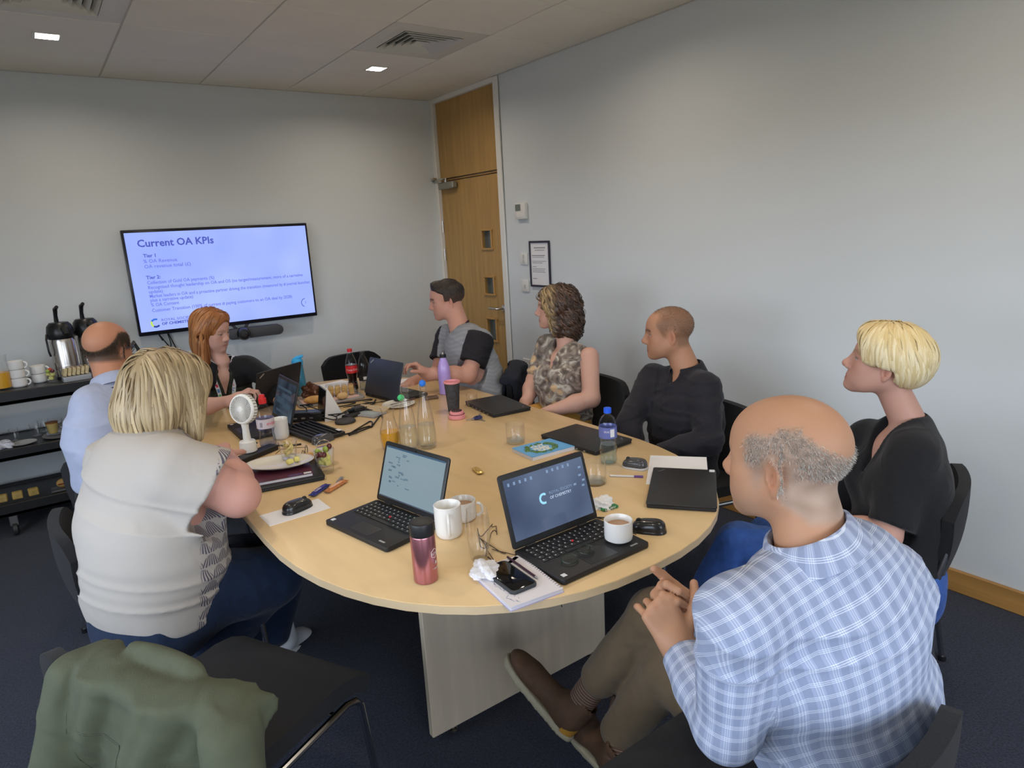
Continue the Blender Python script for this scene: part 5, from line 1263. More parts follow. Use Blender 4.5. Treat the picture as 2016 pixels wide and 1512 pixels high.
def head_paint(p, c, base):
    """per-vertex skin colour in head frame"""
    s = c.get('scale', 1.); q = p/s; y = np.abs(q[:, 1]); n = len(q); col = np.tile(np.asarray(base, float), (n, 1))
    def blend(m, cc, a=1.):
        m = np.clip(m, 0, 1)[:, None]*a; col[:] = col*(1-m)+np.asarray(cc, float)*m
    def gs(c0, r): return np.exp(-(((q[:, 0]-c0[0])/r[0])**2+((y-c0[1])/r[1])**2+((q[:, 2]-c0[2])/r[2])**2))
    red = np.asarray(base)*np.array((1.06, .80, .76))
    blend(gs((.065, .040, -.018), (.03, .02, .022)), red, .45); blend(gs((.106, 0, -.022), (.016, .012, .014)), red, .55); blend(gs((-.012, .08, 0), (.02, .012, .03)), red, .6)
    face_ = q[:, 0] > .06
    lipm = np.exp(-((q[:, 2]+.0615)/.0085)**4)*np.exp(-(y/.021)**4)*(q[:, 0] > .077)
    blend(lipm, c.get('lipc', np.asarray(base)*np.array((.80, .42, .42))), .8)
    blend(np.exp(-((q[:, 2]+.0615)/.0012)**2)*(y < .023)*(q[:, 0] > .074), np.asarray(base)*.25, .8)
    e = np.sqrt((q[:, 0]-.0735)**2+(y-.0315)**2+(q[:, 2]-.010)**2); op = c.get('eye', .0045)
    ey = (e < .0150)*(q[:, 2] < .010+op-.0003)*(q[:, 2] > .0058)*(q[:, 0] > .074)
    blend(ey*1., (.42, .37, .33)); ir = ey*(np.sqrt((y-.030)**2+(q[:, 2]-.0095)**2) < .0062); blend(ir*1., c.get('iris', (.06, .04, .03)))
    blend(np.exp(-((q[:, 2]-(.010+op+.0010))/.0024)**2)*(e < .0178)*(q[:, 0] > .068), c.get('lash', (.04, .025, .018)), .9)
    br = np.exp(-((q[:, 2]-(.0335-(y-.03)**2*14+c.get('browz', 0)))/.0054)**2)*(y > .008)*(y < .050)*(q[:, 0] > .055)
    blend(br, c.get('brow', (.08, .05, .03)), min(1, c.get('browa', .8)*1.3))
    blend(gs((.099, .0068, -.037), (.005, .0035, .0035)), np.asarray(base)*.3, .8)
    return col
# ---- hands -------------------------------------------------------------
def hand(S, w, d, n, t, curls=(25, 30, 32, 36), pip=None, thumb=(.55, .75, .30), s=1., spread=.05, tcurl=25, k=.003):
    """w wrist, d toward fingers, n palm normal, t toward the thumb side"""
    d = nrm(d); n = nrm(np.asarray(n)-d*np.dot(n, d)); t0 = np.cross(d, n); t = t0*np.sign(np.dot(t0, t)); w = np.asarray(w, float)
    kn = []
    for i, (a, b, r) in enumerate(((.088, .027, .0125), (.091, .009, .0125), (.086, -.010, .0118), (.077, -.027, .011))):
        K = w+(d*a+t*b)*s; kn.append(K); S.cap(w+(d*.004+t*b*.55)*s, K, .0155*s, r*s, k=.012)
    S.cap(w-d*.03, w+d*.02, .024*s, .026*s, k=.02); S.ell(w+(d*.040+t*.022+n*.010)*s, np.array((.030, .016, .014))*s, np.stack([d, t, n], 1), k=.012)
    L = ((.041, .025, .020), (.045, .028, .021), (.042, .027, .020), (.033, .020, .018))
    for i in range(4):
        a = R(curls[i] if np.isscalar(curls[i]) else curls[i][0]); p_ = R(pip[i]) if pip else R(max(10, (curls[i] if np.isscalar(curls[i]) else curls[i][1])*1.15)); P = kn[i]; ang = 0; dd = nrm(d+t*spread*(1.2-.8*i))
        r = (.0088, .0088, .0083, .0073)[i]*s
        for j in range(3):
            ang += (a, p_, p_*.65)[j]; v = dd*math.cos(ang)+n*math.sin(ang); Q = P+v*L[i][j]*s
            S.cap(P, Q, r, r*.92, k=k); P = Q; r *= .92
    T0 = w+(d*.018+t*.022+n*.006)*s; v = nrm(d*thumb[0]+t*thumb[1]+n*thumb[2]); T1 = T0+v*.044*s; S.cap(T0, T1, .0145*s, .0115*s, k=.010)
    v2 = nrm(v*math.cos(R(tcurl))+nrm(d*.9+n*.5-t*.2)*math.sin(R(tcurl))); T2 = T1+v2*.033*s; S.cap(T1, T2, .0108*s, .0100*s, k=k)
    v3 = nrm(v2+nrm(d*.7+n*.6-t*.3)*.3); S.cap(T2, T2+v3*.024*s, .0100*s, .0082*s, k=k)
# ---- cloth wrinkles -------------------------------------------------------
def wrinkle(amp, freq=(9, 9, 22), seed=0, fine=.35):
    rs = np.random.RandomState(seed); K = rs.normal(size=(6, 3))*np.array(freq); ph = rs.rand(6)*6.28
    def f(p):
        a = np.sin(p@K[0]+ph[0])+.6*np.sin(p@K[1]+ph[1]); b = np.sin(p@K[2]*1.3+ph[2]+1.6*a); c = np.sin(p@K[3]*1.9+ph[3]+1.1*b)
        d = 1-np.abs(np.sin(p@K[4]*1.1+ph[4]+1.3*a)); return amp*(-.55*d*d+.30*b*.5+fine*.4*c).astype(f32)
    return f
def skin(name, base):
    m = mat(name, base, .5, attr='Col', sss=.12, bump=.12, bscale=420, spec=.35); return m
# ---- hair locks -------------------------------------------------------------
def locks(h, roots, flow, steps, step, width, lift, seed=0, fr=None, O=None, curl=0., turns=3.):
    """comb ribbons along the surface of hair volume h (head frame), returned in room space"""
    rs = np.random.RandomState(seed); n = len(roots); P = roots.astype(f32).copy(); off = (rs.rand(n)*lift).astype(f32); ln = .75+.25*rs.rand(n)
    def grad(q, e=.002):
        g = np.stack([h(q+np.array(v, f32)*e)-h(q-np.array(v, f32)*e) for v in ((1, 0, 0), (0, 1, 0), (0, 0, 1))], 1); return g/(np.linalg.norm(g, axis=1, keepdims=True)+1e-9)
    pts = []; nor = []; prev = None
    jit = rs.normal(size=(n, 3)).astype(f32)
    for i in range(steps):
        for _ in range(2):
            N = grad(P); P = P-N*(h(P)-off*min(1., (i+1)/4))[:, None]
        pts.append(P.copy()); nor.append(N)
        v = flow(P, N, i)+jit*.10; v = v-N*np.sum(v*N, 1, keepdims=True)*.92; v = v/(np.linalg.norm(v, axis=1, keepdims=True)+1e-9)
        if prev is not None: v = v*.6+prev*.4
        prev = v; P = P+v*(step*ln)[:, None]
    pts = np.array(pts); nor = np.array(nor)
    tan = np.gradient(pts, axis=0); side = np.cross(tan, nor); side /= np.linalg.norm(side, axis=2, keepdims=True)+1e-9
    if curl:
        tc_ = np.linspace(0, 1, steps)[:, None]; ph_ = rs.rand(n)[None]*6.28+tc_*6.28*turns*(.7+.6*rs.rand(n))[None]; am = curl*tc_**.8
        pts = pts+side*(np.cos(ph_)*am)[..., None]+nor*((np.sin(ph_)+.4)*am)[..., None]
        tan = np.gradient(pts, axis=0); side = np.cross(tan, nor); side /= np.linalg.norm(side, axis=2, keepdims=True)+1e-9
    t = np.linspace(0, 1, steps)[:, None, None]; w = width*(.55+.45*np.sin(np.pi*np.clip(t*1.15, 0, 1)))*(1-.75*np.clip((t-.8)/.2, 0, 1))*(.6+.8*rs.rand(n))[None, :, None]
    A = pts-side*w/2; B = pts+nor*w*.28; Cc = pts+side*w/2
    V = np.stack([A, B, Cc], 2)  # steps, n, 3, 3
    idx = np.arange(steps*n*3).reshape(steps, n, 3); F = []
    for j in (0, 1):
        F.append(np.stack([idx[:-1, :, j], idx[1:, :, j], idx[1:, :, j+1], idx[:-1, :, j+1]], -1).reshape(-1, 4))
    V = V.reshape(-1, 3); sh = np.repeat(np.tile((rs.rand(n))[None], (steps, 1))[..., None], 3, 2).reshape(-1); tt = np.repeat(np.tile(t[:, :, 0], (1, n))[..., None], 3, 2).reshape(-1)
    if fr is not None: V = O+V@fr.T
    return V, np.concatenate(F), sh, tt
def sphere_dirs(n, seed, cond):
    rs = np.random.RandomState(seed); out = []
    while len(out) < n:
        v = rs.normal(size=3); v /= np.linalg.norm(v)
        if cond(v): out.append(v)
    return np.array(out)
# ---------------------------------------------------------------- people
VOX = 1.0
def cloth_mat(name, col, rough=.85, plaid=None, bump=.35, sheen=.1, var=.06, print_=None, spec=.25, weave=900):
    m = mat(name, col, rough, bump=bump, bscale=weave*.4, var=var, vscale=30, spec=spec, sheen=sheen, crease=.45, cscale=13)
    return m
def zone(a, d, r, L):
    a = np.asarray(a, f32); d = nrm(d).astype(f32)
    def f(p):
        q = p-a; t = q@d; return np.maximum.reduce([np.linalg.norm(q-t[:, None]*d, axis=1)-r, -t, t-L]).astype(f32)
    return f
def build_person(name, label, o, j, F, U, hc, skin_c, shirt=None, trousers=None, T=None, vox=.0042, base=None):
    """o: options; j: joints in room space; F, U head axes"""
    t = thing('person', label, 'person', tuple(base if base is not None else (j['hip'][0], j['hip'][1], .0)))
    O = j['head']; fr = frame(F, U); hs = hc.get('scale', 1.)
    J = {k: np.asarray(v, float) for k, v in j.items()}
    S = Sdf()
    S.fn(lambda p: head_sdf((p-O.astype(f32))@fr.astype(f32), hc), O+fr@np.array((.01, 0, .02)), .155*hs, k=.02)
    nt_ = O+fr@np.array((-.028, 0, -.035))*hs; nb = J['neck']; nr = o.get('neckr', .055)
    S.cap(nt_, nb, nr*.94, nr*1.05, k=.030)
    ls, rs = J['ls'], J['rs']; lat = nrm(ls-rs); up = nrm(nb-J['hip']); dep = nrm(np.cross(lat, up)); lat = nrm(np.cross(up, dep))
    if np.dot(dep, o['front']) < 0: dep = -dep
    cw, cd = o.get('chest', (.155, .105)); bw, bd = o.get('belly', (.145, .105)); hw, hd = o.get('hips', (.165, .12))
    chest = nb-up*.13; belly = nb+(J['hip']-nb)*.62; hip = J['hip']
    mid = (ls+rs)/2
    th = o.get('thick', .010)
    trap = (nb+dep*-.01)
    for s_, sh in (('l', ls), ('r', rs)): S.cap(trap-up*.035, sh-up*.03, .026, .034, k=.02)
    S.ecap(nb-up*(.05+min(cw,cd)*.55), belly, cw-.035, bw-.03, cd-.014, bd-.02, lat, dep, k=.03)
    ar = o.get('arm', (.048, .040, .036, .026))
    for s_ in 'lr':
        if s_+'e' in J:
            S.cap(J[s_+'s'], J[s_+'e'], ar[0], ar[1], k=.03)
            if s_+'w' in J:
                e, w = J[s_+'e'], J[s_+'w']; m_ = e+(w-e)*.35
                S.cap(e, m_, ar[1], ar[2]*1.12, k=.02); S.cap(m_, w, ar[2]*1.12, ar[3], k=.02)
    hs_ = list(o.get('hands', []))
    for s_ in 'lr':
        if s_+'w' in J and not any(np.linalg.norm(np.asarray(h['a'][0])-J[s_+'w']) < .02 for h in hs_):
            fd = nrm(J[s_+'w']-J[s_+'e']); hs_.append(dict(a=(J[s_+'w'], nrm(fd*FT((1, 1, .25))+FT((0, 0, -.12))), (0, 0, -1), lat*(-1 if s_ == 'l' else 1)+fd*.3), k=dict(s=o.get('hs', .95), curls=(22, 25, 28, 30))))
    for h in hs_: hand(S, *h['a'], **h.get('k', {}))
    for f in o.get('extra', []): f(S, nb, up, lat, dep, fr, O)
    if o.get('bust'):
        for sg in (-1, 1): S.ell(nb-up*.19+lat*sg*.07+dep*(cd*.72), (.06, .055, .065), np.stack([lat, dep, up], 1), k=.05)
    v, q = S.mesh(vox*VOX)
    lp = (v-O)@fr; col = head_paint(lp, hc, skin_c)
    far = np.linalg.norm(lp, axis=1) > .17*hs
    rs_ = np.random.RandomState(5); 
    if o.get('paint'): o['paint'](col, v, lp)
    body = np_obj('body', v, q, skin('skin '+name, skin_c), t, col)
    C = dict(t=t, O=O, fr=fr, nb=nb, up=up, lat=lat, dep=dep, chest=chest, belly=belly, hip=hip, J=J, S=S)
    # upper garment
    if shirt:
        G = Sdf(); sl = shirt.get('sleeve', 'long'); sr = shirt.get('sr', (.062, .052, .048, .036))
        G.ecap(nb-up*(.02+min(cw,cd)*.70), nb-up*.20, cw*.92, cw, cd*.94, cd*1.02, lat, dep, k=.05)
        G.ecap(nb-up*.20, belly, cw, bw, cd*1.02, bd, lat, dep, k=.06)
        G.ecap(belly, hip, bw, hw, bd, hd, lat, dep, k=.06)
        shr = shirt.get('sh', .055)
        for sh in (ls, rs): G.cap(trap-up*.018, sh-up*.012, shr*.80, shr, k=.045)
        if o.get('bust'):
            for sg in (-1, 1): G.ell(nb-up*.19+lat*sg*.07+dep*(cd*.72), (.068, .062, .072), np.stack([lat, dep, up], 1), k=.05)
        for s_ in 'lr':
            if s_+'e' not in J or sl == 'none': continue
            s0, e = J[s_+'s'], J[s_+'e']
            if sl == 'short':
                f_ = shirt.get('len', .62); G.cap(s0, s0+(e-s0)*f_, sr[0], sr[1]*1.1, k=.035)
            else:
                G.cap(s0, e, sr[0], sr[1], k=.035)
                if s_+'w' in J:
                    w = J[s_+'w']; G.cap(e, e+(w-e)*.5, sr[1], sr[2], k=.015); G.cap(e+(w-e)*.5, e+(w-e)*shirt.get('cuff', .95), sr[2], sr[3], k=.012)
        for f in shirt.get('ops', []): f(G, C)
        # openings: neck, cuffs
        G.cap(nb-up*shirt.get('nd', .012), nt_+up*.06, nr*1.05+shirt.get('nk', .010), nr*1.3, k=.008, m='s')
        if 'vneck' in shirt:
            dpt, wv = shirt['vneck']; a_ = nb+dep*(nr*.9)+up*.02; b_ = nb-up*dpt+dep*(cd+.035)
            G.ecap(a_, b_, wv, .004, .05, .03, lat, nrm(np.cross(lat, nrm(b_-a_))), k=.006, m='s')
        if sl == 'short':
            for s_ in 'lr':
                if s_+'e' in J:
                    s0, e = J[s_+'s'], J[s_+'e']; dd = nrm(e-s0); cut = s0+(e-s0)*(shirt.get('len', .62))
                    G.fn(zone(cut, dd, sr[1]*1.55, .16), cut+dd*.08, .16, k=.004, m='s')
        elif sl == 'long':
            for s_ in 'lr':
                if s_+'w' in J: 
                    e, w = J[s_+'e'], J[s_+'w']; dd = nrm(w-e); cut = e+(w-e)*shirt.get('cuff', .95); G.fn(zone(cut, dd, .062, .10), cut+dd*.05, .10, k=.003, m='s')
        elif sl == 'none':
            for sh, sg in ((ls, 1),):
                G.cap(sh+lat*sg*.008+up*.06, sh+lat*sg*.012-up*.10, .050, .054, k=.010, m='s')
        G.disp = wrinkle(shirt.get('wr', .006), shirt.get('wf', (9, 9, 22)), shirt.get('seed', 1)); G.amp = shirt.get('wr', .006)
        if shirt.get('cutz') is not None: pass
        v, q = G.mesh(shirt.get('vox', .0065)*VOX)
        uv = None
        if shirt.get('uv'):
            # cloth coordinates: torso by lateral/height, sleeves by angle/length
            def seg(a, b, r):
                return d_cap(v.astype(f32), a, b, r, r)
            ds = [np.abs(d_ecap(v.astype(f32), nb-up*.05, hip, cw, hw, cd, hd, lat, dep))]
            us = [np.stack([(v-nb)@lat*1.0, (v-nb)@up+.8*np.maximum(0, (v-nb)@dep+cd*.75), np.zeros(len(v))], 1)]
            for s_ in 'lr':
                for a, b, r in ((J[s_+'s'], J[s_+'e'], sr[0]), (J[s_+'e'], J[s_+'w'], sr[2])) if s_+'w' in J else ():
                    ax = nrm(b-a); d2 = nrm(np.cross(ax, dep)); d1 = np.cross(d2, ax); rel = v-a
                    ang = np.arctan2(rel@d2, rel@d1); us.append(np.stack([ang*r*.95, rel@ax, np.ones(len(v))], 1))
                    dd_ = np.abs(seg(a, b, r)); dd_ = dd_+np.where((rel@ax) < (.085 if r == sr[0] else 0), .08, 0); ds.append(dd_+.004)
            w_ = np.argmin(np.array(ds), 0); uv = np.array(us)[w_, np.arange(len(v))]
            uv[:, 2] = w_
        col = None
        if shirt.get('uvf'): uv = shirt['uvf'](v, C)
        if shirt.get('paint'): col = np.tile(np.array(shirt['col'], float), (len(v), 1)); shirt['paint'](col, v, C)
        g = np_obj(shirt.get('name', 'shirt'), v, q, shirt['mat'], t, col, uv); C['shirt'] = g; C['G'] = G
    if trousers:
        Q = Sdf()
        tr = trousers.get('r', (.095, .072, .066, .052))
        Q.ecap(hip+up*.02, hip-np.array((0, 0, .05)), hw*.92, hw*.98, hd*.92, hd*.98, lat, dep, k=.05)
        for s_ in 'lr':
            if s_+'k' not in J: continue
            h0 = hip-np.array((0, 0, .02))+lat*(.085 if s_ == 'l' else -.085); kn = J[s_+'k']
            Q.cap(h0, kn, tr[0], tr[1], k=.04)
            if s_+'a' in J: Q.cap(kn, J[s_+'a'], tr[2], tr[3], k=.018)
        Q.disp = wrinkle(trousers.get('wr', .006), (10, 10, 14), 3); Q.amp = trousers.get('wr', .006)
        for f in trousers.get('ops', []): f(Q, C)
        v, q = Q.mesh(.0085*VOX); C['trousers'] = np_obj('trousers', v, q, trousers['mat'], t)
    return C
def child(C, name, mb, m, smooth=60, label=None):
    o = obj(name, mb, m, None, smooth); o.parent = C['t']; o.location = [-x for x in C['t'].location]
    if label: o['label'] = label
    return o
def hair_mesh(C, name, h, c, r, vox, m, colf, lk=None, disp=None, amp=0):
    """hair mass from volume h (head frame) plus combed locks, as one mesh"""
    S = Sdf(); O, fr = C['O'], C['fr']
    S.fn(lambda p: h((p-O.astype(f32))@fr.astype(f32)), O+fr@np.asarray(c, float), r, k=0)
    v, q = S.mesh(vox); sh = np.full(len(v), .35); tt = np.full(len(v), .5)
    if lk is not None:
        V, F_, s2, t2 = lk; q = np.concatenate([q, F_+len(v)]); v = np.concatenate([v, V]); sh = np.concatenate([sh, s2]); tt = np.concatenate([tt, t2])
    col = colf(sh, tt, (v-O)@fr)
    return np_obj(name, v, q, m, C['t'], col)
def hair_mat(name, base, rough=.38): return mat(name, base, rough, attr='Col', spec=.5, bump=.25, bscale=300, stretch=(1, 1, .12))
def stubble(C, cond, n, seed, ln, wd, m, colf, hc, out=.7, comb=(-.3, 0, -.8)):
    """short separate hairs rooted on the scalp"""
    O, fr = C['O'], C['fr']; rs = np.random.RandomState(seed)
    v = rs.normal(size=(n*3, 3)); v /= np.linalg.norm(v, axis=1, keepdims=True); P = (np.array((-.01, 0, .03))+v*.11).astype(f32)
    def hf(p): return head_sdf(p.astype(f32), hc)
    def gr(q, e=.0015): g = np.stack([hf(q+np.array(a, f32)*e)-hf(q-np.array(a, f32)*e) for a in ((1, 0, 0), (0, 1, 0), (0, 0, 1))], 1); return g/(np.linalg.norm(g, axis=1, keepdims=True)+1e-9)
    for _ in range(4): N = gr(P); P = P-N*hf(P)[:, None]
    dens = cond(P); keep = rs.rand(len(P)) < dens; P = P[keep][:n]; N = N[keep][:n]
    d = N*out+np.asarray(comb)*(1-out)+rs.normal(size=P.shape)*.22; d /= np.linalg.norm(d, axis=1, keepdims=True)
    sd = np.cross(d, rs.normal(size=P.shape)); sd /= np.linalg.norm(sd, axis=1, keepdims=True); L = (ln*(.5+rs.rand(len(P))))[:, None]
    A = P+sd*wd/2; B = P-sd*wd/2; Cc = P+d*L-sd*wd*.2; D = P+d*L+sd*wd*.2
    V = np.stack([A, B, Cc, D], 1).reshape(-1, 3); F_ = np.arange(len(P)*4).reshape(-1, 4)
    return O+V@fr.T, F_, np.repeat(rs.rand(len(P)), 4), np.tile([0, 0, 1, 1], len(P))
def collar(C, m, r=.062, front=.5, h1=.035, fall=.030, flare=.018, tip=.02, tilt=0., ell=(1., 1.), name='collar'):
    """shirt collar: a standing band turned over into a fall with points at the front"""
    nb, up, lat, dep = C['nb'], C['up'], C['lat'], C['dep']; ax = nrm(up*.95+dep*.25)
    d2 = nrm(dep-ax*np.dot(dep, ax)); l2 = np.cross(ax, d2); P = []
    gap = front; n = 40
    for i in range(n+1):
        a = gap+(2*PI-2*gap)*i/n; e = max(0, 1-min(i, n-i)/8.)
        cdir = d2*math.cos(a)*ell[1]+l2*math.sin(a)*ell[0]; row = []
        hh = h1*(1-.35*(0.5+.5*math.cos(a)))
        for (rr, z) in ((r, -.012), (r*.985, hh*.5), (r*.99, hh*.9), (r*1.02, hh), (r*1.07+.002, hh*.92), (r*1.12+flare*.5, hh*.35), (r*1.18+flare, hh-fall-h1*.35-tip*e)):
            row.append(nb+ax*(z+tilt)+cdir*rr+ (d2*.008*e if z < 0 else 0))
        P.append(row)
    mb = MB().slab([[tuple(q) for q in row] for row in P], .0018)
    return child(C, name, mb, m, 70)
def band_uv(o, k=1.):
    me = o.data; n = len(me.vertices); a = me.attributes.new('cloth', 'FLOAT_VECTOR', 'POINT')
    co = np.empty(n*3, f32); me.vertices.foreach_get('co', co); return co.reshape(-1, 3), a

FT = np.array
# ======== man in the checked shirt, nearest right, seen from behind-left ========
def plaid_mat():
    m = bpy.data.materials.new('checked shirt cotton'); m.use_nodes = True; N = m.node_tree.nodes; L = m.node_tree.links; b = N['Principled BSDF']
    at_ = N.new('ShaderNodeAttribute'); at_.attribute_name = 'cloth'; sp_ = N.new('ShaderNodeSeparateXYZ'); L.new(at_.outputs['Vector'], sp_.inputs[0])
    def math_(op, a, b_=None, v=None):
        n = N.new('ShaderNodeMath'); n.operation = op
        L.new(a, n.inputs[0])
        if b_ is not None: L.new(b_, n.inputs[1])
        if v is not None: n.inputs[1].default_value = v
        return n.outputs[0]
    def lines(src, period):
        f = math_('FRACT', math_('MULTIPLY', src, v=1/period)); out = None
        for c in (.08, .20, .32):
            d = math_('ABSOLUTE', math_('SUBTRACT', f, v=c)); s = math_('LESS_THAN', d, v=.026); out = s if out is None else math_('MAXIMUM', out, s)
        d = math_('ABSOLUTE', math_('SUBTRACT', f, v=.74)); fine = math_('MULTIPLY', math_('LESS_THAN', d, v=.20), v=1.)
        return out, fine
    lx, dx = lines(sp_.outputs['X'], .031); lz, dz = lines(sp_.outputs['Y'], .027)
    w = math_('ADD', math_('MULTIPLY', lx, v=.30), math_('MULTIPLY', lz, v=.50)); dk = dx
    m1 = N.new('ShaderNodeMixRGB'); m1.inputs[1].default_value = (.29, .335, .47, 1); m1.inputs[2].default_value = (.235, .275, .39, 1); L.new(dk, m1.inputs[0])
    m2 = N.new('ShaderNodeMixRGB'); m2.inputs[2].default_value = (.70, .74, .82, 1); L.new(m1.outputs[0], m2.inputs[1]); L.new(w, m2.inputs[0])
    L.new(m2.outputs[0], b.inputs['Base Color']); b.inputs['Roughness'].default_value = .8; b.inputs['Specular IOR Level'].default_value = .2
    return m
m_plaid = plaid_mat(); add_crease(m_plaid, .40, 12)
A_j = dict(head=at(1546, 915, 1.20), neck=at(1600, 1072, 1.17), ls=at(1452, 1210, 1.12), rs=at(1742, 1150, 1.27), le=at(1432, 1432, 1.22), lw=at(1338, 1280, 1.40),
           re=at(1640, 1350, 1.42), rw=at(1362, 1208, 1.515), hip=at(1690, 1560, 1.43), lk=at(1318, 1320, 1.74), la=at(1222, 1440, 1.86), rk=at(1290, 1212, 1.78), ra=at(1182, 1332, 1.90))
A_F = FT((-.18, .98, -.02)); A_U = FT((.02, .05, 1.))
A_hc = dict(scale=1.0, jaw=1.06, nose=.95, ear=1.08, eye=.004, brow=(.25, .18, .12), browa=.5)
A_skin = (.44, .235, .140)
wl, wr_ = A_j['lw'], A_j['rw']
dL = nrm(at(1288, 1180, 1.43)-wl); dRt = nrm(at(1276, 1172, 1.468)-wr_)
tL = nrm(at(1385, 1170, 1.42)-at(1310, 1260, 1.40)); nL = nrm(np.cross(dL, tL)); 
vdir = nrm(at(1310, 1220, 1.45)-np.array(CAM_C))
if np.dot(nL, vdir) < 0: nL = -nL       # the palm faces away from the lens, onto the other hand
tR = tL; nR = -nL
def A_paint(col, v, lp):
    q = lp; y = np.abs(q[:, 1]); rs = np.random.RandomState(3)
    nz = np.sin(q[:, 0]*90+np.sin(q[:, 2]*70)*2)*np.sin(q[:, 2]*110+q[:, 1]*60)
    side = A_hairmask(q)
    tone = np.array((.30, .255, .215))*(1+.25*nz[:, None])
    m = np.clip(side*.62, 0, 1)[:, None]; col[:] = col*(1-m)+tone*m
    # beard shadow
    b = np.exp(-((q[:, 0]-.045)/.04)**2)*(q[:, 2] < -.03)*(q[:, 2] > -.12)*np.clip((-.03-q[:, 2])/.03, 0, 1)*.35
    col[:] = col*(1-b[:, None])+np.array((.22, .16, .12))*b[:, None]
    sb = np.exp(-((q[:, 0]-.022)/.014)**2)*np.exp(-((q[:, 2]-.0)/.035)**2)*.5*(y > .05); col[:] = col*(1-sb[:, None])+np.array((.24, .20, .17))*sb[:, None]
def A_hairmask(q):
    y = np.abs(q[:, 1]); x, z = q[:, 0], q[:, 2]
    top = .088-.020*np.clip((x+.02)/.06, -1, 1)+.004*np.sin(x*120+y*60)         # upper edge of the horseshoe on the sides
    top = np.where(x < -.05, .088-(-.05-x)*.75, top)
    low = np.where(x < -.02, -.052-.03*np.clip((-.02-x)/.05, 0, 1), .002)
    m = np.clip((top-z)/.014, 0, 1)*np.clip((z-low)/.016, 0, 1)*np.clip((.052-x)/.018, 0, 1)
    ear = np.exp(-(((x+.006)/.021)**2+((z+.002)/.030)**2))*(y > .066); crown = np.clip((y-.022)/.02, 0, 1)*(x > -.04)+(x <= -.04)
    return m*np.clip(crown, 0, 1)*(1-np.clip(ear*1.6, 0, 1))
A = build_person('fair tan', 'balding man in a pale blue checked shirt with hands clasped over his crossed knee', dict(
    front=nrm((-.18, .98, 0)), neckr=.060, chest=(.185, .125), belly=(.185, .140), hips=(.185, .15), arm=(.045, .038, .034, .027), paint=A_paint,
    hands=[dict(a=(wl, dL, nL, tL), k=dict(curls=(72, 75, 74, 50), pip=(78, 80, 76, 40), thumb=(.62, .70, .10), s=1.12, tcurl=12, spread=.20)),
           dict(a=(wr_, dRt, nR, tR), k=dict(curls=(58, 60, 62, 64), pip=(76, 78, 80, 80), thumb=(.95, .35, -.25), s=1.14, tcurl=4, spread=.15))]),
    A_j, A_F, A_U, A_hc, A_skin, shirt=dict(mat=m_plaid, sleeve='long', sr=(.066, .058, .052, .042), sh=.064, wr=.0095, wf=(8, 8, 16), seed=4, uv=True, vox=.0052, cuff=.93, nk=.006, nd=.0),
    trousers=dict(mat=cloth_mat('olive brown twill', (.125, .090, .054), var=.1), r=(.090, .072, .070, .056), wr=.007), vox=.0030)
cm = collar(A, m_plaid, r=.068, h1=.040, fall=.036, flare=.012, tip=.012, front=.35)
co, aa = band_uv(cm); dd = []
rel = co-A['nb'].astype(f32); ang = np.arctan2(rel@A['lat'].astype(f32), -(rel@A['dep'].astype(f32))); aa.data.foreach_set('vector', np.stack([ang*.085, rel@A['up'].astype(f32), ang*0], 1).astype(f32).ravel())
# stubbly grey hair
def cA(P): return A_hairmask(P)*.85
V, F_, sh, tt = stubble(A, cA, 11000, 2, .0055, .00075, None, None, A_hc, out=.55, comb=(-.5, 0, -.8))
g_ = .20+.50*sh**1.2; colS = np.stack([g_*1.02, g_*.95, g_*.86], 1)
np_obj('hair', V, F_, hair_mat('grey stubble', (.35, .33, .30), .5), A['t'], colS)
def shoe_mesh(heel, toe, up, L=.29, w=.105, h=.085, boot=.0):
    """upper and sole volumes for a shoe lying along heel -> toe"""
    d = nrm(np.asarray(toe)-np.asarray(heel)); up = nrm(np.asarray(up)-d*np.dot(up, d)); s = np.cross(up, d); M = np.stack([d, s, up], 1); O = np.asarray(heel, float)
    U_ = Sdf(); P = lambda x, y, z: O+M@np.array((x, y, z))
    U_.cap(P(.05, 0, .045), P(.19, 0, .028), .042, .034, k=.03); U_.ell(P(.215, .0, .026), (.070, .048, .030), M, k=.03); U_.ell(P(.045, 0, .045), (.045, .038, .045), M, k=.03)
    U_.cap(P(.05, 0, .05), P(.045-.01, 0, .105+boot), .040, .041, k=.03)
    U_.cap(P(.03, 0, .10+boot+.02), P(.02, 0, .17+boot), .034, .036, k=.004, m='s')
    U_.fn(lambda p: -((p-O.astype(f32))@up.astype(f32)-.004), O, 9, k=.004, m='i')
    K = Sdf(); 
    def sole(p):
        q = (p-O.astype(f32))@M.astype(f32); x = q[:, 0]; hw_ = .040+.010*np.clip((x-.08)/.12, 0, 1); hw_ = hw_*np.sqrt(np.clip(1-((x-.14)/.150)**4, .0001, 1))
        return np.maximum(np.maximum(np.abs(q[:, 1])-hw_, np.abs(q[:, 2]+.002)-.011), np.abs(x-.14)-.150).astype(f32)
    K.fn(sole, P(.14, 0, 0), .17, k=0)
    return U_, K, M, O
m_suede = mat('brown suede', (.075, .038, .020), .8, var=.25, vscale=30, bump=.3, bscale=300); m_sole = mat('pale crepe sole', (.30, .27, .19), .7); m_heel = mat('mustard heel panel', (.34, .17, .02), .6)
m_sock = mat('brown sock', (.085, .05, .035), .9)
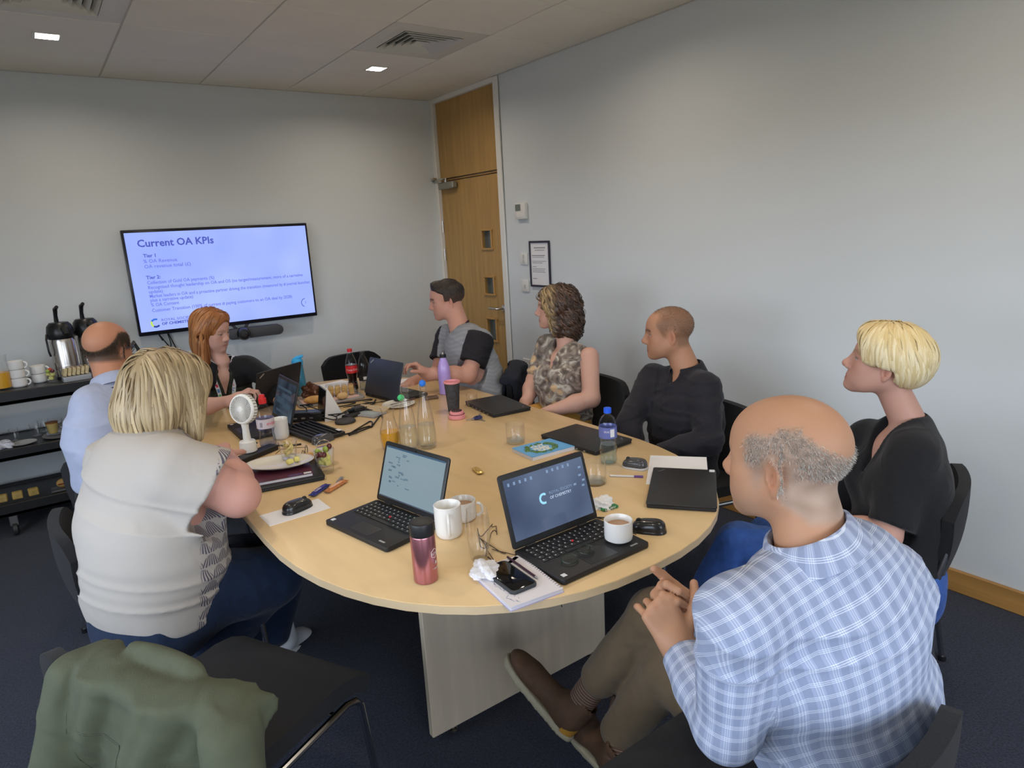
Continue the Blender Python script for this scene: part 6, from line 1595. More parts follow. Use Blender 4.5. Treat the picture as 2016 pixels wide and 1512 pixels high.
for s_, heel, toe, up in (('r', at(1122, 1450, 1.93), at(1008, 1302, 2.04), at(1172, 1352, 1.92)-at(1085, 1400, 1.97)), ('l', at(1235, 1545, 1.84), at(1140, 1432, 2.02), (-.05, .0, 1.))):
    U_, K, M_, O_ = shoe_mesh(heel, toe, up)
    ank = A_j[s_+'a']
    v, q = U_.mesh(.005); o = np_obj('shoe', v, q, m_suede, A['t'])
    v, q = K.mesh(.006); k_ = np_obj('sole', v, q, m_sole, None); k_.parent = o
    hp = MB(); 
    for a0 in (0,):
        P = []
        for i in range(9):
            a = R(-75+150*i/8); row = []
            for z in (.006, .02, .034): row.append(tuple(O_+M_@np.array((.045-.0475*math.cos(a)*1.02, .0405*math.sin(a), z))))
            P.append(row)
        hp.slab(P, .002)
    hp_o = obj('heel_panel', hp, m_heel); hp_o.parent = o
    lc = MB()
    for i in range(4): lc.tube([tuple(O_+M_@np.array((.095+.022*i, y, z))) for y, z in ((-.022, .072-.010*i), (0, .082-.012*i), (.022, .072-.010*i))], .0022, 6)
    lo_ = obj('laces', lc, mat('brown lace', (.20, .11, .06), .6)); lo_.parent = o
    sk_ = MB(); a0 = O_+M_@np.array((.045, 0, .09)); ax = nrm(ank-a0); top = a0+ax*.16; 
    sk_.cyl(tuple(a0-ax*.03), tuple(top), .037, .045, 28); so = child(A, 'sock', sk_, m_sock, 60)
    for i in range(13):
        c = a0+ax*(-.01+.0085*i); rr = .0375+.008*(i*.0085)/.19; u = nrm(np.cross(ax, (0, 0, 1.))); w_ = np.cross(ax, u)
        rb = MB().tube([tuple(c+(u*math.cos(R(b))+w_*math.sin(R(b)))*(rr+.0006)) for b in range(0, 360, 20)], .0010, 5, closed=True)
        r_o = obj('stripe', rb, mat('sock stripe', (.30, .19, .14), .8)); r_o.parent = so
# ======== blonde woman in black, right ========
m_blackknit = cloth_mat('black knit', (.010, .010, .012), .85, var=.1); m_blackshirt = cloth_mat('black cotton shirt', (.014, .013, .018), .7, var=.1)
m_jeans = cloth_mat('blue denim', (.030, .085, .30), .85, var=.25); m_navy = cloth_mat('navy trousers', (.010, .022, .055), .8, var=.12); m_dark = cloth_mat('charcoal trousers', (.012, .012, .015), .85)
B_j = dict(head=at(1738, 722, 2.05), neck=at(1787, 828, 2.05), ls=at(1795, 893, 1.95), rs=at(1706, 862, 2.22), le=at(1745, 1056, 1.93), lw=at(1625, 1022, 2.08), re=at(1662, 1010, 2.34), rw=at(1592, 1035, 2.22), hip=at(1762, 1125, 2.10),
           lk=at(1455, 1075, 2.32), la=at(1350, 1290, 2.36), rk=at(1520, 1060, 2.50), ra=at(1440, 1260, 2.55))
B_F = nrm((-.42, .87, .26)); B_U = FT((.12, -.25, .96)); B_hc = dict(soft=1, scale=.93, jaw=.93, nose=1.05, eye=.002, lip=1.1, ear=.92, brow=(.30, .18, .10), browa=.6, iris=(.08, .12, .18))
B = build_person('pale pink', 'short-haired blonde woman in a black top and blue jeans looking up at the screen', dict(front=nrm((-.41, .91, 0)), neckr=.047, chest=(.150, .105), belly=(.14, .11), hips=(.165, .125), arm=(.044, .038, .034, .024), bust=True,
    hands=[dict(a=(B_j['lw'], (-.6, .8, -.1), (.3, .3, -1), (-.9, -.3, .2)), k=dict(s=.9))]), B_j, B_F, B_U, B_hc, (.50, .275, .21),
    shirt=dict(mat=m_blackknit, name='top', sleeve='short', len=.86, sr=(.060, .054, .05, .04), sh=.052, vneck=(.15, .058), wr=.006, seed=6, nk=.006), trousers=dict(mat=m_jeans, r=(.088, .078, .082, .075), wr=.016), vox=.0034)
def vB(p):
    p = p.astype(f32); d = d_ell(p, (-.014, 0, .052), (.112, .090, .092)); d = smin(d, d_ell(p, (-.058, 0, .028), (.062, .070, .070)), .03)
    d = smin(d, d_ell(p, (.045, 0, .070), (.050, .064, .050)), .03)
    x, y, z = p[:, 0], np.abs(p[:, 1]), p[:, 2]
    cut = np.maximum.reduce([(x-.070)*.8+(.030-z)*.35, (-.048-z), np.where(x > -.035, .016-z-(x+.035)*.05, -.2)])
    return smax(d, cut.astype(f32), .010)
rt = sphere_dirs(520, 8, lambda v: v[2] > -.25 and not (v[0] > .75 and v[2] < .55))
def flowB(P, N, i):
    f = np.zeros_like(P); f[:, 2] = -1; f[:, 0] = -.30+.9*np.clip(P[:, 0]*9, -.6, .5)*(i < 5); f[:, 1] = np.sign(P[:, 1])*.35*(i < 4); return f
def colB(sh, tt, lp):
    a = np.array((.62, .46, .20)); b = np.array((.86, .74, .48)); rt_ = np.array((.40, .28, .11)); k = np.clip(.15+sh*.9, 0, 1)[:, None]; c = a*(1-k)+b*k
    z = np.clip((lp[:, 2]-.07)/.06, 0, 1)[:, None]*.45; c = c*(1-z)+np.array((.56, .38, .12))*z; dk = (sh > .9)[:, None]*.15*(tt > .1)[:, None]; return c*(1-dk)+rt_*dk
cb = np.array((-.012, 0, .055)); lk = locks(vB, cb+rt*.115, flowB, 15, .0105, .011, .006, 5, B['fr'], B['O'])
hair_mesh(B, 'hair', vB, (-.02, 0, .04), .15, .004, hair_mat('blonde hair', (.75, .6, .35)), colB, lk)
# ======== man in the black shirt ========
C_j = dict(head=at(1316, 660, 2.99), neck=at(1352, 730, 2.99), ls=at(1388, 762, 2.86), rs=at(1285, 745, 3.14), le=at(1396, 868, 2.78), lw=at(1290, 895, 2.78), re=at(1238, 832, 3.02), rw=at(1250, 885, 2.95), hip=at(1345, 920, 3.02))
C_F = nrm((-.70, .71, -.03)); C_hc = dict(scale=1.0, jaw=1.06, nose=1.0, eye=.004, brow=(.10, .055, .03), browa=.8)
def C_mask(q):
    y = np.abs(q[:, 1]); x, z = q[:, 0], q[:, 2]; line = .082+.020*np.clip((.07-x)/.05, -.5, 1)
    up_ = np.clip((.066-x)/.014, 0, 1)*np.clip((z+.012)/.02, 0, 1); lowb = np.clip((z+.055)/.02, 0, 1)*np.clip((-.02-x)/.02, 0, 1)
    m = np.maximum(up_, lowb); rec = np.clip(1-np.exp(-(((x-.062)/.03)**2+((y-.045)/.022)**2+((z-.085)/.03)**2))*1.4, 0, 1)
    ear = np.exp(-(((x+.006)/.022)**2+((z+.002)/.032)**2))*(y > .068); tmp = np.clip((z-.004-(x-.03)*1.6)/.02, 0, 1); tmp = np.where(x > .0, tmp, 1)
    return m*rec*(1-np.clip(ear*1.7, 0, 1))*tmp
def C_paint(col, v, lp):
    m = (C_mask(lp)*.55)[:, None]; col[:] = col*(1-m)+np.array((.13, .075, .042))*m
    b = (np.exp(-((lp[:, 0]-.05)/.05)**2)*np.clip((-.035-lp[:, 2])/.03, 0, 1)*(lp[:, 2] > -.12)*.18)[:, None]; col[:] = col*(1-b)+np.array((.15, .09, .06))*b
Cp = build_person('warm tan', 'cropped-haired man in a black button shirt sitting against the right wall', dict(front=nrm((-.97, .25, 0)), neckr=.058, chest=(.175, .12), belly=(.16, .12), hips=(.17, .13), paint=C_paint,
    hands=[dict(a=(C_j['lw'], (-.8, .3, -.2), (0, 0, -1), (.3, .9, 0)), k={})]), C_j, C_F, FT((0, 0, 1.)), C_hc, (.44, .225, .135),
    shirt=dict(mat=m_blackshirt, sr=(.064, .056, .052, .040), sh=.060, vneck=(.075, .034), wr=.009, seed=2, nk=.004), trousers=dict(mat=m_dark), vox=.0042)
collar(Cp, m_blackshirt, r=.066, h1=.036, fall=.040, flare=.012, tip=.022, front=.42)
V, F_, sh, tt = stubble(Cp, lambda P: C_mask(P)*.9, 6000, 4, .0035, .0008, None, None, C_hc, out=.6)
np_obj('hair', V, F_, hair_mat('brown buzz cut', (.12, .07, .04), .6), Cp['t'], np.stack([.10+.08*sh, .06+.05*sh, .035+.03*sh], 1))
pk = MB(); nb, up, lat, dep = Cp['nb'], Cp['up'], Cp['lat'], Cp['dep']
for i in range(4): pk.lathe([(.0045, 0), (.0045, .002)], tuple(nb-up*(.10+.075*i)+dep*(.128+.010*min(i, 2))), 10, M=Matrix(np.stack([lat, up, dep], 1).tolist()))
for k_ in range(1): tag(child(Cp, 'buttons', pk, m_black), kind='stuff')
# ======== curly-haired woman ========
D_j = dict(head=at(1094, 609, 3.60), neck=at(1114, 676, 3.58), ls=at(1160, 702, 3.46), rs=at(1078, 680, 3.74), le=at(1164, 785, 3.40), lw=at(1075, 812, 3.38), re=at(1052, 748, 3.72), rw=at(1034, 800, 3.60), hip=at(1112, 818, 3.60))
D_F = nrm((-.80, .60, .02)); D_hc = dict(soft=1, scale=.95, jaw=.94, nose=1.0, eye=.003, lip=1.1, brow=(.20, .12, .07))
m_floral = bpy.data.materials.new('floral blouse'); m_floral.use_nodes = True; N = m_floral.node_tree.nodes; L = m_floral.node_tree.links; b = N['Principled BSDF']; b.inputs['Roughness'].default_value = .55; b.inputs['Sheen Weight'].default_value = .2
tc = N.new('ShaderNodeTexCoord'); n1 = N.new('ShaderNodeTexNoise'); n1.inputs['Scale'].default_value = 15; n1.inputs['Detail'].default_value = 6; n1.inputs['Distortion'].default_value = 1.6; L.new(tc.outputs['Object'], n1.inputs[0])
r1 = N.new('ShaderNodeValToRGB'); el = r1.color_ramp.elements; el[0].position = .36; el[0].color = (.055, .040, .032, 1); el[1].position = .66; el[1].color = (.50, .47, .40, 1); e2 = el.new(.48); e2.color = (.16, .12, .10, 1); e3 = el.new(.56); e3.color = (.26, .22, .18, 1)
L.new(n1.outputs[0], r1.inputs[0]); vo = N.new('ShaderNodeTexVoronoi'); vo.inputs['Scale'].default_value = 11; L.new(tc.outputs['Object'], vo.inputs[0])
r2 = N.new('ShaderNodeValToRGB'); r2.color_ramp.elements[0].position = .20; r2.color_ramp.elements[0].color = (1, 1, 1, 1); r2.color_ramp.elements[1].position = .30; r2.color_ramp.elements[1].color = (0, 0, 0, 1); L.new(vo.outputs['Distance'], r2.inputs[0])
mx = N.new('ShaderNodeMixRGB'); mx.inputs[2].default_value = (.58, .40, .22, 1); L.new(r2.outputs[0], mx.inputs[0]); L.new(r1.outputs[0], mx.inputs[1]); L.new(mx.outputs[0], b.inputs['Base Color'])
m_must = cloth_mat('mustard trousers', (.50, .27, .055), .8)
Dp = build_person('light pink', 'woman with curly brown hair in a sleeveless floral blouse and mustard trousers', dict(front=nrm((-.98, .1, 0)), neckr=.046, chest=(.145, .105), belly=(.145, .12), hips=(.17, .13), arm=(.050, .044, .040, .026), bust=True,
    hands=[dict(a=(D_j['lw'], (-.6, .6, -.4), (.3, .2, -1), (-.6, -.5, .4)), k=dict(s=.88)), dict(a=(D_j['rw'], (-.1, -.6, -.8), (.8, 0, -.2), (-.7, .2, .3)), k=dict(s=.88))]), D_j, D_F, FT((.0, 0, 1.)), D_hc, (.56, .325, .25),
    shirt=dict(mat=m_floral, name='blouse', sleeve='none', sh=.050, vneck=(.17, .050), wr=.010, seed=9, nk=.010, ops=[lambda G, C: G.cap(C['J']['rs'], C['J']['rs']+(C['J']['re']-C['J']['rs'])*.75, .062, .056, k=.03)]), trousers=dict(mat=m_must, r=(.095, .075, .07, .06)), vox=.0042)
D_k = dict(lk=Dp['hip']+FT((-.38, -.04, .0)))
q_ = Sdf()
for sg in (-1, 1): q_.cap(Dp['hip']+FT((0, sg*.085, -.01)), Dp['hip']+FT((-.40, sg*.09, -.02)), .088, .070, k=.03)
q_.disp = wrinkle(.006, (10, 10, 14), 3); v, q = q_.mesh(.010); np_obj('thighs', v, q, m_must, Dp['trousers']) if False else np_obj('trouser_legs', v, q, m_must, Dp['t'])
bl = MB(); w0 = D_j['rw']; bl.tube([tuple(w0+FT((.029*math.cos(R(a)), .029*math.sin(R(a)), .012+.006*math.cos(R(a))))) for a in range(0, 360, 24)], .0022, 6, closed=True); child(Dp, 'bracelet', bl, mat('gold', (.6, .38, .15), .3, metal=1))
def vD(p):
    p = p.astype(f32); wv = (.006*np.sin(p[:, 2]*55+p[:, 0]*25)*np.sin(p[:, 1]*50+p[:, 2]*20)).astype(f32)
    d = d_ell(p, (-.016, 0, .045), (.116, .100, .092)); d = smin(d, d_ell(p, (-.060, 0, -.060), (.080, .100, .115)), .04); d = smin(d, d_cap(p, (.016, .078, .03), (.008, .085, -.10), .020, .016), .03); d = smin(d, d_cap(p, (.016, -.078, .03), (.008, -.085, -.10), .020, .016), .03)
    x, y, z = p[:, 0], np.abs(p[:, 1]), p[:, 2]
    face_ = d_ell(p, (.100, 0, -.020), (.072, .068, .100)); d = smax(d, -face_, .012); d = smax(d, -d_ell(p, (.05, 0, -.12), (.055, .05, .10)), .02)
    return d+wv
rt = sphere_dirs(560, 18, lambda v: not (v[0] > .55 and abs(v[1]) < .5 and v[2] < .55))
def flowD(P, N, i):
    f = np.zeros_like(P); f[:, 2] = -1; f[:, 0] = -.25; f[:, 1] = np.sign(P[:, 1])*.5*(i < 5); return f
def colD(sh, tt, lp):
    base = np.array((.050, .026, .016)); c = base*(.5+1.4*sh)[:, None]; fr_ = (np.clip((lp[:, 0]+.002)/.03, 0, 1)*np.clip(.10+1.15*sh, 0, 1))[:, None]; return c*(1-fr_)+np.array((.36, .25, .12))*fr_
lk = locks(vD, np.array((-.015, 0, .05))+rt*.12, flowD, 26, .0115, .011, .008, 6, Dp['fr'], Dp['O'], curl=.012, turns=3.2)
hair_mesh(Dp, 'hair', vD, (-.03, 0, 0), .21, .0055, hair_mat('curly brown hair', (.10, .05, .03)), colD, lk)
# ======== man in the grey T-shirt ========
E_j = dict(head=at(880, 593, 4.10), neck=at(905, 646, 4.06), ls=at(945, 670, 3.90), rs=at(880, 660, 4.26), le=at(922, 738, 3.84), lw=at(838, 735, 3.74), re=at(862, 735, 4.20), rw=at(812, 752, 4.05), hip=at(958, 800, 4.02))
E_F = nrm((-.88, .44, -.14)); E_hc = dict(scale=1.0, jaw=1.08, nose=.92, eye=.001, brow=(.07, .045, .03))
def grey_paint(col, v, C):
    J = C['J']; n = np.sin(v[:, 2]*260+3*np.sin(v[:, 0]*40)+2*np.sin(v[:, 1]*33)); n2 = np.sin(v[:, 2]*90+v[:, 1]*20); col[:] = col*(1+.08*n+.02*n2)[:, None]
    for s_ in 'lr':
        a, b = J[s_+'s'], J[s_+'e']; ax = nrm(b-a); t_ = (v-a)@ax; dd = np.linalg.norm(v-a-t_[:, None]*ax, axis=1); m = (t_ > -.035)&(t_ < .3)&(dd < .085)&(((v-a)@C['lat'])*(1 if s_ == 'l' else -1) > -.038)
        col[m] = (.010, .009, .012)
Ep = build_person('fair pink', 'dark-haired man in a grey T-shirt with black sleeves adjusting a laptop lid', dict(front=nrm((-.97, .2, 0)), neckr=.060, chest=(.175, .125), belly=(.165, .14), hips=(.18, .15), arm=(.052, .046, .042, .029),
    hands=[dict(a=(E_j['lw'], nrm(at(806, 712, 3.68)-E_j['lw']), (-.55, -.25, -.8), (-.2, -.5, .5)), k=dict(curls=(35, 38, 40, 42), thumb=(.8, .3, .5)))]), E_j, E_F, FT((-.10, .05, 1.)), E_hc, (.52, .275, .205),
    shirt=dict(mat=mat('grey marl jersey', (.25, .26, .28), .85, attr='Col', bump=.3, bscale=400), name='t_shirt', col=(.25, .26, .28), sleeve='short', len=.66, sr=(.068, .066, .05, .04), sh=.062, wr=.008, seed=12, nk=.006, paint=grey_paint), trousers=dict(mat=m_dark), vox=.0044)
nk_ = MB(); nb, up, lat, dep = Ep['nb'], Ep['up'], Ep['lat'], Ep['dep']; ax = nrm(up+dep*.35); d2 = nrm(dep-ax*np.dot(dep, ax)); l2 = np.cross(ax, d2)
nk_.tube([tuple(nb+ax*(-.004-.010*math.cos(a*2*PI/24))+(d2*math.cos(a*2*PI/24)+l2*math.sin(a*2*PI/24))*.068) for a in range(24)], .007, 8, closed=True); child(Ep, 'neckband', nk_, mat('dark plum rib', (.03, .012, .018), .8))
def print_on(C, txt, dx, dz, size, m, push=.006):
    """lettering laid on the chest of a garment"""
    nb, up, lat, dep = C['nb'], C['up'], C['lat'], C['dep']; M_ = np.stack([lat, up, dep], 1) if np.dot(np.cross(lat, up), dep) > 0 else np.stack([-lat, up, dep], 1)
    o = text(txt, size, m, 'chest_print', None, align='CENTER', ext=.0004); G = C['G']
    n = len(o.data.vertices); co = np.empty(n*3, f32); o.data.vertices.foreach_get('co', co); co = co.reshape(-1, 3); P = nb+(co[:, :1]+dx)*M_[:, 0]+(co[:, 1:2]+dz)*up+dep*.25
    for _ in range(40): P = P-dep*np.clip(G.ev(P)-.0025, -.01, .03)[:, None]
    o.data.vertices.foreach_set('co', (P+co[:, 2:3]*dep).astype(f32).ravel()); o.data.update(); o.parent = C['t']; o.location = [-x for x in C['t'].location]; return o
print_on(Ep, 'EST', -.06, -.165, .034, m_black); print_on(Ep, '/\\', -.06, -.125, .040, m_black); print_on(Ep, '1977', -.06, -.19, .024, m_black)
def vE(p):
    p = p.astype(f32); d = head_sdf(p, dict(E_hc, ear=.01))-.0055; d = smin(d, d_ell(p, (.050, 0, .112), (.035, .050, .018))-.0, .02); x, y, z = p[:, 0], np.abs(p[:, 1]), p[:, 2]
    cut = np.maximum.reduce([(x-.078)*1., np.where(x > .02, .060+(x-.03)*.55-z, -.2), np.where(x <= .02, .006-z+np.clip((-.01-x), 0, 1)*-.9, -.2)]); d = smax(d, cut.astype(f32), .006)
    return smax(d, -(d_ell(p, (-.010, .078, -.002), (.026, .02, .036))), .004) if False else d
def colE(sh, tt, lp): c = np.tile((.022, .014, .010), (len(sh), 1))*(.6+1.2*sh)[:, None]; k = (np.clip((.055-lp[:, 2])/.05, 0, 1)*.6)[:, None]; return c*(1-k)+np.array((.115, .070, .052))*k
rt = sphere_dirs(420, 28, lambda v: v[2] > -.3)
def flowE(P, N, i): f = np.zeros_like(P); f[:, 0] = .8*(P[:, 2] > .08)-.2; f[:, 2] = -.6; return f
lk = locks(vE, np.array((-.012, 0, .05))+rt*.10, flowE, 5, .008, .006, .003, 8, Ep['fr'], Ep['O'])
hair_mesh(Ep, 'hair', vE, (-.01, 0, .03), .16, .0045, hair_mat('dark brown hair', (.02, .012, .01), .5), colE, lk)
# ======== red-haired woman at the far end ========
F_j = dict(head=at(417, 653, 3.72), neck=at(436, 712, 3.78), ls=at(487, 722, 3.86), rs=at(392, 742, 3.74), le=at(536, 748, 3.80), lw=at(552, 800, 3.62), re=at(385, 806, 3.30), rw=at(462, 786, 3.28), hip=at(440, 830, 3.95))
F_F = nrm((.62, -.74, -.24)); F_U = FT((.05, -.20, 1.)); F_hc = dict(soft=1, scale=.95, jaw=.92, nose=.82, eye=.0005, lip=1.25, brow=(.35, .16, .08), browa=.5, lipc=(.48, .20, .17))
m_green = mat('dark green print', (.022, .026, .018), .85, var=.8, vscale=60, bump=.2)
Fp = build_person('rosy fair', 'red-haired woman in a black cardigan wearing a white lanyard, typing', dict(front=nrm((.35, -.93, 0)), neckr=.044, chest=(.140, .10), belly=(.135, .11), hips=(.16, .12), arm=(.042, .038, .034, .023), bust=True,
    hands=[dict(a=(F_j['rw'], nrm(at(498, 764, 3.32)-F_j['rw']), (.15, -.1, -1), (-.2, .6, .3)), k=dict(s=.9, curls=(40, 42, 44, 46)))]), F_j, F_F, F_U, F_hc, (.58, .335, .265),
    shirt=dict(mat=m_green, name='top', sleeve='short', len=.35, sr=(.050, .050, .05, .04), sh=.050, vneck=(.15, .052), wr=.005, seed=16, nk=.010), trousers=dict(mat=m_dark), vox=.0042)
# cardigan: open black knit over back and shoulders
K = Sdf(); nb, up, lat, dep = Fp['nb'], Fp['up'], Fp['lat'], Fp['dep']; J = Fp['J']
K.ecap(nb-up*.10, Fp['hip'], .158, .175, .118, .135, lat, dep, k=.05)
for s_ in 'lr':
    K.cap(nb-up*.02, J[s_+'s']-up*.012, .044, .060, k=.04); K.cap(J[s_+'s'], J[s_+'e'], .062, .056, k=.03)
K.cap(J['le'], J['le']+(J['lw']-J['le'])*.6, .056, .048, k=.02)
K.ecap(nb+dep*.13+up*.05, Fp['hip']+dep*.14, .040, .085, .10, .10, lat, dep, k=.01, m='s'); K.cap(nb-up*.01, nb+up*.1, .056, .07, k=.008, m='s')
K.disp = wrinkle(.009, (14, 14, 30), 22); K.amp = .009; v, q = K.mesh(.007); np_obj('cardigan', v, q, m_blackknit, Fp['t'])
def lanyard(C, m, width, drop, r=.060, marks=(), spread=.05, push=.012):
    nb, up, lat, dep = C['nb'], C['up'], C['lat'], C['dep']; G = C['G']; L_ = []
    for sg in (-1, 1):
        P = []
        for i in range(22):
            u = i/21
            if u < .35: a = u/.35*R(95); p = nb+(-dep*math.cos(a)+lat*sg*math.sin(a))*r+up*(.02-.015*u)
            else: w_ = (u-.35)/.65; p = nb+lat*sg*(r*(1-w_)*1.0+.006*w_+.0)+dep*(.02+.10*min(1, w_*2.2)+.03*w_)-up*drop*w_
            P.append(p)
        P = np.array(P)
        for _ in range(14):
            d = G.ev(P); g = np.stack([G.ev(P+np.array(e)*.004)-G.ev(P-np.array(e)*.004) for e in ((1, 0, 0), (0, 1, 0), (0, 0, 1))], 1); g /= np.linalg.norm(g, axis=1, keepdims=True)+1e-9; s = np.clip(d-.006, -.02, .0)*1.; P = P-g*s[:, None]
        T = np.gradient(P, axis=0); d = G.ev(P); g = np.stack([G.ev(P+np.array(e)*.004)-G.ev(P-np.array(e)*.004) for e in ((1, 0, 0), (0, 1, 0), (0, 0, 1))], 1); g /= np.linalg.norm(g, axis=1, keepdims=True)+1e-9
        S_ = np.cross(T, g); S_ /= np.linalg.norm(S_, axis=1, keepdims=True)+1e-9
        mb = MB().slab([[tuple(P[i]-S_[i]*width/2+g[i]*.002), tuple(P[i]+S_[i]*width/2+g[i]*.002)] for i in range(22)], .0016)
        o = child(C, 'lanyard', mb, m); L_.append((P, S_, g, o))
    return L_
LL = lanyard(Fp, mat('white lanyard', (.66, .68, .74), .6), .020, .34, r=.062)
for (u, c) in ((11, (.55, .02, .06)), (12, (.10, .25, .55)), (13, (.10, .42, .16)), (16, (.35, .38, .50)), (18, (.35, .38, .50))):
    for P, S_, g, o_ in LL:
        mb = MB().slab([[tuple(P[u]+(P[u+1]-P[u])*k_-S_[u]*.007+g[u]*.0032) , tuple(P[u]+(P[u+1]-P[u])*k_+S_[u]*.007+g[u]*.0032)] for k_ in (.1, .75)], .0006)
        x_ = child(Fp, 'lanyard_print', mb, mat('lanyard ink %.2f' % c[0]+'%.2f' % c[1], c, .6)); x_.parent = o_; x_.location = (0, 0, 0)
def vF(p):
    p = p.astype(f32); d = d_ell(p, (-.014, 0, .050), (.108, .088, .086)); d = smin(d, d_ell(p, (-.050, 0, -.05), (.062, .082, .12)), .04)
    d = smin(d, d_cap(p, (-.02, -.070, .02), (.012, -.088, -.20), .036, .034), .02); d = smin(d, d_cap(p, (.00, .070, .02), (-.010, .075, -.17), .030, .024), .02); d = smin(d, d_ell(p, (.040, 0, .085), (.040, .060, .030)), .03)
    d = smax(d, -d_ell(p, (.100, 0, -.035), (.078, .066, .115)), .012); d = smax(d, -d_ell(p, (.05, 0, -.16), (.06, .05, .12)), .02); return smax(d, -d_ell(p, (.0, -.088, -.004), (.022, .03, .030)), .006)
rt = sphere_dirs(520, 38, lambda v: not (v[0] > .5 and abs(v[1]) < .6 and v[2] < .6))
def flowF(P, N, i): f = np.zeros_like(P); f[:, 2] = -1; f[:, 0] = -.25*(P[:, 2] > .0); f[:, 1] = np.sign(P[:, 1]+.01)*.7*(P[:, 2] > .06); return f
def colF(sh, tt, lp): c = np.array((.34, .120, .036))*(.65+.75*sh)[:, None]; g_ = (np.clip(-lp[:, 1]/.08, 0, 1)*sh*.5)[:, None]; return c*(1-g_)+np.array((.50, .26, .10))*g_
lk = locks(vF, np.array((-.014, 0, .05))+rt*.12, flowF, 26, .0125, .010, .005, 9, Fp['fr'], Fp['O'])
hair_mesh(Fp, 'hair', vF, (-.01, 0, -.04), .24, .0055, hair_mat('long red hair', (.4, .15, .05)), colF, lk)
# ======== bald man in the pale blue shirt ========
G_j = dict(head=at(213, 692, 2.84), neck=at(222, 755, 2.80), ls=at(182, 796, 2.70), rs=at(298, 782, 2.96), le=at(190, 900, 2.65), lw=at(285, 915, 2.86), re=at(300, 890, 2.90), rw=at(345, 868, 2.72), hip=at(235, 930, 2.80))
G_F = nrm((.60, .78, -.10)); G_hc = dict(scale=1.0, jaw=1.05, nose=1.0, brow=(.06, .04, .03))
def G_mask(q):
    y = np.abs(q[:, 1]); x, z = q[:, 0], q[:, 2]; top = np.where(x > -.03, .086+.0*x, .086-(-.03-x)*1.05); top = np.where(x > .02, .086-(x-.02)*.3, top); low = np.where(x < -.02, -.045, .004)
    m = np.clip((top-z)/.012, 0, 1)*np.clip((z-low)/.016, 0, 1)*np.clip((.048-x)/.016, 0, 1); ear = np.exp(-(((x+.006)/.021)**2+((z+.002)/.031)**2))*(y > .066)
    cr_ = np.where(x > -.03, np.clip((y-.030)/.02, 0, 1), 1); return m*cr_*(1-np.clip(ear*1.7, 0, 1))
def G_paint(col, v, lp): m = (G_mask(lp)*.85)[:, None]; col[:] = col*(1-m)+np.array((.045, .033, .024))*m
m_pale = cloth_mat('pale blue shirt', (.38, .42, .56), .8, var=.04)
Gp = build_person('ruddy tan', 'bald man with glasses in a pale blue shirt on the far left', dict(front=nrm((.80, .60, 0)), neckr=.060, chest=(.18, .125), belly=(.18, .14), hips=(.18, .15), paint=G_paint), G_j, G_F, FT((.02, -.02, 1.)), G_hc, (.48, .225, .135),
    shirt=dict(mat=m_pale, sr=(.066, .060, .052, .042), sh=.062, wr=.009, seed=31, nk=.004), trousers=dict(mat=m_dark), vox=.0042)
collar(Gp, m_pale, r=.068, h1=.036, fall=.038, flare=.012, tip=.015, front=.4)
mb = MB(); nb, up, lat, dep = Gp['nb'], Gp['up'], Gp['lat'], Gp['dep']
mb.tube([tuple(nb+(-dep*math.cos(R(a))+lat*math.sin(R(a)))*.094+up*(-.014-.0002*abs(a))) for a in range(-100, 101, 10)], .0045, 6); child(Gp, 'lanyard', mb, mat('navy cord', (.012, .014, .035), .6))
V, F_, sh, tt = stubble(Gp, lambda P: G_mask(P)*.95, 9000, 14, .009, .0011, None, None, G_hc, out=.35); np_obj('hair', V, F_, hair_mat('dark cropped hair', (.04, .03, .02), .6), Gp['t'], np.stack([.035+.05*sh, .026+.038*sh, .018+.026*sh], 1))
gl = MB(); O, fr = Gp['O'], Gp['fr']; W_ = lambda x, y, z: tuple(O+fr@np.array((x, y, z)))
for s in (-1, 1):
    gl.tube([W_(.098-.010*abs(math.cos(R(a))), s*.034+.026*math.cos(R(a)), .008+.018*math.sin(R(a))) for a in range(0, 360, 24)], .0016, 6, closed=True)
    gl.tube([W_(.090, s*.062, .014), W_(.05, s*.076, .016), (W_(-.005, s*.080, .016)), W_(-.022, s*.078, .0)], .0016, 6)
gl.tube([W_(.098, -.010, .012), W_(.1, 0, .014), W_(.098, .010, .012)], .0015, 6); child(Gp, 'glasses', gl, mat('dark blue frame', (.03, .05, .10), .3))
# ======== woman in the white top, left foreground ========
H_j = dict(head=at(330, 776, 2.12), neck=at(305, 868, 2.10), ls=at(225, 905, 2.28), rs=at(345, 922, 1.96), le=at(300, 985, 2.42), re=at(468, 975, 2.03), rw=at(438, 898, 2.32), lw=at(400, 915, 2.42), hip=at(305, 1155, 2.12),
           rk=at(535, 1135, 2.30), ra=at(425, 1262, 2.36), lk=at(560, 1100, 2.60), la=at(530, 1235, 2.62))
H_F = nrm((.86, .40, -.32)); H_U = FT((.33, .05, .95)); H_hc = dict(scale=.98, jaw=1.04, brow=(.2, .14, .08))
m_wtop = mat('off white jersey', (.43, .395, .36), .8, bump=.15, bscale=500, spec=.2, crease=.35, cscale=9)
def H_fold(G, C):
    nb, up, lat, dep = C['nb'], C['up'], C['lat'], C['dep']
    hp = C['hip']
    G.ecap(nb-up*.10-dep*.03, nb-up*.30-dep*.02, .20, .225, .155, .185, lat, dep, k=.06)
    for (zz, rr, s_) in ((.04, .012, 1), (.085, .010, 1), (.14, .012, 1)):                # waist rolls
        P = hp+up*zz
        G.ecap(P-up*.004, P+up*.004, .236+rr, .236+rr, .190+rr, .190+rr, lat, dep, k=.018)
    sh, e = C['J']['rs'], C['J']['re']; ax = nrm(e-sh)
    G.cap(sh-up*.03, sh+ax*.12-up*.075-dep*.02, .075, .070, k=.04)
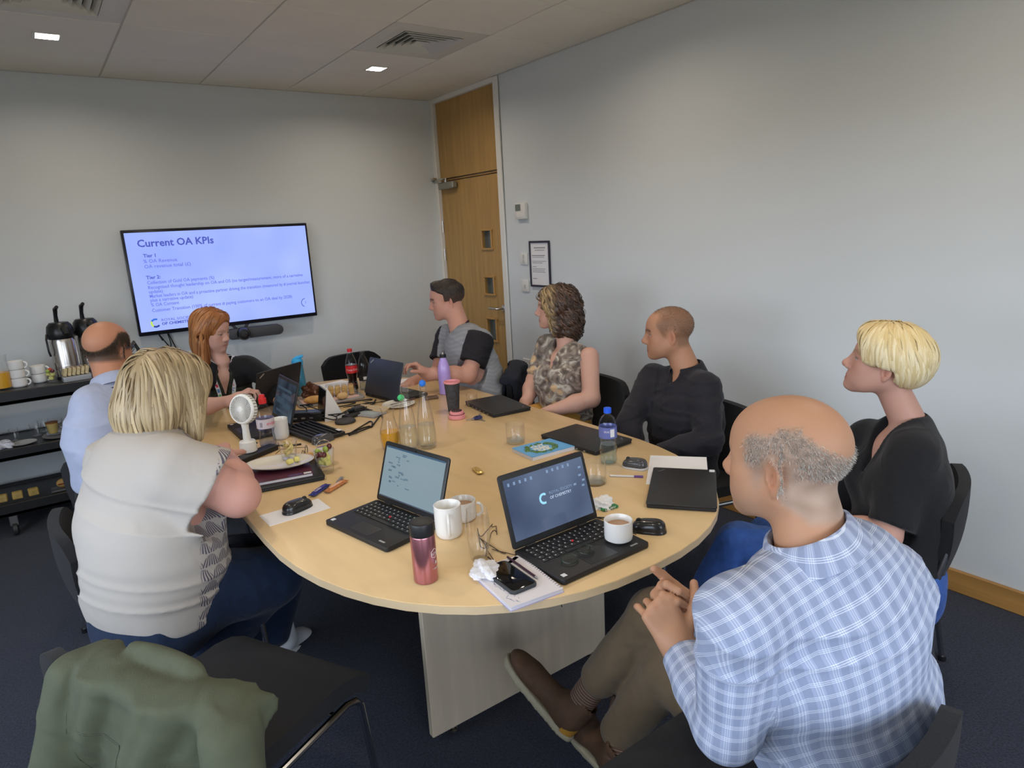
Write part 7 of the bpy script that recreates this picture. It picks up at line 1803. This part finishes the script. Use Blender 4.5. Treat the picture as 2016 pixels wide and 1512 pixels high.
def H_uv(v, C):
    nb, up, lat, dep = C['nb'], C['up'], C['lat'], C['dep']; r = v-nb; f = r@dep; s = r@lat; h = r@up; sh = C['J']['rs']; ax = nrm(C['J']['re']-sh)
    slv = np.linalg.norm(np.cross(v-sh, ax), axis=1) < .108; edge = .030+.0*h
    m = (f-edge)/.004; m = np.where(slv&(h > -.30)&(s < -.12), -1, m); return np.stack([np.arctan2(s, f)*.24, h, np.clip(m, 0, 1)], 1)
def fan_print(m):
    N = m.node_tree.nodes; L = m.node_tree.links; b = N['Principled BSDF']; at_ = N.new('ShaderNodeAttribute'); at_.attribute_name = 'cloth'; sp_ = N.new('ShaderNodeSeparateXYZ'); L.new(at_.outputs['Vector'], sp_.inputs[0])
    def q(op, a, b_=None):
        n = N.new('ShaderNodeMath'); n.operation = op
        for i, x in enumerate((a, b_)):
            if x is None: continue
            if isinstance(x, (int, float)): n.inputs[i].default_value = x
            else: L.new(x, n.inputs[i])
        return n.outputs[0]
    v = q('MULTIPLY', sp_.outputs['Y'], 1/.040); row = q('FLOOR', v); fv = q('SUBTRACT', v, row); u = q('ADD', q('MULTIPLY', sp_.outputs['X'], 1/.062), q('MULTIPLY', q('PINGPONG', row, 1), .5)); fu = q('SUBTRACT', q('FRACT', u), .5)
    an = q('ARCTAN2', fu, q('ADD', q('SUBTRACT', 1.0, fv), .75)); ln_ = q('GREATER_THAN', q('SINE', q('MULTIPLY', an, 62)), -.15)
    rr = q('ADD', q('MULTIPLY', q('MULTIPLY', fu, fu), 2.4), fv); ok = q('MULTIPLY', q('LESS_THAN', rr, .92), q('GREATER_THAN', rr, .10))
    fac = q('MULTIPLY', q('MULTIPLY', ln_, ok), sp_.outputs['Z']); mx = N.new('ShaderNodeMixRGB'); mx.inputs[1].default_value = (.43, .395, .36, 1); mx.inputs[2].default_value = (.11, .10, .13, 1); L.new(fac, mx.inputs[0]); L.new(mx.outputs[0], b.inputs['Base Color'])
fan_print(m_wtop)
m_hem = None
Hp = build_person('pink fair', 'blonde woman in a white short-sleeved top leaning her elbow on the table', dict(front=nrm((1, .05, 0)), neckr=.064, chest=(.195, .15), belly=(.225, .180), hips=(.240, .195), arm=(.074, .064, .056, .036),
    hands=[dict(a=(H_j['rw'], (.1, .95, .1), (.1, 0, -1), (.9, .1, .2)), k=dict(s=.95, curls=(60, 65, 65, 65)))]), H_j, H_F, H_U, H_hc, (.56, .295, .235),
    shirt=dict(mat=m_wtop, name='top', col=(.43, .395, .36), sleeve='short', len=.56, sr=(.088, .100, .05, .04), sh=.070, wr=.014, wf=(6, 6, 24), seed=41, nk=.014, uvf=H_uv, ops=[H_fold], vox=.0058),
    trousers=dict(mat=m_navy, r=(.135, .105, .095, .085), wr=.008), vox=.0040)
def vH(p):
    p = p.astype(f32); d = d_ell(p, (-.016, 0, .050), (.120, .098, .092)); d = smin(d, d_ell(p, (-.060, 0, -.055), (.080, .112, .110)), .05); d = smin(d, d_ell(p, (.030, 0, .060), (.075, .088, .070)), .04)
    for s in (-1, 1): d = smin(d, d_cap(p, (.030, s*.085, .02), (.045, s*.100, -.11), .028, .020), .03)
    d = smax(d, -d_ell(p, (.105, 0, -.045), (.070, .060, .115)), .012); z = p[:, 2]; x = p[:, 0]
    return smax(d, (-.150+.30*x-z).astype(f32), .012)
G0 = FT((0, 0, -1.))@Hp['fr']
rt = sphere_dirs(900, 48, lambda v: not (v[0] > .62 and abs(v[1]) < .5 and v[2] < .45))
def flowH(P, N, i): f = np.tile(G0.astype(f32), (len(P), 1)); pt = np.clip((P[:, 2]-.05)/.06, 0, 1); f[:, 1] += np.sign(P[:, 1]+.012)*.9*pt; f[:, 0] -= .15*pt; return f
def colH(sh, tt, lp):
    a = np.array((.235, .165, .082)); b = np.array((.58, .45, .265)); k = np.clip(sh*1.05-.02, 0, 1)[:, None]; c = a*(1-k)+b*k; rt_ = (np.clip(1-tt*3.2, 0, 1)*.35)[:, None]; c = c*(1-rt_)+np.array((.26, .185, .10))*rt_
    tip = np.clip((tt-.75)*3, 0, 1)[:, None]*.3; return c*(1-tip)+np.array((.55, .42, .25))*tip
lk = locks(vH, np.array((-.010, 0, .05))+rt*.13, flowH, 26, .0122, .0095, .010, 10, Hp['fr'], Hp['O'])
hair_mesh(Hp, 'hair', vH, (-.01, 0, -.02), .24, .0048, hair_mat('ash blonde bob', (.4, .3, .15)), colH, lk)
for s_, heel, toe in (('r', at(402, 1292, 2.40), at(520, 1290, 2.62)), ('l', at(545, 1288, 2.62), at(600, 1262, 2.85))):
    U_, K, M_, O_ = shoe_mesh(heel, toe, (0, 0, 1)); v, q = U_.mesh(.007); o = np_obj('shoe', v, q, mat('white trainer', (.60, .62, .66), .5), Hp['t']); v, q = K.mesh(.007); k_ = np_obj('sole', v, q, mat('white sole', (.7, .7, .72), .5)); k_.parent = o
# ---------------------------------------------------------------- jackets over two chair backs
def jacket(name, label, chair_pos, f, m, shoulder_w, drop, near=1., seed=5, zt=.815, sleeves=True, collar_=True):
    f = nrm((f[0], f[1], 0)); l = np.array((-f[1], f[0], 0)); up = FT((0, 0, 1.)); c = np.array((chair_pos[0], chair_pos[1], 0))-f*.275
    t = thing(name, label, 'jacket', (c[0], c[1], 0)); S = Sdf(); B = lambda x, y, z: c+l*x+f*y+up*z
    hw = shoulder_w/2
    def sheet(p):
        q = p-c.astype(f32); x = q@l.astype(f32); y = q@f.astype(f32); z = p[:, 2]
        bow = .045*(x/.22)**2-.010; top = zt-.030*np.clip(np.abs(x)/hw, 0, 1.2)**3
        w = hw*(1+.10*np.clip((zt-z)/drop, 0, 1)); fl = 1+1.0*np.clip((zt-z)/drop, 0, 1)
        fold = (.017*np.sin(x*31+2.4*np.sin(z*8+1)+seed)+.007*(1-np.abs(np.sin(x*47+z*11+2*np.sin(z*9)))))*fl
        yb = bow-.030*np.clip((zt-z)/.3, 0, 1)+fold
        a = np.maximum.reduce([np.abs(y-(yb-.035))-.017, np.abs(x)-w, z-top, (zt-drop)+.02*np.sin(x*20)-z])   # outside drape
        b = np.maximum.reduce([np.abs(y-(bow+.028+.5*fold))-.008, np.abs(x)-w*.80, z-top, (zt-drop*.42)-z])      # inside fold
        r = np.maximum(np.sqrt(np.maximum((y-(bow-.004))**2/(.045**2)+(z-top+.012)**2/(.030**2), 0))-1, 0)*.03
        cap_ = np.maximum((np.sqrt((y-(bow-.006))**2/(.043**2)+(z-(top-.014))**2/(.028**2))-1)*.028, np.abs(x)-w*.98)
        return smin(smin(a, b, .01), cap_, .02).astype(f32)
    S.fn(sheet, B(0, 0, zt-drop/2), max(drop*.62, hw*1.5), k=0)
    if sleeves:
        for s in (-1, 1):
            p0 = B(s*hw*.93, -.02, zt-.055); p1 = B(s*(hw+.035), -.075, zt-.30); p2 = B(s*(hw+.01), -.09, zt-.58); S.cap(p0, p1, .050, .056, k=.03); S.cap(p1, p2, .056, .050, k=.03)
    if collar_: S.cap(B(-.085, .030, zt+.012), B(.085, .030, zt+.012), .015, .015, k=.012); S.ell(B(0, .035, zt+.010), (.11, .02, .028), np.stack([l, f, up], 1), k=.012)
    S.disp = wrinkle(.006, (9, 9, 8), seed, .5); S.amp = .014; v, q = S.mesh(.0075); o = np_obj('shell', v, q, m, t); return t, S, B
m_olive = mat('olive cotton', (.066, .074, .043), .85, var=.10, vscale=25, bump=.3, bscale=350, crease=.8, cscale=9)
tj, Sj, Bj = jacket('jacket', 'olive green jacket hung over the back of the nearest left chair', (-2.705, -3.790), (.88, .47), m_olive, .49, .60, seed=5)
def march(x, z):
    o_ = Bj(x, -.30, z); d_ = Bj(0, 1, 0)-Bj(0, 0, 0); T = np.linspace(0, .35, 240); dv = Sj.ev(o_+T[:, None]*d_); k = np.argmax(dv < 0); return tuple(o_+T[k]*d_-np.array(tj.location)) if dv[k] < 0 else None
for nm, fx in (('yoke_seam', [(-.17+.34*i/24, .690-.012*math.sin(PI*i/24)) for i in range(25)]), ('yoke_seam', [(-.17+.34*i/24, .684-.012*math.sin(PI*i/24)) for i in range(25)]), ('armhole_seam', [(-.185-.012*math.sin(PI*i/16), .76-.012*i) for i in range(17)]), ('armhole_seam', [(.185+.012*math.sin(PI*i/16), .76-.012*i) for i in range(17)])):
    pts = [q for q in (march(x, z) for x, z in fx) if q is not None]
    if len(pts) > 3: obj(nm, MB().tube(pts, .0013, 5), mat('olive stitching', (.035, .040, .022), .8), tj)
jacket('jacket', 'dark navy jacket over the chair of the man in the grey T-shirt', (-.93, -1.88), (-.75, .65), mat('navy wool', (.010, .012, .022), .9, bump=.3, bscale=300), .46, .50, seed=9, sleeves=False, collar_=False)
